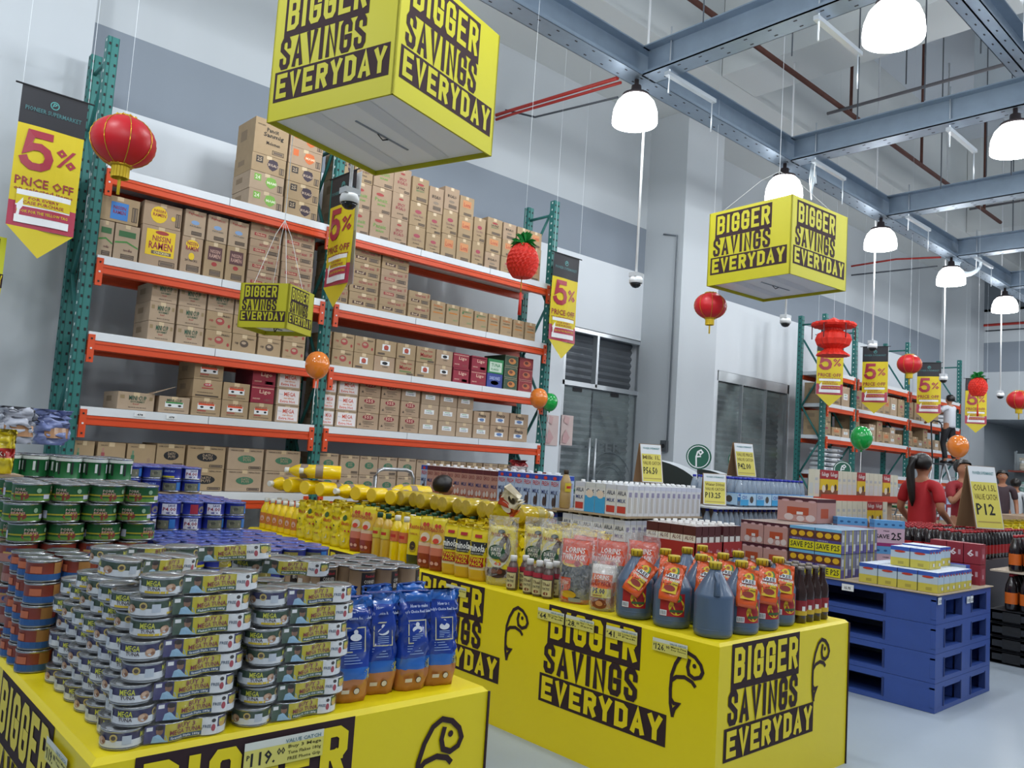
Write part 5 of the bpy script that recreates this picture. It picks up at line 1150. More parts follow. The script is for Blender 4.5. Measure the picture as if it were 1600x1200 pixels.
# pouches and packs along the long edge
sulit = simple_pouch_fn('sulit_pack', .115, .09, .2, [(.08, 'a89880'), (.45, 'a8643c'), (.62, 'c85a28'), (1, 'd8d0c8')], (('r', -.42, .5, .42, .8, 'd8642c'), ('t', 'LORINS', -.3, .68, .3, .78, 'e8e0d8', .0022), ('t', 'SULIT PACK', -.4, .55, .4, .66, '8c1c28', .0022), ('r', -.4, .3, .42, .5, 'd0c468', .001), ('t', 'P5.00', -.3, .38, .2, .5, '2c2c6c', .0022), ('t', 'SAVINGS', -.3, .32, .1, .36, '8c1c28', .0022), ('d', 0, .16, .3, .11, '7c3a24'), ('d', 0, .17, .15, .06, 'c88a5c', .0012)), seed=11, bag=True)
twin = simple_pouch_fn('twin_pack', .15, .09, .29, [(.1, 'b8441c'), (.42, '38404a'), (.66, '38404a'), (1, 'd8481c')], (('r', -.46, .62, .46, .9, 'd8481c'), ('t', 'LORINS', -.32, .79, .32, .88, 'efe6e0', .002), ('t', 'TWIN PACK', -.42, .68, .36, .77, 'efe6e0', .002), ('d', -.05, .63, .36, .06, 'd9b020', .0002), ('d', .12, .63, .1, .05, 'a0202c', .0022), ('r', -.46, .06, -.05, .4, 'c8401c'), ('t', 'LORINS', -.42, .3, -.1, .35, 'd8b090', .002), ('d', -.1, .14, .26, .06, 'c8a024'), ('r', -.1, .03, .3, .09, '8a909c', .0014)), seed=12, bag=True)
pares = simple_pouch_fn('vinegar_pair_pack', .15, .09, .3, [(.14, 'c8b41c'), (.3, '6c3a2a'), (1, 'd8c41e')], (('d', 0, .58, .42, .28, 'c8c4a8', .0002), ('d', .2, .62, .22, .22, '4a3a30', .001), ('t', 'PARES', -.4, .82, -.02, .88, '8c2a1c', .002), ('t', 'PACK', .06, .82, .36, .88, '8c2a1c', .002), ('d', 0, .9, .14, .035, '2c3a2c', .0012), ('d', -.08, .56, .34, .12, '1c4a2c', .0018), ('t', 'DATU', -.3, .57, .12, .63, 'e0dcc8', .0026), ('t', 'PUTI', -.24, .49, .1, .55, 'e0dcc8', .0026), ('t', '63', -.1, .34, .16, .4, 'd8481c', .0022), ('d', 0, .22, .38, .09, '3a2018', .0014), ('d', -.12, .24, .12, .04, '6c3420', .002), ('d', .12, .24, .12, .04, '6c3420', .002)), seed=13, bag=True)
minola = simple_pouch_fn('cooking_oil_twin_pack', .105, .07, .27, [(.2, 'd0a428'), (.26, 'd8c89c'), (1, 'e0c81c')], (('r', -.48, .5, .48, .74, '20242c'), ('t', 'minola', -.42, .56, .44, .7, 'e8e8e4', .002), ('r', -.5, .27, .5, .45, 'a81c24', .001), ('t', 'TWIN', -.3, .37, .36, .44, 'e0c81c', .0024), ('t', 'PACK', -.3, .29, .36, .36, 'e0c81c', .0024), ('t', 'PURE COCONUT OIL', -.3, .51, .4, .54, 'c8c4b0', .002), ('r', -.2, .82, .2, .88, 'a81c24', .001)), seed=14)
baguio = simple_pouch_fn('oil_refill_pouch', .1, .07, .29, [(.28, '8c2c20'), (.45, 'c87058'), (.5, 'd8b898'), (.88, 'd8b040'), (1, 'd8c41e')], (('d', -.12, .84, .1, .04, 'b83828'), ('d', .1, .84, .1, .04, 'b83828'), ('t', 'BAGUIO', -.42, .72, .4, .8, 'a82c24', .002), ('d', .05, .6, .3, .09, 'd8c8b0', .001), ('d', .0, .56, .2, .05, 'c8402c', .0014), ('d', -.14, .14, .12, .035, 'd8a090', .0012), ('d', .16, .14, .12, .035, 'd8a090', .0012)), seed=15)
yman = simple_pouch_fn('oil_pouch', .095, .065, .28, [(.22, '2c3420'), (1, 'e0c81c')], (('t', 'Resto', -.36, .74, .36, .84, 'b82c24', .002), ('d', .04, .4, .2, .09, '3a2a20', .001), ('d', .04, .34, .24, .06, 'a88c20', .0006), ('t', 'COOKING OIL', -.3, .62, .3, .66, 'a82c24', .002)), seed=16)
ypk = simple_pouch_fn('yellow_refill_pouch', .1, .07, .26, [(1, 'ecd414')], (('t', 'BAGUIO', -.36, .66, .36, .75, 'b82c24', .002), ('r', -.2, .5, .3, .56, '2c3420', .001), ('d', 0, .4, .2, .06, 'c8b020', .001), ('t', 'oil', -.2, .22, .1, .28, 'a8382c', .002)), seed=17, wr=.02)
ypk2 = simple_pouch_fn('yellow_refill_pouch', .105, .07, .27, [(1, 'e8cc10')], (('d', -.1, .72, .16, .07, '3a5a24', .001), ('t', 'Resto', -.3, .55, .36, .64, 'b82c24', .002), ('r', -.2, .16, .1, .26, 'd8d4a8', .001), ('r', .0, .4, .36, .44, 'b82c24', .001)), seed=18, wr=.02)
OILM = M('dcb818', .15, coat=.5)
def patis_fn():
    e = empty('sauce_bottle'); b = MB(); b.lathe([(.026, 0), (.029, .006), (.029, .1), (.022, .125), (.015, .138), (.015, .145)], M('5c4a44', .25, coat=.4), 16); b.build('bottle_body', e)
    b = MB(); b.lathe([(.017, .14), (.0175, .165), (.015, .168)], M('dcdad8', .5), 12); b.build('cap', e)
    b = MB(); mp = cyl_map(.0292, 0, -PI / 2 - .9); b.rect(mp, 0, .012, .055, .085, M('c8bc88', .5), .0004, 8); b.rect(mp, -.004, .09, .06, .112, M('a8283c', .5), .0006, 8); b.text(mp, 'Thai', .008, .06, .045, .075, M('4a2a20', .5), .001); b.text(mp, 'PATIS', .01, .04, .045, .052, INK, .001); b.disc(mp, .027, .024, .012, .008, M('7c4430', .5), .001, 10)
    b.build('printed_label', e); return e
def oilb_fn(tall, mt, capc, lab):
    def f():
        e = empty('cooking_oil_bottle'); b = MB(); r = .038; hh = .25 if tall else .2
        b.lathe([(r - .004, 0), (r, .008), (r, hh * .42), (r - .003, hh * .45), (r, hh * .5), (r, hh * .72), (.024, hh * .88), (.015, hh * .93), (.015, hh * .96)], mt, 18); b.build('bottle_body', e)
        b = MB(); b.lathe([(.0175, hh * .94), (.018, hh * 1.04), (.016, hh * 1.06)], capc, 12); b.build('cap', e)
        b = MB(); mp = cyl_map(r, 0, -PI / 2 - .9); b.rect(mp, 0, hh * .46, .07, hh * .7, lab, .0006, 8); b.rect(mp, .01, hh * .55, .05, hh * .62, M('b82c24', .5), .001, 5); b.build('printed_label', e); return e
    return f
GC = M('1c4a34', .45); WC = M('e2e2da', .45); OILC = M('c8a030', .12, coat=.5)
def detergent_fn():
    e = empty('yellow_bleach_bottle'); b = MB(); b.lathe([(.04, 0), (.044, .008), (.044, .13), (.036, .16), (.02, .185), (.016, .2)], YPL, 18, sy=.8); b.build('bottle_body', e)
    b = MB(); b.lathe([(.018, .198), (.019, .225), (.016, .228)], WC, 12); b.build('cap', e)
    b = MB(); mp = lambda a, c, e_=0: Vector((a, -.0358 - e_ + a * a * 8, c)); b.rect(mp, -.028, .04, .028, .12, M('c8742c', .5), 0, 4); b.disc(mp, 0, .08, .018, .02, M('d8b0a0', .5), .0008, 12); b.build('printed_label', e); return e
def lay_bottle_fn(mt, lab):
    """large bottle lying on its side along -y"""
    def f():
        e = empty('lying_oil_bottle'); T = Matrix.Rotation(PI / 2, 4, 'X'); T2 = Matrix.Translation((0, .14, .052)) @ T
        b = MB(); b.lathe([(.046, 0), (.052, .008), (.052, .19), (.04, .23), (.02, .26), (.017, .275)], mt, 22, T=T2); b.build('bottle_body', e)
        b = MB(); b.lathe([(.021, .27), (.022, .30), (.018, .303)], WC, 14, T=T2); b.build('cap', e)
        b = MB(); b.lathe([(.0528, .13), (.0528, .185)], lab, 22, T=T2, cap=False); b.build('label_band', e); return e
    return f
Zt = TZ + .001; fo = -PI / 2 + .35
def pt(key, fn, x, y, lab, cat, rz=fo, g=None, z=None): return put(key, fn, (x, y, Zt if z is None else z), rz, lab, cat, g)
pt('sulit', sulit, 2.85, 2.44, 'bagged orange sauce pack with a price sticker beside the crooked-pouch jug', 'pack')
pt('twin', twin, 2.865, 2.625, 'bagged orange twin pack of dark sauce, standing on the table edge', 'pack', g='orange twin packs')
for i, (x, y) in enumerate(((3.03, 2.55), (3.04, 2.72), (3.2, 2.5))): pt('twin', twin, x, y, 'bagged orange twin pack in the inner rows, %s one behind the edge pack' % ORD[i], 'pack', g='orange twin packs')
for i, (x, y) in enumerate(((2.815, 2.755), (2.815, 2.82), (2.815, 2.885), (2.815, 3.005), (2.88, 2.77), (2.88, 2.835), (2.885, 2.99))): pt('patis', patis_fn, x, y, 'small brown sauce bottle, white cap, %s along the edge%s' % (ORD[i % 4], '' if i < 4 else ', inner line'), 'bottle', g='small sauce bottles')
pt('pares', pares, 2.855, 3.14, 'yellow vinegar pair pack with meatball picture, on the table edge', 'pack', g='vinegar pair packs')
for i, (x, y) in enumerate(((3.0, 2.90), (3.04, 3.06), (3.17, 2.86))): pt('pares', pares, x, y, 'yellow vinegar pair pack in the inner rows, %s behind the small bottles' % ORD[i], 'pack', g='vinegar pair packs')
for i, y in enumerate((3.29, 3.41, 3.52)): pt('minola', minola, 2.83, y, 'yellow and black oil twin pack, %s from the vinegar pair pack' % ORD[i], 'pack', g='oil twin packs')
for i, y in enumerate((3.64, 3.75)): pt('baguio', baguio, 2.83, y, 'orange-bottomed oil refill pouch, %s past the twin packs' % ORD[i], 'pouch', g='oil refill pouches')
pt('yman', yman, 2.83, 3.86, 'yellow oil pouch with a dark green base on the table edge', 'pouch')
for i, y in enumerate((3.96, 4.05)): pt('oilY', oilb_fn(1, M('e6c400', .2, coat=.5), WC, M('c8683c', .5)), 2.83, y, 'tall bright yellow oil bottle on the table edge, %s past the green-based pouch' % ORD[i], 'bottle', g='tall yellow oil bottles')
for i, y in enumerate((4.15, 4.24)): pt('oilG', oilb_fn(1, OILC, GC, M('c8b83c', .5)), 2.83, y, 'clear oil bottle, green cap, %s on the edge past the yellow bottles' % ORD[i], 'bottle', g='green capped oil bottles')
for i, y in enumerate((4.36, 4.48)): pt('baguio', baguio, 2.83, y, 'orange-bottomed oil refill pouch, %s past the green capped bottles' % ORD[i], 'pouch', g='oil refill pouches')
for i in range(6): pt(('ypk', i % 2), ypk if i % 2 else ypk2, 2.83, 4.60 + .115 * i, 'yellow refill pouch on the table edge, %s of the far six' % ORD[i], 'pouch', g='edge yellow pouches')
for j in range(2):
    for i in range(6): pt('det', detergent_fn, 2.84 + j * .1, 5.3 + .098 * i, 'yellow bleach bottle, white cap, %s from the far end, %s line' % (ORD[5 - i], ORD[j]), 'bottle', g='yellow bleach bottles')
rg = random.Random(9); n_ = 0
for j, x in enumerate((2.965, 3.09, 3.215, 3.34, 3.465, 3.59, 3.715)):
    for i in range(17):
        y = 3.26 + .118 * i
        if x > 3.0 and y < 3.15 or (j == 1 and i < 0): continue
        zone_green = 3.95 < y < 5.0 and j in (1, 2, 3, 4)
        if zone_green: pt(('oilG'), oilb_fn(1, OILC, GC, M('c8b83c', .5)), x, y, 'green capped oil bottle inside the long table, %s line, %s along' % (ORD[j], ORD[i]), 'bottle', rg.uniform(-2, -1), 'inner green capped bottles')
        elif j == 0 and 3.9 < y < 4.15: pt('oilY', oilb_fn(1, M('e6c400', .2, coat=.5), WC, M('c8683c', .5)), x, y, 'tall yellow oil bottle one line behind the table edge, %s along' % ORD[i], 'bottle', g='inner tall yellow oil bottles')
        else:
            k = (i + j) % 3; pt(('ypk', k % 2) if k else 'ypk3', [simple_pouch_fn('yellow_refill_pouch', .1, .07, .25, [(1, 'f0d820')], (('r', -.3, .5, .3, .56, 'b8382c', .001),), seed=33, wr=.03), ypk, ypk2][k], x + rg.uniform(-.01, .01), y, 'yellow refill pouch inside the long table, %s line, %s along' % (ORD[j], ORD[i]), 'pouch', rg.uniform(-2, -1), 'inner yellow pouches')
for j in range(3):
    for i in range(5): pt(('ypk', 1), ypk, 3.2 + .13 * j + .05, 2.98 + .1 * i - .05 if j else 2.98 + .1 * i + .04, 'yellow refill pouch near the vinegar packs, %s line, %s along' % (ORD[j], ORD[i]), 'pouch', rg.uniform(-2, -1), 'yellow pouches behind the vinegar packs') if (j, i) not in ((0, 0), (0, 1), (0, 3), (0, 2), (0, 4)) and 3.0 < 2.98 + .1 * i < 3.2 else None
# big bottles lying over the top
lz = Zt + .27
riser(2.92, 5.14, 3.7, 5.26, TZ, .9, 'yellow carton base under the lying yellow bottles') if 0 else None
YLB = M('f0cc0c', .25, coat=.4); LBL = M('8c7a6c', .5)
for i in range(8): put(('lay', 'y'), lay_bottle_fn(YLB, LBL), (2.97 + .112 * i * .55, 5.78 - .135 * i, lz + .015 - .003 * i), (PI / 2 + .25 + .05 * (i % 3)) if i % 4 else -PI / 2 + .3, 'big yellow oil bottle lying on the pouches, %s from the far end' % ORD[i], 'bottle', 'lying yellow bottles')
for i, (x, y, z, r) in enumerate(((3.02, 5.55, lz + .125, -2.2), (3.06, 5.40, lz + .13, -2.1), (3.60, 4.98, lz + .02, -1.6), (3.62, 5.11, lz + .02, -1.6))):
    put(('lay', 'y'), lay_bottle_fn(YLB, LBL), (x, y, z), r, 'big yellow oil bottle thrown loosely on the heap, %s of the loose ones' % ORD[i], 'bottle', 'loose yellow bottles')
OILL = M('c0a41c', .1, coat=.6, noise=.35, nscale=40)
for i in range(11): put(('lay', 'o'), lay_bottle_fn(OILL, M('9c8c3c', .4)), (3.44 + .03 * (i % 2), 4.74 - .122 * i, lz - .005), PI / 2 + .08, 'large clear oil bottle lying on the far side of the long table, %s along' % ORD[i], 'bottle', 'lying clear oil bottles')
put('bigpk', simple_pouch_fn('patterned_pouch', .13, .05, .26, [(.5, 'e0c81c'), (.7, 'c84030'), (1, 'e8dcc0')], (('d', 0, .6, .3, .1, 'e8e0d0'), ('d', .05, .84, .2, .07, '2c2420')), seed=22, wr=.02), (3.02, 3.36, lz + .02), 0, 'red and yellow patterned pouch leaning up over the vinegar packs', 'pouch', rot=(.5, .7, -1.2))

# ============================================================ pallets of milk, juice and water beyond the tables
PB_ = M('34509a', .45, noise=.22, nscale=4); PBD = M('24386f', .55)
def pallet_fn(W, D, h_=.165, mt=PB_):
    def f():
        """plastic pallet: side walls pierced by fork openings, ribbed deck"""
        e = empty('plastic_pallet'); b = MB(); t = .03
        def wall(L, along, pos, holes):
            zs = [(0, .028), (h_ - .035, h_)]
            for z0, z1 in zs:
                if along == 'x': b.box((W / 2, pos, (z0 + z1) / 2), (L, t, z1 - z0 - .001), mt)
                else: b.box((pos, D / 2, (z0 + z1) / 2), (t, L - 2 * t, z1 - z0 - .001), mt)
            a = 0 if along == 'x' else t; L2 = L if along == 'x' else L - t
            for h0, h1 in holes + [(L2, L2)]:
                if h0 > a:
                    if along == 'x': b.box(((a + h0) / 2, pos, h_ / 2), (h0 - a, t * .96, h_ - .05), mt)
                    else: b.box((pos, (a + h0) / 2, h_ / 2), (t * .96, h0 - a, h_ - .05), mt)
                # sloped lip of each opening
                a = h1
            for h0, h1 in holes:
                for s_ in (-1, 1):
                    c = h0 if s_ < 0 else h1
                    if along == 'x': b.box((c + s_ * .0 , pos, h_ / 2), (.012, t * 1.25, h_ - .055), PBD if mt is PB_ else mt); 
                    else: b.box((pos, c, h_ / 2), (t * 1.25, .012, h_ - .055), PBD if mt is PB_ else mt)
        wx = [(W * .14, W * .44), (W * .62, W * .9)]; wy = [(D * .08, D * .12 + .0), ] if 0 else [(D * .22, D * .50), (D * .68, D * .92)]
        wall(W, 'x', t / 2, wx); wall(W, 'x', D - t / 2, wx); wall(D, 'y', t / 2, wy); wall(D, 'y', W - t / 2, wy)
        b.build('side_wall', e)
        b = MB(); b.box((W / 2, D / 2, h_ - .012), (W - .06, D - .06, .02), mt); b.box((W / 2, D / 2, .012), (W - .06, D - .06, .02), mt)
        for x in (W * .5,): b.box((x, D / 2, h_ / 2), (.1, D - .1, h_ - .05), mt)
        b.build('deck', e); return e
    return f
for k in range(4): put('pal', pallet_fn(.92, 1.34), (5.09, 1.84, .001 + k * .166), 0, 'blue plastic pallet, %s of the stack of four beside the aisle' % lay(k, 4), 'pallet', 'blue pallets in the stack')
b = MB(); b.box((5.55, 2.505, .6685), (.94, 1.36, .005), M('a8967e', .7, noise=.1)); tag(b.build('slip_sheet'), 'brown board sheet lying on top of the blue pallet stack', 'sheet')
for i, (x, y, z, nx) in enumerate(((5.12, 1.832, .635, 0), (5.58, 1.832, .61, 0), (5.64, 1.832, .61, 0), (5.082, 2.36, .63, 1))):
    b = MB(); b.box((0, 0, 0), (.075 if i == 3 else .045, .003, .04), WHITE); b.text(plane_map((-.02, -.0018, -.01), (1, 0, 0), (0, 0, 1)), '15.75', 0, 0, .04, .015, INK); tag(b.build('price_label', None, (x, y, z), -PI / 2 if nx else 0), 'small white price label on the top pallet, %s' % ['right at its corner', 'first of the pair', 'second of the pair', 'on its long side'][i], 'label')
PZ = .672
def block_fn(name, w_, d_, h_, faces, base, topc=None, film=False, cap=None):
    """carton-like pack. faces: prints for front (-y) and side (-x): list of (kind, a0,b0,a1,b1,col) in 0..1"""
    def f():
        b = MB(); tc = M(topc, .5) if topc else None; b.box((0, 0, h_ / 2), (w_, d_, h_), M(base, .45), mats=[None, None, None, None, None, tc])
        for fc, prints in faces:
            mp = plane_map((-w_ / 2, -d_ / 2, 0), (1, 0, 0), (0, 0, 1), .0008) if fc == 'f' else plane_map((-w_ / 2, d_ / 2, 0), (0, -1, 0), (0, 0, 1), .0008); L = w_ if fc == 'f' else d_
            for k, pr in enumerate(prints):
                if pr[0] == 'r': b.rect(mp, pr[1] * L, pr[2] * h_, pr[3] * L, pr[4] * h_, M(pr[5], .45), .0003 * k)
                elif pr[0] == 't': b.text(mp, pr[6], pr[1] * L, pr[2] * h_, pr[3] * L, pr[4] * h_, M(pr[5], .5), .0003 * k)
                elif pr[0] == 'd': b.disc(mp, pr[1] * L, pr[2] * h_, pr[3] * L, pr[4] * h_, M(pr[5], .5), .0003 * k, 14)
        if cap:
            e = b.build(name); c = MB()
            for cx, cy, cr in cap[1:]: c.lathe([(cr, h_ - .002), (cr, h_ + .014), (cr * .85, h_ + .016)], M(cap[0], .5), 10, c=(cx, cy, 0))
            c.build('cap', e); return e
        return b.build(name)
    return f
def grid(key, fn, x0, y0, z, nx, ny, dx, dy, lab, cat, grp, nz=1, dz=0, skip=None, rz=0, jit=.0, hollow=False):
    """rows and layers of one product; only those on the two seen sides or the top when hollow"""
    for l in range(nz):
        for j in range(ny):
            for i in range(nx):
                if skip and skip(i, j, l): continue
                if hollow and l < nz - 1 and i > 0 and j > 0: continue
                L = lab % tuple(([ORD[i], ORD[j]] + ([lay(l, nz)] if nz > 1 else []))[:lab.count('%s')])
                put(key, fn, (x0 + i * dx + rg.uniform(-jit, jit), y0 + j * dy + rg.uniform(-jit, jit), z + l * dz), rz, L, cat, grp)
# small milk packs at the pallet's near corner
smallmilk = [('f', [('r', 0, .0, 1, .42, 'cfc04c'), ('r', 0, .42, 1, .8, 'b4c8d8'), ('r', 0, .8, .5, 1, '2848a8'), ('r', .5, .86, 1, 1, '3458b0'), ('d', .22, .82, .1, .06, 'b83a2c'), ('d', .72, .82, .1, .06, 'b83a2c'), ('r', .56, .12, .84, .28, 'dcdce0')]), ('s', [('r', 0, 0, 1, .42, 'c8bc50'), ('r', 0, .8, 1, 1, '3458b0'), ('r', .4, .1, .7, .25, 'a89c48'), ('d', .5, .75, .3, .06, 'b83a2c')])]
sm_fn = block_fn('milk_pack', .088, .112, .118, smallmilk, 'b4c4d4', 'd4dce6')
sm_fn2 = block_fn('milk_pack', .045, .05, .118, [('f', smallmilk[0][1][:4]), ('s', smallmilk[0][1])], 'b4c4d4', 'd4dce6')
grid('smilk', sm_fn, 5.19, 1.91, PZ, 6, 4, .092, .118, 'small yellow and white milk pack, %s across, %s row on the pallet corner', 'milk', 'small milk packs, lower tier')
grid('smilk', sm_fn, 5.30, 2.00, PZ + .12, 2, 2, .092, .118, 'yellow and white milk pack, %s across, %s row of the nearer upper group', 'milk', 'small milk packs, nearer upper group')
grid('smilk', sm_fn, 5.60, 2.05, PZ + .12, 2, 2, .092, .118, 'yellow and white milk pack, %s across, %s row of the farther upper group', 'milk', 'small milk packs, farther upper group')
bluem = [('f', [('r', 0, .55, 1, 1, '3050a8'), ('r', 0, .1, 1, .5, 'a8bcd4'), ('d', .3, .3, .1, .18, '3a3438'), ('d', .7, .3, .1, .18, '3a3438')])]
grid('bmilk', block_fn('milk_pack', .07, .1, .13, bluem, 'b0c0d8', '3050a8'), 5.80, 1.96, PZ, 1, 3, .074, .104, 'blue milk pack with two tiny figures, %s across, %s row', 'milk', 'blue milk packs beside the yellow ones')
# SAVE P25 chocolate packs
save = [('s', [('r', 0, .88, 1, 1, '6aa8d0'), ('r', 0, .52, 1, .88, '5c3028'), ('r', 0, .4, 1, .52, '4a4080'), ('r', 0, .02, 1, .40, 'd0c81c'), ('t', .05, .1, .95, .34, '1c1c24', 'SAVE P25'), ('d', .18, .7, .13, .12, 'd8a820'), ('d', .5, .7, .13, .12, 'd8a820'), ('d', .82, .7, .13, .12, 'd8a820'), ('t', .1, .43, .5, .49, 'c8c4dc', 'CHOCO 8 x')]),
        ('f', [('r', 0, .2, .46, .95, '8a8ca0'), ('r', .54, .2, 1, .95, '7c7c94'), ('r', 0, 0, 1, .35, '5a5290'), ('r', .1, .5, .36, .8, 'c8c8d0'), ('r', .62, .1, .9, .4, 'c8c8d0'), ('r', .45, 0, .55, 1, 'd0c81c')])]
grid('save', block_fn('choco_milk_pack', .1, .175, .15, save, '6c6a84', '8aa0b4'), 5.16, 2.51, PZ, 5, 2, .105, .18, 'choco milk pack with yellow save band, %s across, %s row, %s tier', 'milk', 'choco milk packs', 2, .153, hollow=False)
pinkc = [('s', [('r', 0, .85, 1, 1, '4a1c28'), ('r', 0, 0, 1, .85, 'b88c84'), ('d', .2, .86, .1, .05, 'c8a0a0'), ('d', .55, .86, .1, .05, 'c8a0a0'), ('d', .88, .86, .1, .05, 'c8a0a0'), ('r', .25, .28, .8, .6, 'b04c2c'), ('d', .3, .18, .12, .14, 'd0c0bc'), ('d', .6, .14, .1, .12, 'd0c0bc'), ('d', .85, .18, .12, .14, 'd0c0bc'), ('r', .5, .3, .66, .42, 'd8d4d0')]),
         ('f', [('r', 0, .85, 1, 1, '4a1c28'), ('r', 0, 0, 1, .85, 'b0847c'), ('r', .2, .2, .6, .6, 'b04c2c')])]
pk_fn = block_fn('choco_drink_pack', .1, .175, .15, pinkc, 'b0847c', 'a89488')
grid('pink', pk_fn, 5.16, 2.88, PZ, 6, 2, .105, .18, 'pink and brown choco drink pack, %s across, %s row, %s tier', 'drink', 'pink choco drink packs', 2, .153)
put('pinkb', block_fn('choco_drink_carton', .28, .3, .17, pinkc, 'b0847c', 'a89488'), (5.62, 2.93, PZ + .307), 0, 'pink choco drink carton standing on top of the choco packs', 'drink')
riser(5.76, 2.38, 5.99, 2.54, PZ, PZ + .26, 'brown carton under the pink sign packs') if 0 else None
def save25_fn():
    b = MB(); b.box((0, 0, .12), (.3, .1, .24), M('c8a8b8', .5), mats=[None, None, None, None, None, M('6a9cd0', .5)])
    for mp, L in ((plane_map((-.15, -.05, 0), (1, 0, 0), (0, 0, 1)), .3), (plane_map((-.15, .05, 0), (0, -1, 0), (0, 0, 1)), .1)):
        b.rect(mp, 0, .17, L, .24, M('5c98cc', .5), .0003); b.rect(mp, 0, 0, L, .03, M('94306c', .5), .0003)
        for k in range(4): b.disc(mp, L * (.14 + .24 * k), .2, L * .06, .01, M('2c5a8c', .5), .0007, 10)
        b.text(mp, 'SAVE', L * .06, .07, L * .5, .11, INK, .0007); b.text(mp, '25', L * .56, .06, L * .9, .13, INK, .0007); b.text(mp, 'FREE', L * .3, .135, L * .5, .145, INK, .0007)
    return b.build('promo_pack')
for i, (x, y, z, t) in enumerate(((5.90, 2.47, PZ, 'under its twin behind the small milk packs'), (5.90, 2.47, PZ + .181, 'upper one of the stack, blue band on top'), (5.78, 2.68, PZ, 'lower one beside the choco tier'), (5.78, 2.68, PZ + .181, 'upper one farther from the aisle'))):
    o = put('s25', save25_fn, (x, y, z), -.72, 'pink and blue SAVE 25 pack, ' + t, 'pack'); o.scale = (.72, .72, .75)
# ---- litre milk cartons
def litre(base, top, band, txt, ink='3a3e50', capc='e4e4e4', w_=.055, d_=.088, h_=.195, extra=()):
    fc = [('r', 0, .84, 1, .99, top), ('t', .1, .66, .9, .8, ink, txt), ('t', .12, .42, .88, .54, '34447c', 'MILK')] + ([('r', .1, .08, .9, .3, band)] if band else []) + list(extra)
    return block_fn('milk_carton', w_, d_, h_, [('s', fc), ('f', [('r', 0, .86, 1, .99, top), ('r', .2, .1, .7, .6, 'b8b4b0'), ('r', .3, .62, .8, .78, '8c88a4')])], base, 'dfe2e6', cap=(capc, (0, 0, .014)))
WM = litre('cfd0d4', 'c0c4d4', 'b83c34', 'ARLA'); WB = litre('cfd0d4', 'c4c8cc', '3a9ad0', 'Oat', extra=(('r', .0, .0, 1, .55, '3a9ad0'), ('d', .5, .62, .36, .14, 'd8c8bc')))
MZ = .975
# pallet block under it
put('pal2', pallet_fn(.80, .56, .14, PB_), (4.12, 3.42, .001), 0, 'blue plastic pallet under the white litre milk cartons', 'pallet')
riser(4.20, 3.50, 4.90, 3.95, .142, .75, 'tall brown carton block under the white milk cartons')
def tray(x0, y0, x1, y1, z, t, name='carton_tray', c='a8957c', h_=.012):
    b = MB(); b.box(((x0 + x1) / 2, (y0 + y1) / 2, z - h_ / 2 - .0015), (x1 - x0, y1 - y0, h_), M(c, .7)); return tag(b.build(name), t, 'tray')
grid('wm', WM, 4.12, 3.40, .752, 13, 1, .06, .092, 'white milk carton on the lower tier, %s from the corner, %s row', 'milk', 'white milk cartons, lower tier')
grid('wm', WM, 4.12, 3.492, .752, 1, 5, .068, .092, 'white milk carton on the lower long side, %s line, %s from the corner', 'milk', 'white milk cartons, lower tier side')
tray(4.08, 3.34, 4.92, 4.0, MZ, 'thin brown board between the two tiers of white milk cartons')
riser(4.2, 3.5, 4.85, 3.9, .752, .96, 'brown carton inside the lower tier of milk cartons')
for j in range(5):
    for i in range(14):
        if i > 0 and j > 3: continue
        key, fn = ('wb', WB) if (i == 0 and j in (3,)) or (i == 0 and j == 2) else ('wm', WM)
        put(key, fn, (4.13 + i * .058, 3.40 + j * .092, MZ), 0, '%s litre milk carton, upper tier, %s from the corner, %s row' % ('blue and white' if key == 'wb' else 'white', ORD[i], ORD[j]), 'milk', 'litre milk cartons, upper tier')
put('ybot', oilb_fn(1, M('a88c5c', .3), M('3a2a20', .5), M('c8b430', .5)), (4.13, 3.93, MZ), 0, 'yellow labelled bottle at the far end of the white milk cartons', 'bottle')
BLM = litre('a8bcdc', '2848b0', None, 'FRESH', 'b83a3a', 'd8dce4', .07, .09, .24, (('d', .42, .2, .16, .14, '4a3a3c'), ('d', .62, .24, .1, .2, '3a2c30'), ('d', .5, .9, .2, .05, 'c83a34')))
for i in range(7): put('blm', BLM, (4.20, 4.07 + .094 * i, .955), 0, 'tall blue fresh milk carton, %s from the white cartons' % ORD[i], 'milk', 'tall blue milk cartons')
for i in range(7): put('blm', BLM, (4.28, 4.07 + .094 * i, .955), 0, 'tall blue fresh milk carton, second line, %s along' % ORD[i], 'milk', 'tall blue milk cartons behind')
tray(4.14, 4.01, 4.42, 4.73, .953, 'thin board under the tall blue milk cartons')
for i in range(7): put('blm', BLM, (4.20, 4.07 + .094 * i, .70), 0, 'tall blue milk carton on the lower tier, %s along' % ORD[i], 'milk', 'lower blue milk cartons')
riser(4.25, 4.02, 4.40, 4.70, .0, .938, 'brown carton block behind the lower blue milk cartons')
riser(4.15, 4.02, 4.245, 4.70, .0, .698, 'brown carton block under the lower blue milk cartons')
CHM = litre('b88c80', '5c2830', 'b85a34', 'CHOCO', '7c2c34', 'd8d4d4', .075, .09, .24, (('d', .3, .2, .18, .1, 'd0c4c0'), ('d', .7, .22, .18, .1, 'd0c4c0')))
for j in range(4):
    for i in range(10): put('chm' , CHM, (4.29 + j * .078, 4.82 + .093 * i, .945), 0, 'tall brown choco milk carton, %s past the blue ones, %s line' % (ORD[i], ORD[j]), 'milk', 'tall choco milk cartons')
put('blm', BLM, (4.29, 5.75, .945), 0, 'single blue milk carton at the end of the choco milk row', 'milk')
riser(4.25, 4.77, 4.60, 5.78, .0, .943, 'tall brown carton block under the choco milk cartons')
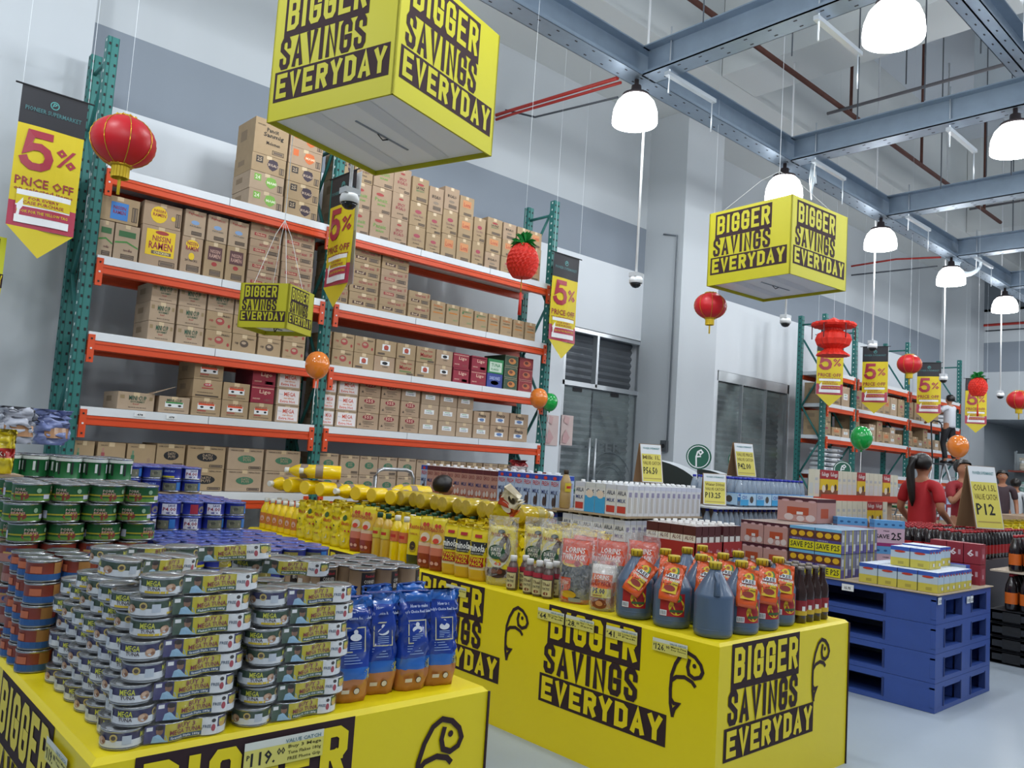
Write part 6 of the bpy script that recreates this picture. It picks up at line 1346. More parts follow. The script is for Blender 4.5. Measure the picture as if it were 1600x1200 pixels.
# ---- juice in red trays
JU = block_fn('juice_carton', .062, .09, .19, [('s', [('r', 0, .0, 1, .78, 'd4d0cc'), ('r', 0, .7, 1, 1, '4a1a20'), ('t', .15, .55, .85, .68, '5c2a30', 'ALOE'), ('r', .2, .3, .8, .34, '8c8c94'), ('r', .2, .22, .8, .26, '8c8c94')]), ('f', [('r', 0, 0, 1, 1, '4a1a20'), ('r', .12, .1, .88, .66, 'd0ccc8')])], '4a1a20', 'c8c0bc', cap=('e4e2e0', (0, 0, .016)))
def rtray(x0, y0, n, t):
    b = MB(); W = n * .068 + .018; D = .395
    for c, d in (((W / 2, .003, .05), (W, .006, .1)), ((W / 2, D - .003, .05), (W, .006, .1)), ((.003, D / 2, .05), (.006, D, .1)), ((W - .003, D / 2, .05), (.006, D, .1)), ((W / 2, D / 2, .003), (W, D, .006))): b.box(c, d, M('941c20', .55))
    for k in range(3): b.text(plane_map((0, 0, 0), (1, 0, 0), (0, 0, 1)), 'Aloe', W * (.1 + .33 * k), .035, W * (.28 + .33 * k), .06, M('c8949c', .5))
    return tag(b.build('red_tray', None, (x0, y0, .762)), t, 'tray')
riser(4.17, 2.86, 4.68, 3.26, 0, .76, 'brown carton block under the juice trays')
for k, x in enumerate((4.17, 4.465)):
    rtray(x - .002, 2.87, 4 - k, 'dark red open tray of juice cartons, %s the water bottles' % ['farther from', 'nearer'][k])
    for j in range(4):
        for i in range(4 - k): put('ju', JU, (x + .042 + i * .068, 2.925 + j * .0935, .770), 0, 'dark red and white juice carton, %s tray, %s across, %s row' % (ORD[k], ORD[i], ORD[j]), 'juice', 'juice cartons in red trays')
# ---- bottled water
WAT = M('a3b4c6', .06, coat=.6, alpha=.5); WCAP = M('1c2aa0', .4); WLB = M('3c84c8', .35, coat=.3)
def water_fn():
    e = empty('water_bottle'); b = MB(); b.lathe([(.028, 0), (.0315, .006), (.0315, .03), (.0295, .034), (.0315, .05), (.0315, .115), (.0295, .125), (.026, .15), (.015, .185), (.0125, .19), (.0125, .2)], WAT, 12); b.build('bottle_body', e)
    b = MB(); b.lathe([(.0145, .197), (.0145, .214)], WCAP, 10); b.build('cap', e)
    b = MB(); b.lathe([(.0322, .04), (.0322, .1)], WLB, 12, cap=False, mats=[WLB]); mp = cyl_map(.0322, 0, -PI / 2 - 1); b.rect(mp, 0, .07, .03, .095, M('d4e0ec', .4), .0006, 4); b.disc(mp, .015, .085, .008, .008, M('1c3aa0', .4), .001, 8); b.build('label_band', e); return e
def wgrid(x0, y0, z, nx, ny, t, g, dx=.066, keep=2):
    for j in range(ny):
        for i in range(nx):
            if i >= keep and j >= keep and not (z > 1.0): continue
            put('wat', water_fn, (x0 + i * dx, y0 + j * dx, z), rg.uniform(-.4, .4), 'blue capped water bottle, %s, %s across, %s row' % (t, ORD[i], ORD[j]), 'water', g)
put('palw', pallet_fn(1.42, 1.05, .14, PB_), (4.97, 3.26, .001), 0, 'blue plastic pallet under the water bottles', 'pallet')
riser(4.99, 3.28, 6.36, 4.26, .142, .80, 'brown carton block under the water bottles')
tray(4.95, 3.24, 6.42, 4.32, .803 + .012, 'brown board under the lowest water tier')
wgrid(5.0, 3.29, .817, 21, 15, 'lower tier', 'lower tier water bottles', keep=1)
tray(4.96, 3.25, 6.4, 4.3, 1.047, 'white board between the two tiers of water bottles', c='c4c8cc')
riser(5.07, 3.36, 6.3, 4.2, .818, 1.033, 'brown carton inside the lower water tier')
wgrid(5.36, 3.33, 1.049, 15, 7, 'upper tier', 'upper tier water bottles')
for k in range(5): put('wpk', block_fn('water_multipack_band', .21, .004, .085, [('f', [('r', 0, 0, 1, 1, 'a8c8e0'), ('r', 0, 0, .5, .5, '3c9cd0'), ('d', .7, .5, .12, .3, '4a4440'), ('t', .06, .55, .4, .85, '1c3aa0', 'C2O')])], '7cb4dc'), (5.43 + k * .22, 3.2925, 1.06), 0, 'blue printed band around the upper water bottles, %s from the near corner' % ORD[k], 'band', 'printed bands on the water')
for k in range(2): put('wpk2', block_fn('water_multipack_band', .23, .004, .085, [('f', [('r', 0, 0, 1, 1, 'a8c8e0'), ('r', 0, 0, .5, .5, '3c9cd0'), ('d', .7, .5, .12, .3, '4a4440'), ('t', .06, .55, .4, .85, '1c3aa0', 'C2O')])], '7cb4dc'), (5.32, 3.43 + k * .24, 1.06), -PI / 2, 'blue printed band on the short side of the upper water bottles, %s from the corner' % ORD[k], 'band', 'printed bands on the water')
# ---- cereal
CER = [('s', [('r', 0, .66, 1, 1, 'a02028'), ('r', 0, .25, 1, .66, 'd8b81c'), ('r', 0, 0, 1, .25, '7c5038'), ('t', .1, .72, .9, .92, 'e4e0dc', 'Kelly'), ('d', .35, .3, .2, .14, 'dcd4c4'), ('d', .7, .36, .14, .12, '4a3a28')]), ('f', [('r', 0, .66, 1, 1, 'a02028'), ('r', 0, .25, 1, .66, 'd8b81c'), ('r', 0, 0, 1, .25, '7c5038'), ('t', .1, .72, .9, .92, 'e4e0dc', 'Kelloggs'), ('d', .35, .3, .2, .14, 'dcd4c4'), ('d', .7, .36, .14, .12, '4a3a28')])]
CW = [('f', [('r', .1, .1, .9, .5, 'c4c6c4'), ('r', .1, .6, .6, .7, 'b0b4b8')]), ('s', [('r', .2, .1, .8, .5, 'c4c6c4')])]
cer = block_fn('cereal_box', .17, .055, .25, CER, 'd2ccb8', 'd8d4c8'); cew = block_fn('cereal_box', .1, .06, .25, CW, 'd0ccb8', 'd8d4c8')
riser(7.12, 3.52, 8.9, 4.2, 0, .84, 'brown carton block under the cereal boxes')
pat = 'wccwwwwcwwwwcww'; x = 7.15
for k, ch in enumerate(pat):
    w_ = .17 if ch == 'c' else .1; put('cer' if ch == 'c' else 'cew', cer if ch == 'c' else cew, (x + w_ / 2, 3.68 + (0 if ch == 'c' else .01), 1.123), 0, '%s cereal box on the upper row, %s along' % ('red and yellow' if ch == 'c' else 'plain sided', ORD[k]), 'cereal', 'upper cereal boxes'); x += w_ + .004
b = MB(); b.box((8.02, 3.72, 1.1), (1.75, .26, .04), M('c03820', .55)); b.box((8.02, 3.585, 1.12), (1.75, .006, .06), M('c03820', .55)); tag(b.build('display_tray'), 'red orange shelf tray holding the upper cereal boxes', 'tray')
x = 7.2
for k, ch in enumerate('wwwwwwwwccw'):
    w_ = .17 if ch == 'c' else .1; put('cer' if ch == 'c' else 'cew', cer if ch == 'c' else cew, (x + w_ / 2, 3.60, .843), 0, '%s cereal box on the lower row, %s along' % ('red and yellow' if ch == 'c' else 'grey sided', ORD[k]), 'cereal', 'lower cereal boxes'); x += w_ + .008
riser(7.16, 3.64, 8.8, 3.9, .842, 1.078, 'brown carton behind the lower cereal boxes')
# ---- cola packs and crates at the far right
COLA = M('1c1416', .12, coat=.6)
def cola_fn(big):
    def f():
        e = empty('cola_bottle'); s_ = .93 if big else .8; lab = M('c8601c' if big else 'a01c20', .4)
        b = MB(); b.lathe([(.042 * s_, 0), (.046 * s_, .01), (.046 * s_, .16 * s_), (.04 * s_, .2 * s_), (.018 * s_, .26 * s_), (.015 * s_, .27 * s_)], COLA, 14); b.build('bottle_body', e)
        b = MB(); b.lathe([(.0465 * s_, .05 * s_), (.0465 * s_, .14 * s_)], lab, 14, cap=False); b.build('label_band', e)
        b = MB(); b.lathe([(.017 * s_, .268 * s_), (.017 * s_, .29 * s_)], M('a82028', .4), 10); b.build('cap', e); return e
    return f
CR = M('23262b', .55)
def crate_fn():
    b = MB(); W, D, h_ = 1.0, .9, .098
    for z in (.01, h_ - .02): b.box((W / 2, D / 2, z + .005), (W, D, .022), CR)
    for c, d in (((W / 2, .01, h_ / 2), (W, .02, h_ - .012)), ((.01, D / 2, h_ / 2), (.02, D, h_ - .012)), ((W - .01, D / 2, h_ / 2), (.02, D, h_ - .012)), ((W / 2, D - .01, h_ / 2), (W, .02, h_ - .012))): b.box(c, d, CR)
    for k in range(3): b.box((.0, .15 + .3 * k, h_ / 2), (.01, .12, .07), M('17191d', .7)); b.box((.17 + .33 * k, .0, h_ / 2), (.12, .01, .07), M('17191d', .7))
    return b.build('black_pallet')
for k in range(4): put('crate', crate_fn, (7.0, 1.25, .001 + k * .1), 0, 'black plastic pallet, %s of the stack at the picture edge' % lay(k, 4), 'pallet', 'black pallets')
grid('cola1', cola_fn(1), 7.06, 1.32, .402, 8, 8, .1, .1, 'big cola bottle with orange label, %s across, %s row', 'cola', 'big cola bottles', skip=lambda i, j, l: i > 1 and 0 < j < 5)
tray(7.0, 1.25, 8.0, 2.15, .68 + .012, 'brown board on the big cola bottles', c='b8a894')
grid('cola1', cola_fn(1), 7.07, 1.4, .693, 8, 7, .1, .1, 'big cola bottle on the upper board, %s across, %s row', 'cola', 'upper cola bottles', skip=lambda i, j, l: i > 2 and j < 4)
riser(8.07, 2.3, 9.2, 2.80, 0, .72, 'farther dark block under the red capped cola').data.materials[0] = M('3c2a2c', .5, noise=.3, nscale=12)
riser(7.0, 2.3, 8.05, 3.4, 0, .72, 'nearer dark block under the red capped cola').data.materials[0] = M('3c2a2c', .5, noise=.3, nscale=12)
grid('cola0', cola_fn(0), 7.06, 2.36, .721, 18, 9, .085, .085, 'small cola bottle, red cap, %s across, %s row', 'cola', 'small red capped cola bottles', skip=lambda i, j, l: (i > 11 and j > 4) or (3 < i < 10 and 1 < j < 5))
six = [('s', [('r', 0, 0, 1, 1, '8c2430'), ('t', .2, .35, .6, .7, 'e0d4d4', '6'), ('r', .7, .4, .85, .65, 'b89098')]), ('f', [('r', .2, .2, .8, .8, 'a04450'), ('r', .4, .3, .6, .5, 'c8a0a4')])]
grid('six', block_fn('soda_six_pack', .1, .1, .13, six, '8c2430', '9c4048'), 5.955, 1.92, PZ, 1, 3, .125, .105, 'dark red soda six pack on the pallet edge, %s across, %s row, %s tier', 'soda', 'soda six packs', 2, .133)
# yellow noodle packs in front of the women
riser(9.4, 2.35, 11.0, 3.08, 0, .82, 'pale carton block under the yellow noodle packs')
for j in range(2):
    for i in range(7): put('nood', simple_pouch_fn('noodle_pack', .2, .08, .16, [(.15, 'd8b818'), (.4, 'b8281c'), (1, 'e0cc20')], (), seed=41, wr=.03), (9.5 + i * .22, 2.5 + j * .3, .822), -.9, 'yellow and red noodle pack, %s along, %s row' % (ORD[i], ORD[j]), 'pack', 'yellow noodle packs')
# ---- A-frame card signs
def aframe_fn(w_, h_, big, small):
    def f():
        e = empty('price_stand'); b = MB(); t = .22 * h_; kraft = M('8c6c4c', .8)
        mpf = lambda dy, s_: plane_map((-w_ / 2, dy, 0), (1, 0, 0), Vector((0, s_ * t, h_)) / Vector((0, t, h_)).length)
        Ls = Vector((0, t, h_)).length
        b.add([(-w_ / 2, -t, 0), (w_ / 2, -t, 0), (w_ / 2, 0, h_), (-w_ / 2, 0, h_), (-w_ / 2, -t + .006, 0), (w_ / 2, -t + .006, 0), (w_ / 2, .006, h_ - .004), (-w_ / 2, .006, h_ - .004)], [(0, 1, 2, 3), (7, 6, 5, 4), (0, 3, 7, 4), (1, 5, 6, 2)], kraft)
        b.add([(-w_ / 2, t, 0), (w_ / 2, t, 0), (w_ / 2, .004, h_), (-w_ / 2, .004, h_), (-w_ / 2, t + .006, 0), (w_ / 2, t + .006, 0), (w_ / 2, .01, h_), (-w_ / 2, .01, h_)], [(3, 2, 1, 0), (4, 5, 6, 7), (0, 4, 7, 3), (1, 2, 6, 5)], kraft); b.build('card_stand', e)
        b = MB(); mp = mpf(-t, 1); b.rect(mp, .004, .004, w_ - .004, Ls - .004, M('d4d8dc', .4), .001); b.rect(mp, .01, .01, w_ - .01, Ls * .74, M('d0c458', .45), .002)
        b.text(mp, 'PIONEER SUPERMARKET', w_ * .15, Ls * .86, w_ * .9, Ls * .91, M('5c8c90', .5), .003); b.text(mp, small, w_ * .1, Ls * .6, w_ * .9, Ls * .7, M('6c5a20', .5), .003); b.text(mp, 'VALUE CATCH', w_ * .1, Ls * .46, w_ * .9, Ls * .55, M('6c5a20', .5), .003)
        b.text(mp, big, w_ * .1, Ls * .22, w_ * .75, Ls * .4, INK, .003); b.rect(mp, w_ * .1, Ls * .1, w_ * .9, Ls * .12, M('a8924c', .5), .003)
        b.build('price_sheet', e); return e
    return f
put('af1', aframe_fn(.2, .26, 'P13.25', 'Danone Water'), (5.95, 3.5, 1.12), -.85, 'small yellow price sign leaning by the water bottles, reading P13.25', 'sign') if 0 else None
p = onz(1118, 783, 1.049); put('af1', aframe_fn(.17, .23, 'P13.25', 'Water 500ml'), (5.17, 3.42, 1.05), -.8, 'yellow price stand reading P13.25 on the lower water tier', 'sign')
p = onz(1206, 752, 1.268); put('af2', aframe_fn(.2, .27, 'P42.00', 'VALUE PRICE'), (5.86, 3.62, 1.267), -.3, 'yellow price stand reading P42 on top of the water bottles', 'sign')
put('af3', aframe_fn(.17, .27, 'P56.50', 'Milk 1L'), (4.6, 3.58, 1.188), -.4, 'yellow price stand with a torn patch behind the white milk cartons', 'sign')
put('af4', aframe_fn(.27, .52, 'P12', 'COLA 1.5L'), (7.62, 2.42, .965), -.55, 'tall brown card price stand in front of the woman at the trolley', 'sign')
# ---- checkout canopies with green emblem discs, trolleys, platform trolley
GR = M('1c5c48', .45)
def canopy(x, y, s_, lab):
    e = empty('promo_counter', (x, y, 0), -1.15); tag(e, lab, 'counter'); b = MB(); W = .62 * s_; pts = []
    for i in range(13): a = PI * .5 * i / 12; pts.append((-W / 2 + W * math.sin(a), .95 + .42 * s_ * math.cos(a)))
    o = len(b.v)
    for y_ in (-.25, .25):
        b.v += [(px_, y_, pz_) for px_, pz_ in pts] + [(-W / 2, y_, .95)]
    n = len(pts) + 1
    b.f.append(tuple(range(n))); b.mi.append(b.m(M('14201c', .5))); b.sm.append(False); b.f.append(tuple(reversed(range(n, 2 * n)))); b.mi.append(b.m(M('14201c', .5))); b.sm.append(False)
    for i in range(n): b.f.append((i, i + n, (i + 1) % n + n, (i + 1) % n)); b.mi.append(b.m(M('c8ced2', .5))); b.sm.append(False)
    b.build('curved_hood', e); b = MB(); b.box((0, 0, .475), (W, .5, .945), M('b8bec2', .6)); b.build('counter_body', e)
    b = MB(); mp = plane_map((W * .28, -.1, 0), (1, 0, 0), (0, 0, 1)); T = Matrix.Translation((W * .28, -.1, 1.42)) @ Matrix.Rotation(PI / 2, 4, 'X')
    b.lathe([(.12, -.01), (.12, .01)], GR, 28, T=T); m2 = plane_map((W * .28, -.112, 1.42), (1, 0, 0), (0, 0, 1))
    for i in range(24): a = 2 * PI * i / 24; a2 = 2 * PI * (i + 1) / 24; b.strokes(m2, [[(.5 + .43 * math.cos(a), .5 + .43 * math.sin(a)), (.5 + .43 * math.cos(a2), .5 + .43 * math.sin(a2))]], -.12, -.12, .12, .12, .008, WHITE, .001)
    b.strokes(m2, [[(.42, .1), (.4, .5), (.46, .72), (.6, .8), (.68, .7), (.58, .6), (.52, .68)], [(.4, .5), (.58, .52)]], -.11, -.11, .11, .11, .014, WHITE, .001); b.tube([(W * .28, -.1, 1.3), (W * .28, -.1, 1.05)], .008, INK, 6); b.build('emblem_disc', e)
    return e
canopy(6.62, 4.75, 1.0, 'curved black and white counter hood with a green emblem disc beside the pillar'); canopy(7.55, 4.85, .85, 'second curved counter hood with emblem disc behind the water bottles')
canopy(10.9, 5.35, .9, 'distant dark counter hood with round emblem before the distant rack')
def trolley(x, y, rz, lab, hc='1c6048'):
    e = empty('shopping_trolley', (x, y, 0), rz); tag(e, lab, 'trolley'); W_ = M('a8aeb2', .3, .8); b = MB()
    c0 = [(-.25, -.4, 1.0), (.25, -.4, 1.0), (.2, .4, .92), (-.2, .4, .92)]; c1 = [(-.2, -.35, .5), (.2, -.35, .5), (.15, .3, .55), (-.15, .3, .55)]
    for c in (c0, c1): b.tube([Vector(q) for q in c] + [Vector(c[0])], .008, W_, 6)
    for s_ in range(4):
        A0, A1, B0, B1 = map(Vector, (c0[s_], c0[(s_ + 1) % 4], c1[s_], c1[(s_ + 1) % 4])); n = 10
        for k in range(n + 1): b.tube([A0.lerp(A1, k / n), B0.lerp(B1, k / n)], .003, W_, 4)
        for k in (1, 2, 3): b.tube([A0.lerp(B0, k / 4), A1.lerp(B1, k / 4)], .003, W_, 4)
    b.build('basket', e); b = MB(); b.tube([(-.27, -.46, 1.04), (.27, -.46, 1.04)], .014, M(hc, .4), 8); b.build('handle', e)
    b = MB()
    for sx in (-.2, .2): b.tube([(sx, -.35, .5), (sx, -.42, .3), (sx, -.4, .12), (sx, .4, .12)], .011, W_, 6); b.tube([(sx, -.46, 1.03), (sx, -.38, .95)], .01, W_, 6)
    b.build('chassis', e)
    for sx in (-.2, .2):
        for sy in (-.4, .4):
            b = MB(); T = Matrix.Translation((sx, sy, .055)) @ Matrix.Rotation(PI / 2, 4, 'Y'); b.lathe([(.054, -.012), (.054, .012)], INK, 14, T=T); b.build('wheel', e)
    return e
trolley(6.25, 5.75, .5, 'shopping trolley with green handle beside the pillar'); trolley(9.5, 3.8, -.9, 'shopping trolley pushed by the woman in red', '3a8a5c'); trolley(5.15, 5.5, 1.2, 'shopping trolley in front of the glass doors, red bags on it')
for i, (x, y) in enumerate(((5.0, 5.36), (5.16, 5.52), (5.32, 5.38))):
    put(('rbag', i), simple_pouch_fn('red_gift_bag', .16, .12, .26 if i == 0 else .16, [(.6, 'a02428'), (.75, 'd0c8c8'), (1, 'a02428')], (), seed=50 + i, wr=.04), (x, y, 1.02), .3 * i, 'crinkled red bag on the trolley by the glass doors, %s' % ['tallest one', 'middle one', 'low one at the end'][i], 'bag')
p = ony(625, 738, 5.9)
e = empty('platform_trolley', (p.x, 5.98, 0)); tag(e, 'platform trolley with a looped silver handle standing before the carton rack', 'trolley')
b = MB(); ht = p.z + .02; b.tube([(-.2, 0, .18), (-.2, 0, ht - .07), (-.17, 0, ht - .015), (-.12, 0, ht), (.12, 0, ht), (.17, 0, ht - .015), (.2, 0, ht - .07), (.2, 0, .18)], .017, M('c4c8cc', .3, .7), 10); b.build('handle', e)
b = MB(); b.box((0, -.0, .16), (.5, .16, .04), M('3a4a6c', .5)); b.build('platform', e)
for sx in (-.2, .2): b = MB(); T = Matrix.Translation((sx, 0, .07)) @ Matrix.Rotation(PI / 2, 4, 'Y'); b.lathe([(.068, -.015), (.068, .015)], INK, 16, T=T); b.build('wheel', e)
# ============================================================ people
SKN = M('a87458', .55); HAIR = M('17120f', .4)
def skin_mesh(name, V, Ed, mt, parent, sub=2, root=0):
    me = bpy.data.meshes.new(name); me.from_pydata([v[:3] for v in V], Ed, []); me.materials.append(mt)
    o = bpy.data.objects.new(name, me); COL.objects.link(o); o.parent = parent
    md = o.modifiers.new('skin', 'SKIN'); md.use_smooth_shade = True; md.branch_smoothing = .3
    for i, v in enumerate(V):
        r = v[3]; me.skin_vertices[0].data[i].radius = (r if not isinstance(r, tuple) else r[0], r if not isinstance(r, tuple) else r[1])
        me.skin_vertices[0].data[i].use_root = i == root
    sb = o.modifiers.new('sub', 'SUBSURF'); sb.levels = sub; sb.render_levels = sub
    return o
def person(lab, loc, rz, s_=1.0, shirt='a01c24', pants='23262e', armL=None, armR=None, hipL=None, hipR=None, bend=0.0, hair='short', head_turn=0.0, crouch=0.0, sleeve=True):
    """local front is -y. arms: (elbow, wrist) points; legs: (knee, ankle)"""
    e = empty('person', loc, rz); e.scale = (s_, s_, s_); tag(e, lab, 'person')
    dz = -crouch; by = -bend
    P = [(0, 0, .90 + dz), (0, by * .3, 1.03 + dz), (0, by * .7, 1.2 + dz), (0, by, 1.33 + dz), (0, by - .005, 1.39 + dz), (0, by - .012, 1.455 + dz), (0, by - .018, 1.52 + dz), (0, by - .005, 1.585 + dz)]
    rad = [.125, .115, .13, .068, .044, .066, .084, .062]
    V = [(*p, r) for p, r in zip(P, rad)]; Ed = [(i, i + 1) for i in range(7)]
    def limb(pts, rs, at):
        k = at
        for p, r in zip(pts, rs): V.append((*p, r)); Ed.append((k, len(V) - 1)); k = len(V) - 1
        return k
    ear = []
    A = {}
    for sx, arm in ((-1, armL), (1, armR)):
        arm = arm or (Vector((sx * .215, .03, 1.06)), Vector((sx * .225, -.06, .83))); el, wr = map(Vector, arm)
        el = el + Vector((0, by * .6, dz)); wr = wr + Vector((0, by * .6, dz)); sh = Vector((sx * .165, by * .92, 1.305 + dz)); A[sx] = (sh, el, wr)
        k = limb([sh, sh.lerp(el, .5), el, el.lerp(wr, .55), wr], [.055, .046, .038, .033, .024], 3)
        d = (wr - el).normalized(); pm = wr + d * .05; side = Vector((sx, 0, 0)).cross(d).normalized() if abs(d.x) < .9 else Vector((0, 0, 1))
        kp = limb([pm], [.027], k)
        for q in range(4):
            off = side * (.018 * (q - 1.5)); L = (.062, .072, .068, .052)[q]
            limb([pm + off + d * .028, pm + off + d * (.03 + L * .5) + Vector((0, -.006, 0)), pm + off + d * (.03 + L) * .95 + Vector((0, -.018, 0))], [.0095, .0088, .0075], kp)
        limb([wr + d * .02 - side * .024 + Vector((0, -.012, 0)), wr + d * .055 - side * .036 + Vector((0, -.022, 0))], [.0105, .0085], k)
    Lg = {}
    for sx, lg in ((-1, hipL), (1, hipR)):
        lg = lg or (Vector((sx * .1, -.02, .47)), Vector((sx * .105, .02, .085))); kn, an = map(Vector, lg); hp = Vector((sx * .085, 0, .85 + dz)); Lg[sx] = (hp, kn, an)
        k = limb([hp, hp.lerp(kn, .5), kn, kn.lerp(an, .4), an], [.085, .075, .055, .052, .035], 0)
        limb([an + Vector((0, -.05, -.045)), an + Vector((0, -.13, -.05))], [.036, .03], k)
    limb([Vector((0, by - .098, 1.505 + dz))], [.012], 6)                                   # nose
    for sx in (-1, 1): limb([Vector((sx * .083, by, 1.505 + dz))], [.014], 6)                # ears
    skin_mesh('body', V, Ed, SKN, e)
    # shirt: torso and upper sleeves, ends at waist, sleeves and neck
    sm = M(shirt, .7, noise=.08, nscale=14); V2 = [(*P[0], .138), (*P[1], .134), (*P[2], .145), (*P[3], .088), (*(Vector(P[4]) - Vector((0, 0, .02))), .062)]; E2 = [(0, 1), (1, 2), (2, 3), (3, 4)]
    V2.append((P[0][0], P[0][1], P[0][2] - .08, .136)); E2.append((0, 5))
    for sx in (-1, 1):
        sh, el, wr = A[sx]; k = 3
        for p, r in ((sh, .066), (sh.lerp(el, .45), .06), (sh.lerp(el, .8), .056)): V2.append((*p, r)); E2.append((k, len(V2) - 1)); k = len(V2) - 1
    skin_mesh('shirt', V2, E2, sm, e, root=5)
    pm_ = M(pants, .75); V3 = [(*Vector(P[0]), .138), (P[0][0], P[0][1], P[0][2] + .06, .13)]; E3 = [(0, 1)]
    for sx in (-1, 1):
        hp, kn, an = Lg[sx]; k = 0
        for p, r in ((hp, .096), (hp.lerp(kn, .5), .086), (kn, .066), (kn.lerp(an, .5), .06), (an + Vector((0, 0, .02)), .052)): V3.append((*p, r)); E3.append((k, len(V3) - 1)); k = len(V3) - 1
    skin_mesh('trousers', V3, E3, pm_, e)
    for sx in (-1, 1):
        an = Lg[sx][2]; b = MB(); T = Matrix.Translation(an + Vector((0, -.055, -.045))); b.lathe([(.01, -.035), (.048, -.03), (.05, 0), (.035, .035), (.01, .045)], M('1c1c20', .5), 14, T=T, sy=2.2, sx=.85); b.build('shoe', e)
    # hair cap, fuller at the back, and face
    hc = Vector((0, by + .012, 1.53 + dz)); b = MB(); n = 22; rows_ = 9
    for j in range(rows_ + 1):
        ph = PI * .5 * (1 - j / rows_ * 1.62)
        for i in range(n):
            th = 2 * PI * i / n; front = max(0, -math.sin(th)); el_ = max(ph, -.98 + min(1, max(0, front + .1) * 1.6) * 1.5)
            r = .102 if front < .3 else .098
            b.v.append((hc.x + r * .95 * math.cos(el_) * math.cos(th), hc.y + r * 1.12 * math.cos(el_) * math.sin(th), hc.z + .098 * math.sin(el_)))
    k = b.m(HAIR)
    for j in range(rows_):
        for i in range(n): a = j * n + i; c = j * n + (i + 1) % n; b.f.append((a, a + n, c + n, c)); b.mi.append(k); b.sm.append(True)
    if hair == 'pony':
        b.tube([(0, by + .09, 1.57 + dz), (0, by + .16, 1.56 + dz), (.01, by + .175, 1.45 + dz), (.0, by + .17, 1.3 + dz), (-.01, by + .165, 1.17 + dz), (-.01, by + .16, 1.1 + dz)], [.03, .036, .042, .04, .03, .008], HAIR, 10)
    b.build('hair', e)
    b = MB()
    for sx in (-1, 1):
        b.lathe([(.001, -.008), (.009, -.003), (.009, .003), (.001, .008)], WHITE, 10, c=(sx * .03, by - .088, 1.523 + dz)); b.lathe([(.001, -.005), (.0055, 0), (.001, .005)], INK, 8, c=(sx * .03, by - .094, 1.523 + dz)); b.box((sx * .03, by - .094, 1.543 + dz), (.03, .006, .006), HAIR)
    b.build('eyes', e); b = MB(); b.box((0, by - .09, 1.468 + dz), (.042, .01, .006), M('8a3c38', .5)); b.box((0, by - .088, 1.461 + dz), (.034, .01, .007), M('a04c44', .5)); b.build('mouth', e)
    return e
FW = -PI / 2
# facing +x means rotating local -y onto +x: +90 degrees
p = atd(1441, 760, 7.9); person('woman-height person in a red polo shirt seen from behind, long black ponytail', (p.x, p.y, 0), PI / 2 - .25, .985, 'a8141e', '20232c', armR=((.24, .0, 1.08), (.27, -.22, .93)), armL=((-.22, .03, 1.08), (-.2, -.16, .95)), hair='pony')
p = atd(1505, 760, 9.6); person('person in a dark red shirt in profile, hand raised to the chin', (p.x, p.y, 0), -.65, 1.0, '8c1420', '20232c', armL=((-.22, -.12, 1.1), (-.05, -.2, 1.36)), armR=((.2, -.14, 1.12), (-.02, -.24, 1.12)))
# man on the ladder
LX, LY = 16.35, 5.72
person('person in white shirt and black trousers standing on the ladder, back turned', (LX + .0, LY + .02, 1.70), PI - .35, .80, 'c8ccd4', '14161c', armR=((.26, -.06, 1.2), (.33, -.26, 1.02)), armL=((-.2, -.16, 1.22), (-.12, -.34, 1.2)), hipR=((.11, -.08, .48), (.1, .0, .085)), hipL=((-.1, -.02, .48), (-.1, .06, .085)))
e = empty('step_ladder', (LX, LY + .05, 0), 0); tag(e, 'tall aluminium platform ladder carrying the man in the white shirt', 'ladder'); LM = M('c4c8cc', .3, .7)
for sx in (-.26, .26):
    b = MB(); b.tube([(sx * 1.5, -.62, .0), (sx, -.06, 1.68)], .022, LM, 8); b.build('rail', e)
    b = MB(); b.tube([(sx * 1.4, .42, .0), (sx, .16, 1.68)], .018, LM, 8); b.build('rail', e)
    b = MB(); b.tube([(sx, .16, 1.68), (sx, .20, 2.45), (sx * .5, .2, 2.5), (0, .2, 2.5)], .014, M('3c4044', .5), 6); b.build('guard_rail', e)
for k in range(6):
    t = (k + 1) / 7; b = MB(); b.box((0, -.62 + .56 * t, 1.68 * t), (.78 - .26 * t, .09, .025), LM); b.build('step', e)
b = MB(); b.box((0, .05, 1.685), (.54, .26, .024), M('3a3e42', .6)); b.build('platform', e)
# stooping person whose head shows before the choco milk
person('person stooping between the yellow table and the choco milk, black hair from behind', (4.01, 5.14, 0), PI / 2, .82, '2c3038', '20232c', crouch=.25, hipL=((-.1, -.26, .44), (-.1, .02, .085)), hipR=((.1, -.26, .44), (.1, .02, .085)), hair='short')
p = atd(1566, 745, 14.2); person('distant person in a dark top facing out behind the red boxes', (p.x, p.y, 0), -1.2, 1.0, '3c2c34', '20232c')
p = atd(1587, 757, 15.0); person('distant person with black hair and white top near the picture edge', (p.x, p.y, 0), 1.8, .93, 'c8ccd0', '20232c')

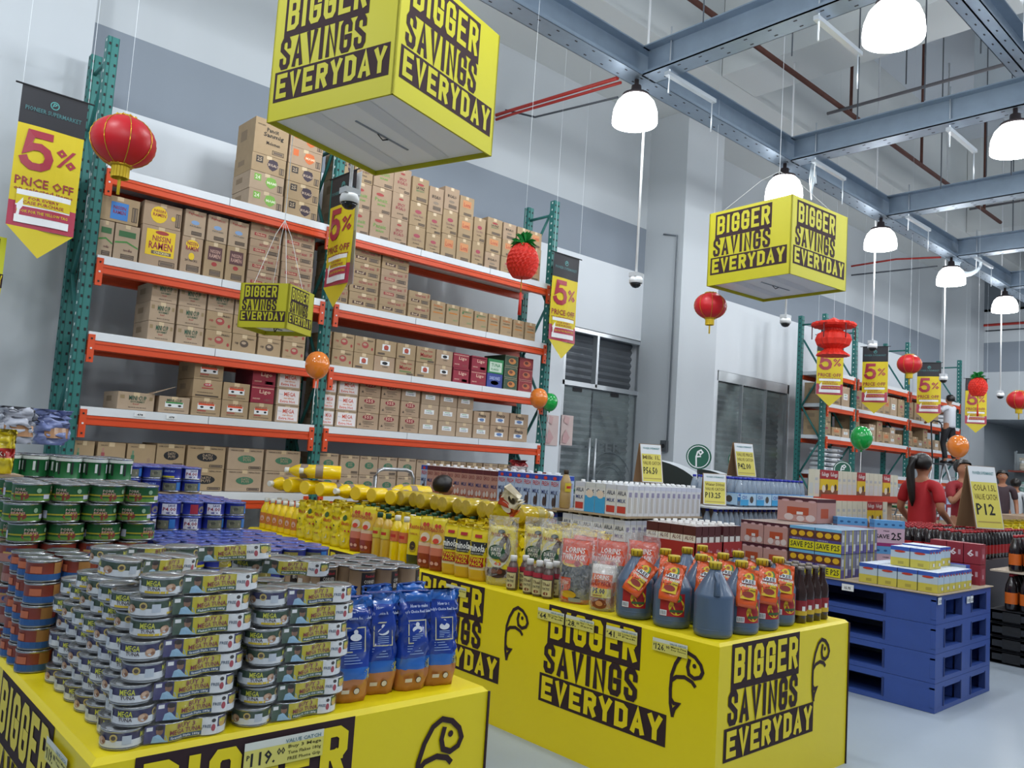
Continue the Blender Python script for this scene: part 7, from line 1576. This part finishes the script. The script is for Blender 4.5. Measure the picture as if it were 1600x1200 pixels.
# ============================================================ the far end
dn = onx(1547, 656, 23.0)
for i, (x, y) in enumerate(((22.6, 5.9), (22.6, 2.6))):
    e = empty('recessed_downlight', (x, y, 2.885)); tag(e, 'round white downlight in the low far ceiling' + (' seen beside the last rack' if i == 0 else ' over the far goods'), 'lamp')
    b = MB(); b.lathe([(.13, 0), (.13, -.008), (.1, -.01), (.1, .0)], WHITE, 20, cap=False); b.build('trim_ring', e); b = MB(); b.lathe([(.1, -.006), (.02, -.006)], M('f4f8ff', .5, emit=9.0), 20); b.build('diffuser', e)
b = MB(); q = onx(1586, 690, 25.88); q2 = onx(1610, 667, 25.88); b.box((25.87, (q.y + q2.y) / 2, (q.z + q2.z) / 2), (.02, abs(q2.y - q.y), abs(q2.z - q.z)), M('b8a81c', .5)); b.box((25.858, (q.y + q2.y) / 2, (q.z + q2.z) / 2), (.002, abs(q2.y - q.y) * .8, abs(q2.z - q.z) * .6), BRN)
tag(b.build('wall_poster'), 'small yellow and brown poster on the far recess wall', 'poster')
e = empty('goods_shelf', (21.6, 1.6, 0)); tag(e, 'long brown gondola shelf with bagged goods under the low far ceiling', 'shelf')
b = MB(); b.box((.3, 2.3, 1.2), (.03, 4.6, 1.9), M('9aa4a8', .6)); b.build('back_panel', e)
SZ = [.7, 1.18, 1.72]
for z in SZ: b = MB(); b.box((.0, 2.3, z), (.55, 4.6, .04), M('7c3a30', .6)); b.build('shelf_board', e)
for y in (0, 2.3, 4.6): b = MB(); b.box((.3, y, 1.1), (.05, .05, 2.2), M('8c9498', .5)); b.build('post', e)
cols = ['3c78b0', '9cb43c', 'c4ccd0', 'b0b8b4', '88a8a0', '6c9c3c', 'c8c0b0']
for k, z in enumerate(SZ[1:]):
    for i in range(14):
        c = cols[(i * 3 + k * 2) % 7]; put(('gb', c), simple_pouch_fn('bagged_goods', .26, .16, .3, [(.6, c), (.75, 'd0d4d4'), (1, c)], (), seed=60 + i % 7, wr=.04), (21.5, 1.85 + i * .31, z + .022), -PI / 2, 'bagged goods on the far shelf, %s along, %s board' % (ORD[i], ['middle', 'top'][k]), 'bag', 'bagged goods on the far shelf')
# green bottle pack, orange and red boxes, small white goods before the distant rack
riser(12.2, 2.6, 14.2, 3.9, 0, .8, 'pale carton block under the green bottle packs')
for j in range(2):
    for i in range(10): put('gbot', oilb_fn(0, M('1f9a4a', .15, coat=.5), M('c8ccd0', .5), M('2cae58', .4)), (12.3 + i * .19, 2.72 + j * .2, .802), 0, 'bright green bottle on the distant block, %s along, %s row' % (ORD[i], ORD[j]), 'bottle', 'bright green bottles').scale = (1.5, 1.5, 1.3)
riser(14.4, 3.0, 16.4, 4.4, 0, .9, 'tall carton block before the far goods')
for i in range(9):
    c = ['b8301c', '2c5c98', 'c84c20'][i % 3]; put(('rb', c), block_fn('small_box', .18, .12, .26, [('f', [('r', .15, .3, .85, .7, 'd8b8a0')]), ('s', [('r', .15, .3, .85, .7, 'd8b8a0')])], c), (14.55 + i * .21, 3.1, .902), 0, '%s small box on the distant block, %s along' % (['red', 'blue', 'orange'][i % 3], ORD[i]), 'box', 'small boxes on the distant block')
# pale detergent stacks and the blue-white boxes between the two people in red
riser(11.0, 4.0, 12.4, 4.9, 0, .85, 'carton block carrying the red and blue detergent boxes')
for j in range(2):
    for i in range(6):
        c = ['9c2030', 'a8b8d4'][(i + j) % 2]; put(('dt', c), block_fn('detergent_box', .19, .14, .2, [('f', [('r', .1, .2, .9, .8, 'd8d8e4' if c[0] == '9' else '4c78b8')]), ('s', [('r', .1, .2, .9, .8, 'd8d8e4' if c[0] == '9' else '4c78b8')])], c), (11.1 + i * .22, 4.1, .852 + j * .202), 0, '%s detergent box, %s along, %s layer' % (['red', 'pale blue'][(i + j) % 2], ORD[i], ['lower', 'upper'][j]), 'box', 'detergent boxes')
riser(12.4, 5.2, 15.3, 5.9, 0, .95, 'low carton block before the distant rack')
for i in range(9): put(('wp', i % 2), simple_pouch_fn('white_goods_bag', .24, .2, .26, [(.5, 'b8bec6'), (1, 'c4cad0')], (), seed=80 + i % 2, wr=.05), (12.6 + i * .32, 5.5, .952), .2 * i, 'grey white bag heaped before the distant rack, %s along' % ORD[i], 'bag', 'grey white bags')
# plain ceiling duct box edges seen high up
b = MB(); b.box((13.2, 3.4, 7.6), (1.6, 1.4, 1.1), M('b4bdc4', .85)); struct('duct_ceiling_trim', b)
# strings holding balloons to what is below or beside them
bl = [o for o in COL.objects if o.name.startswith('party_balloon')]
for o, tgt in zip(bl, ((P2x - .02, RY - .0, 1.62), (P3x + .0, RY - .0, 1.5), (P3x + .03, RY + .0, 1.5), None, None)):
    s_ = o.scale.x; l = o.location
    end = Vector(((tgt[0] - l.x) / s_, (tgt[1] - l.y) / s_, (tgt[2] - l.z) / s_)) if tgt else Vector((0, 0, ((1.38 if o is bl[3] else .84) - l.z) / s_))
    b = MB(); b.tube([(0, 0, -.17), (end.x * .4, end.y * .4, end.z * .6), end], .004, WHITE, 5); b.build('string', o)
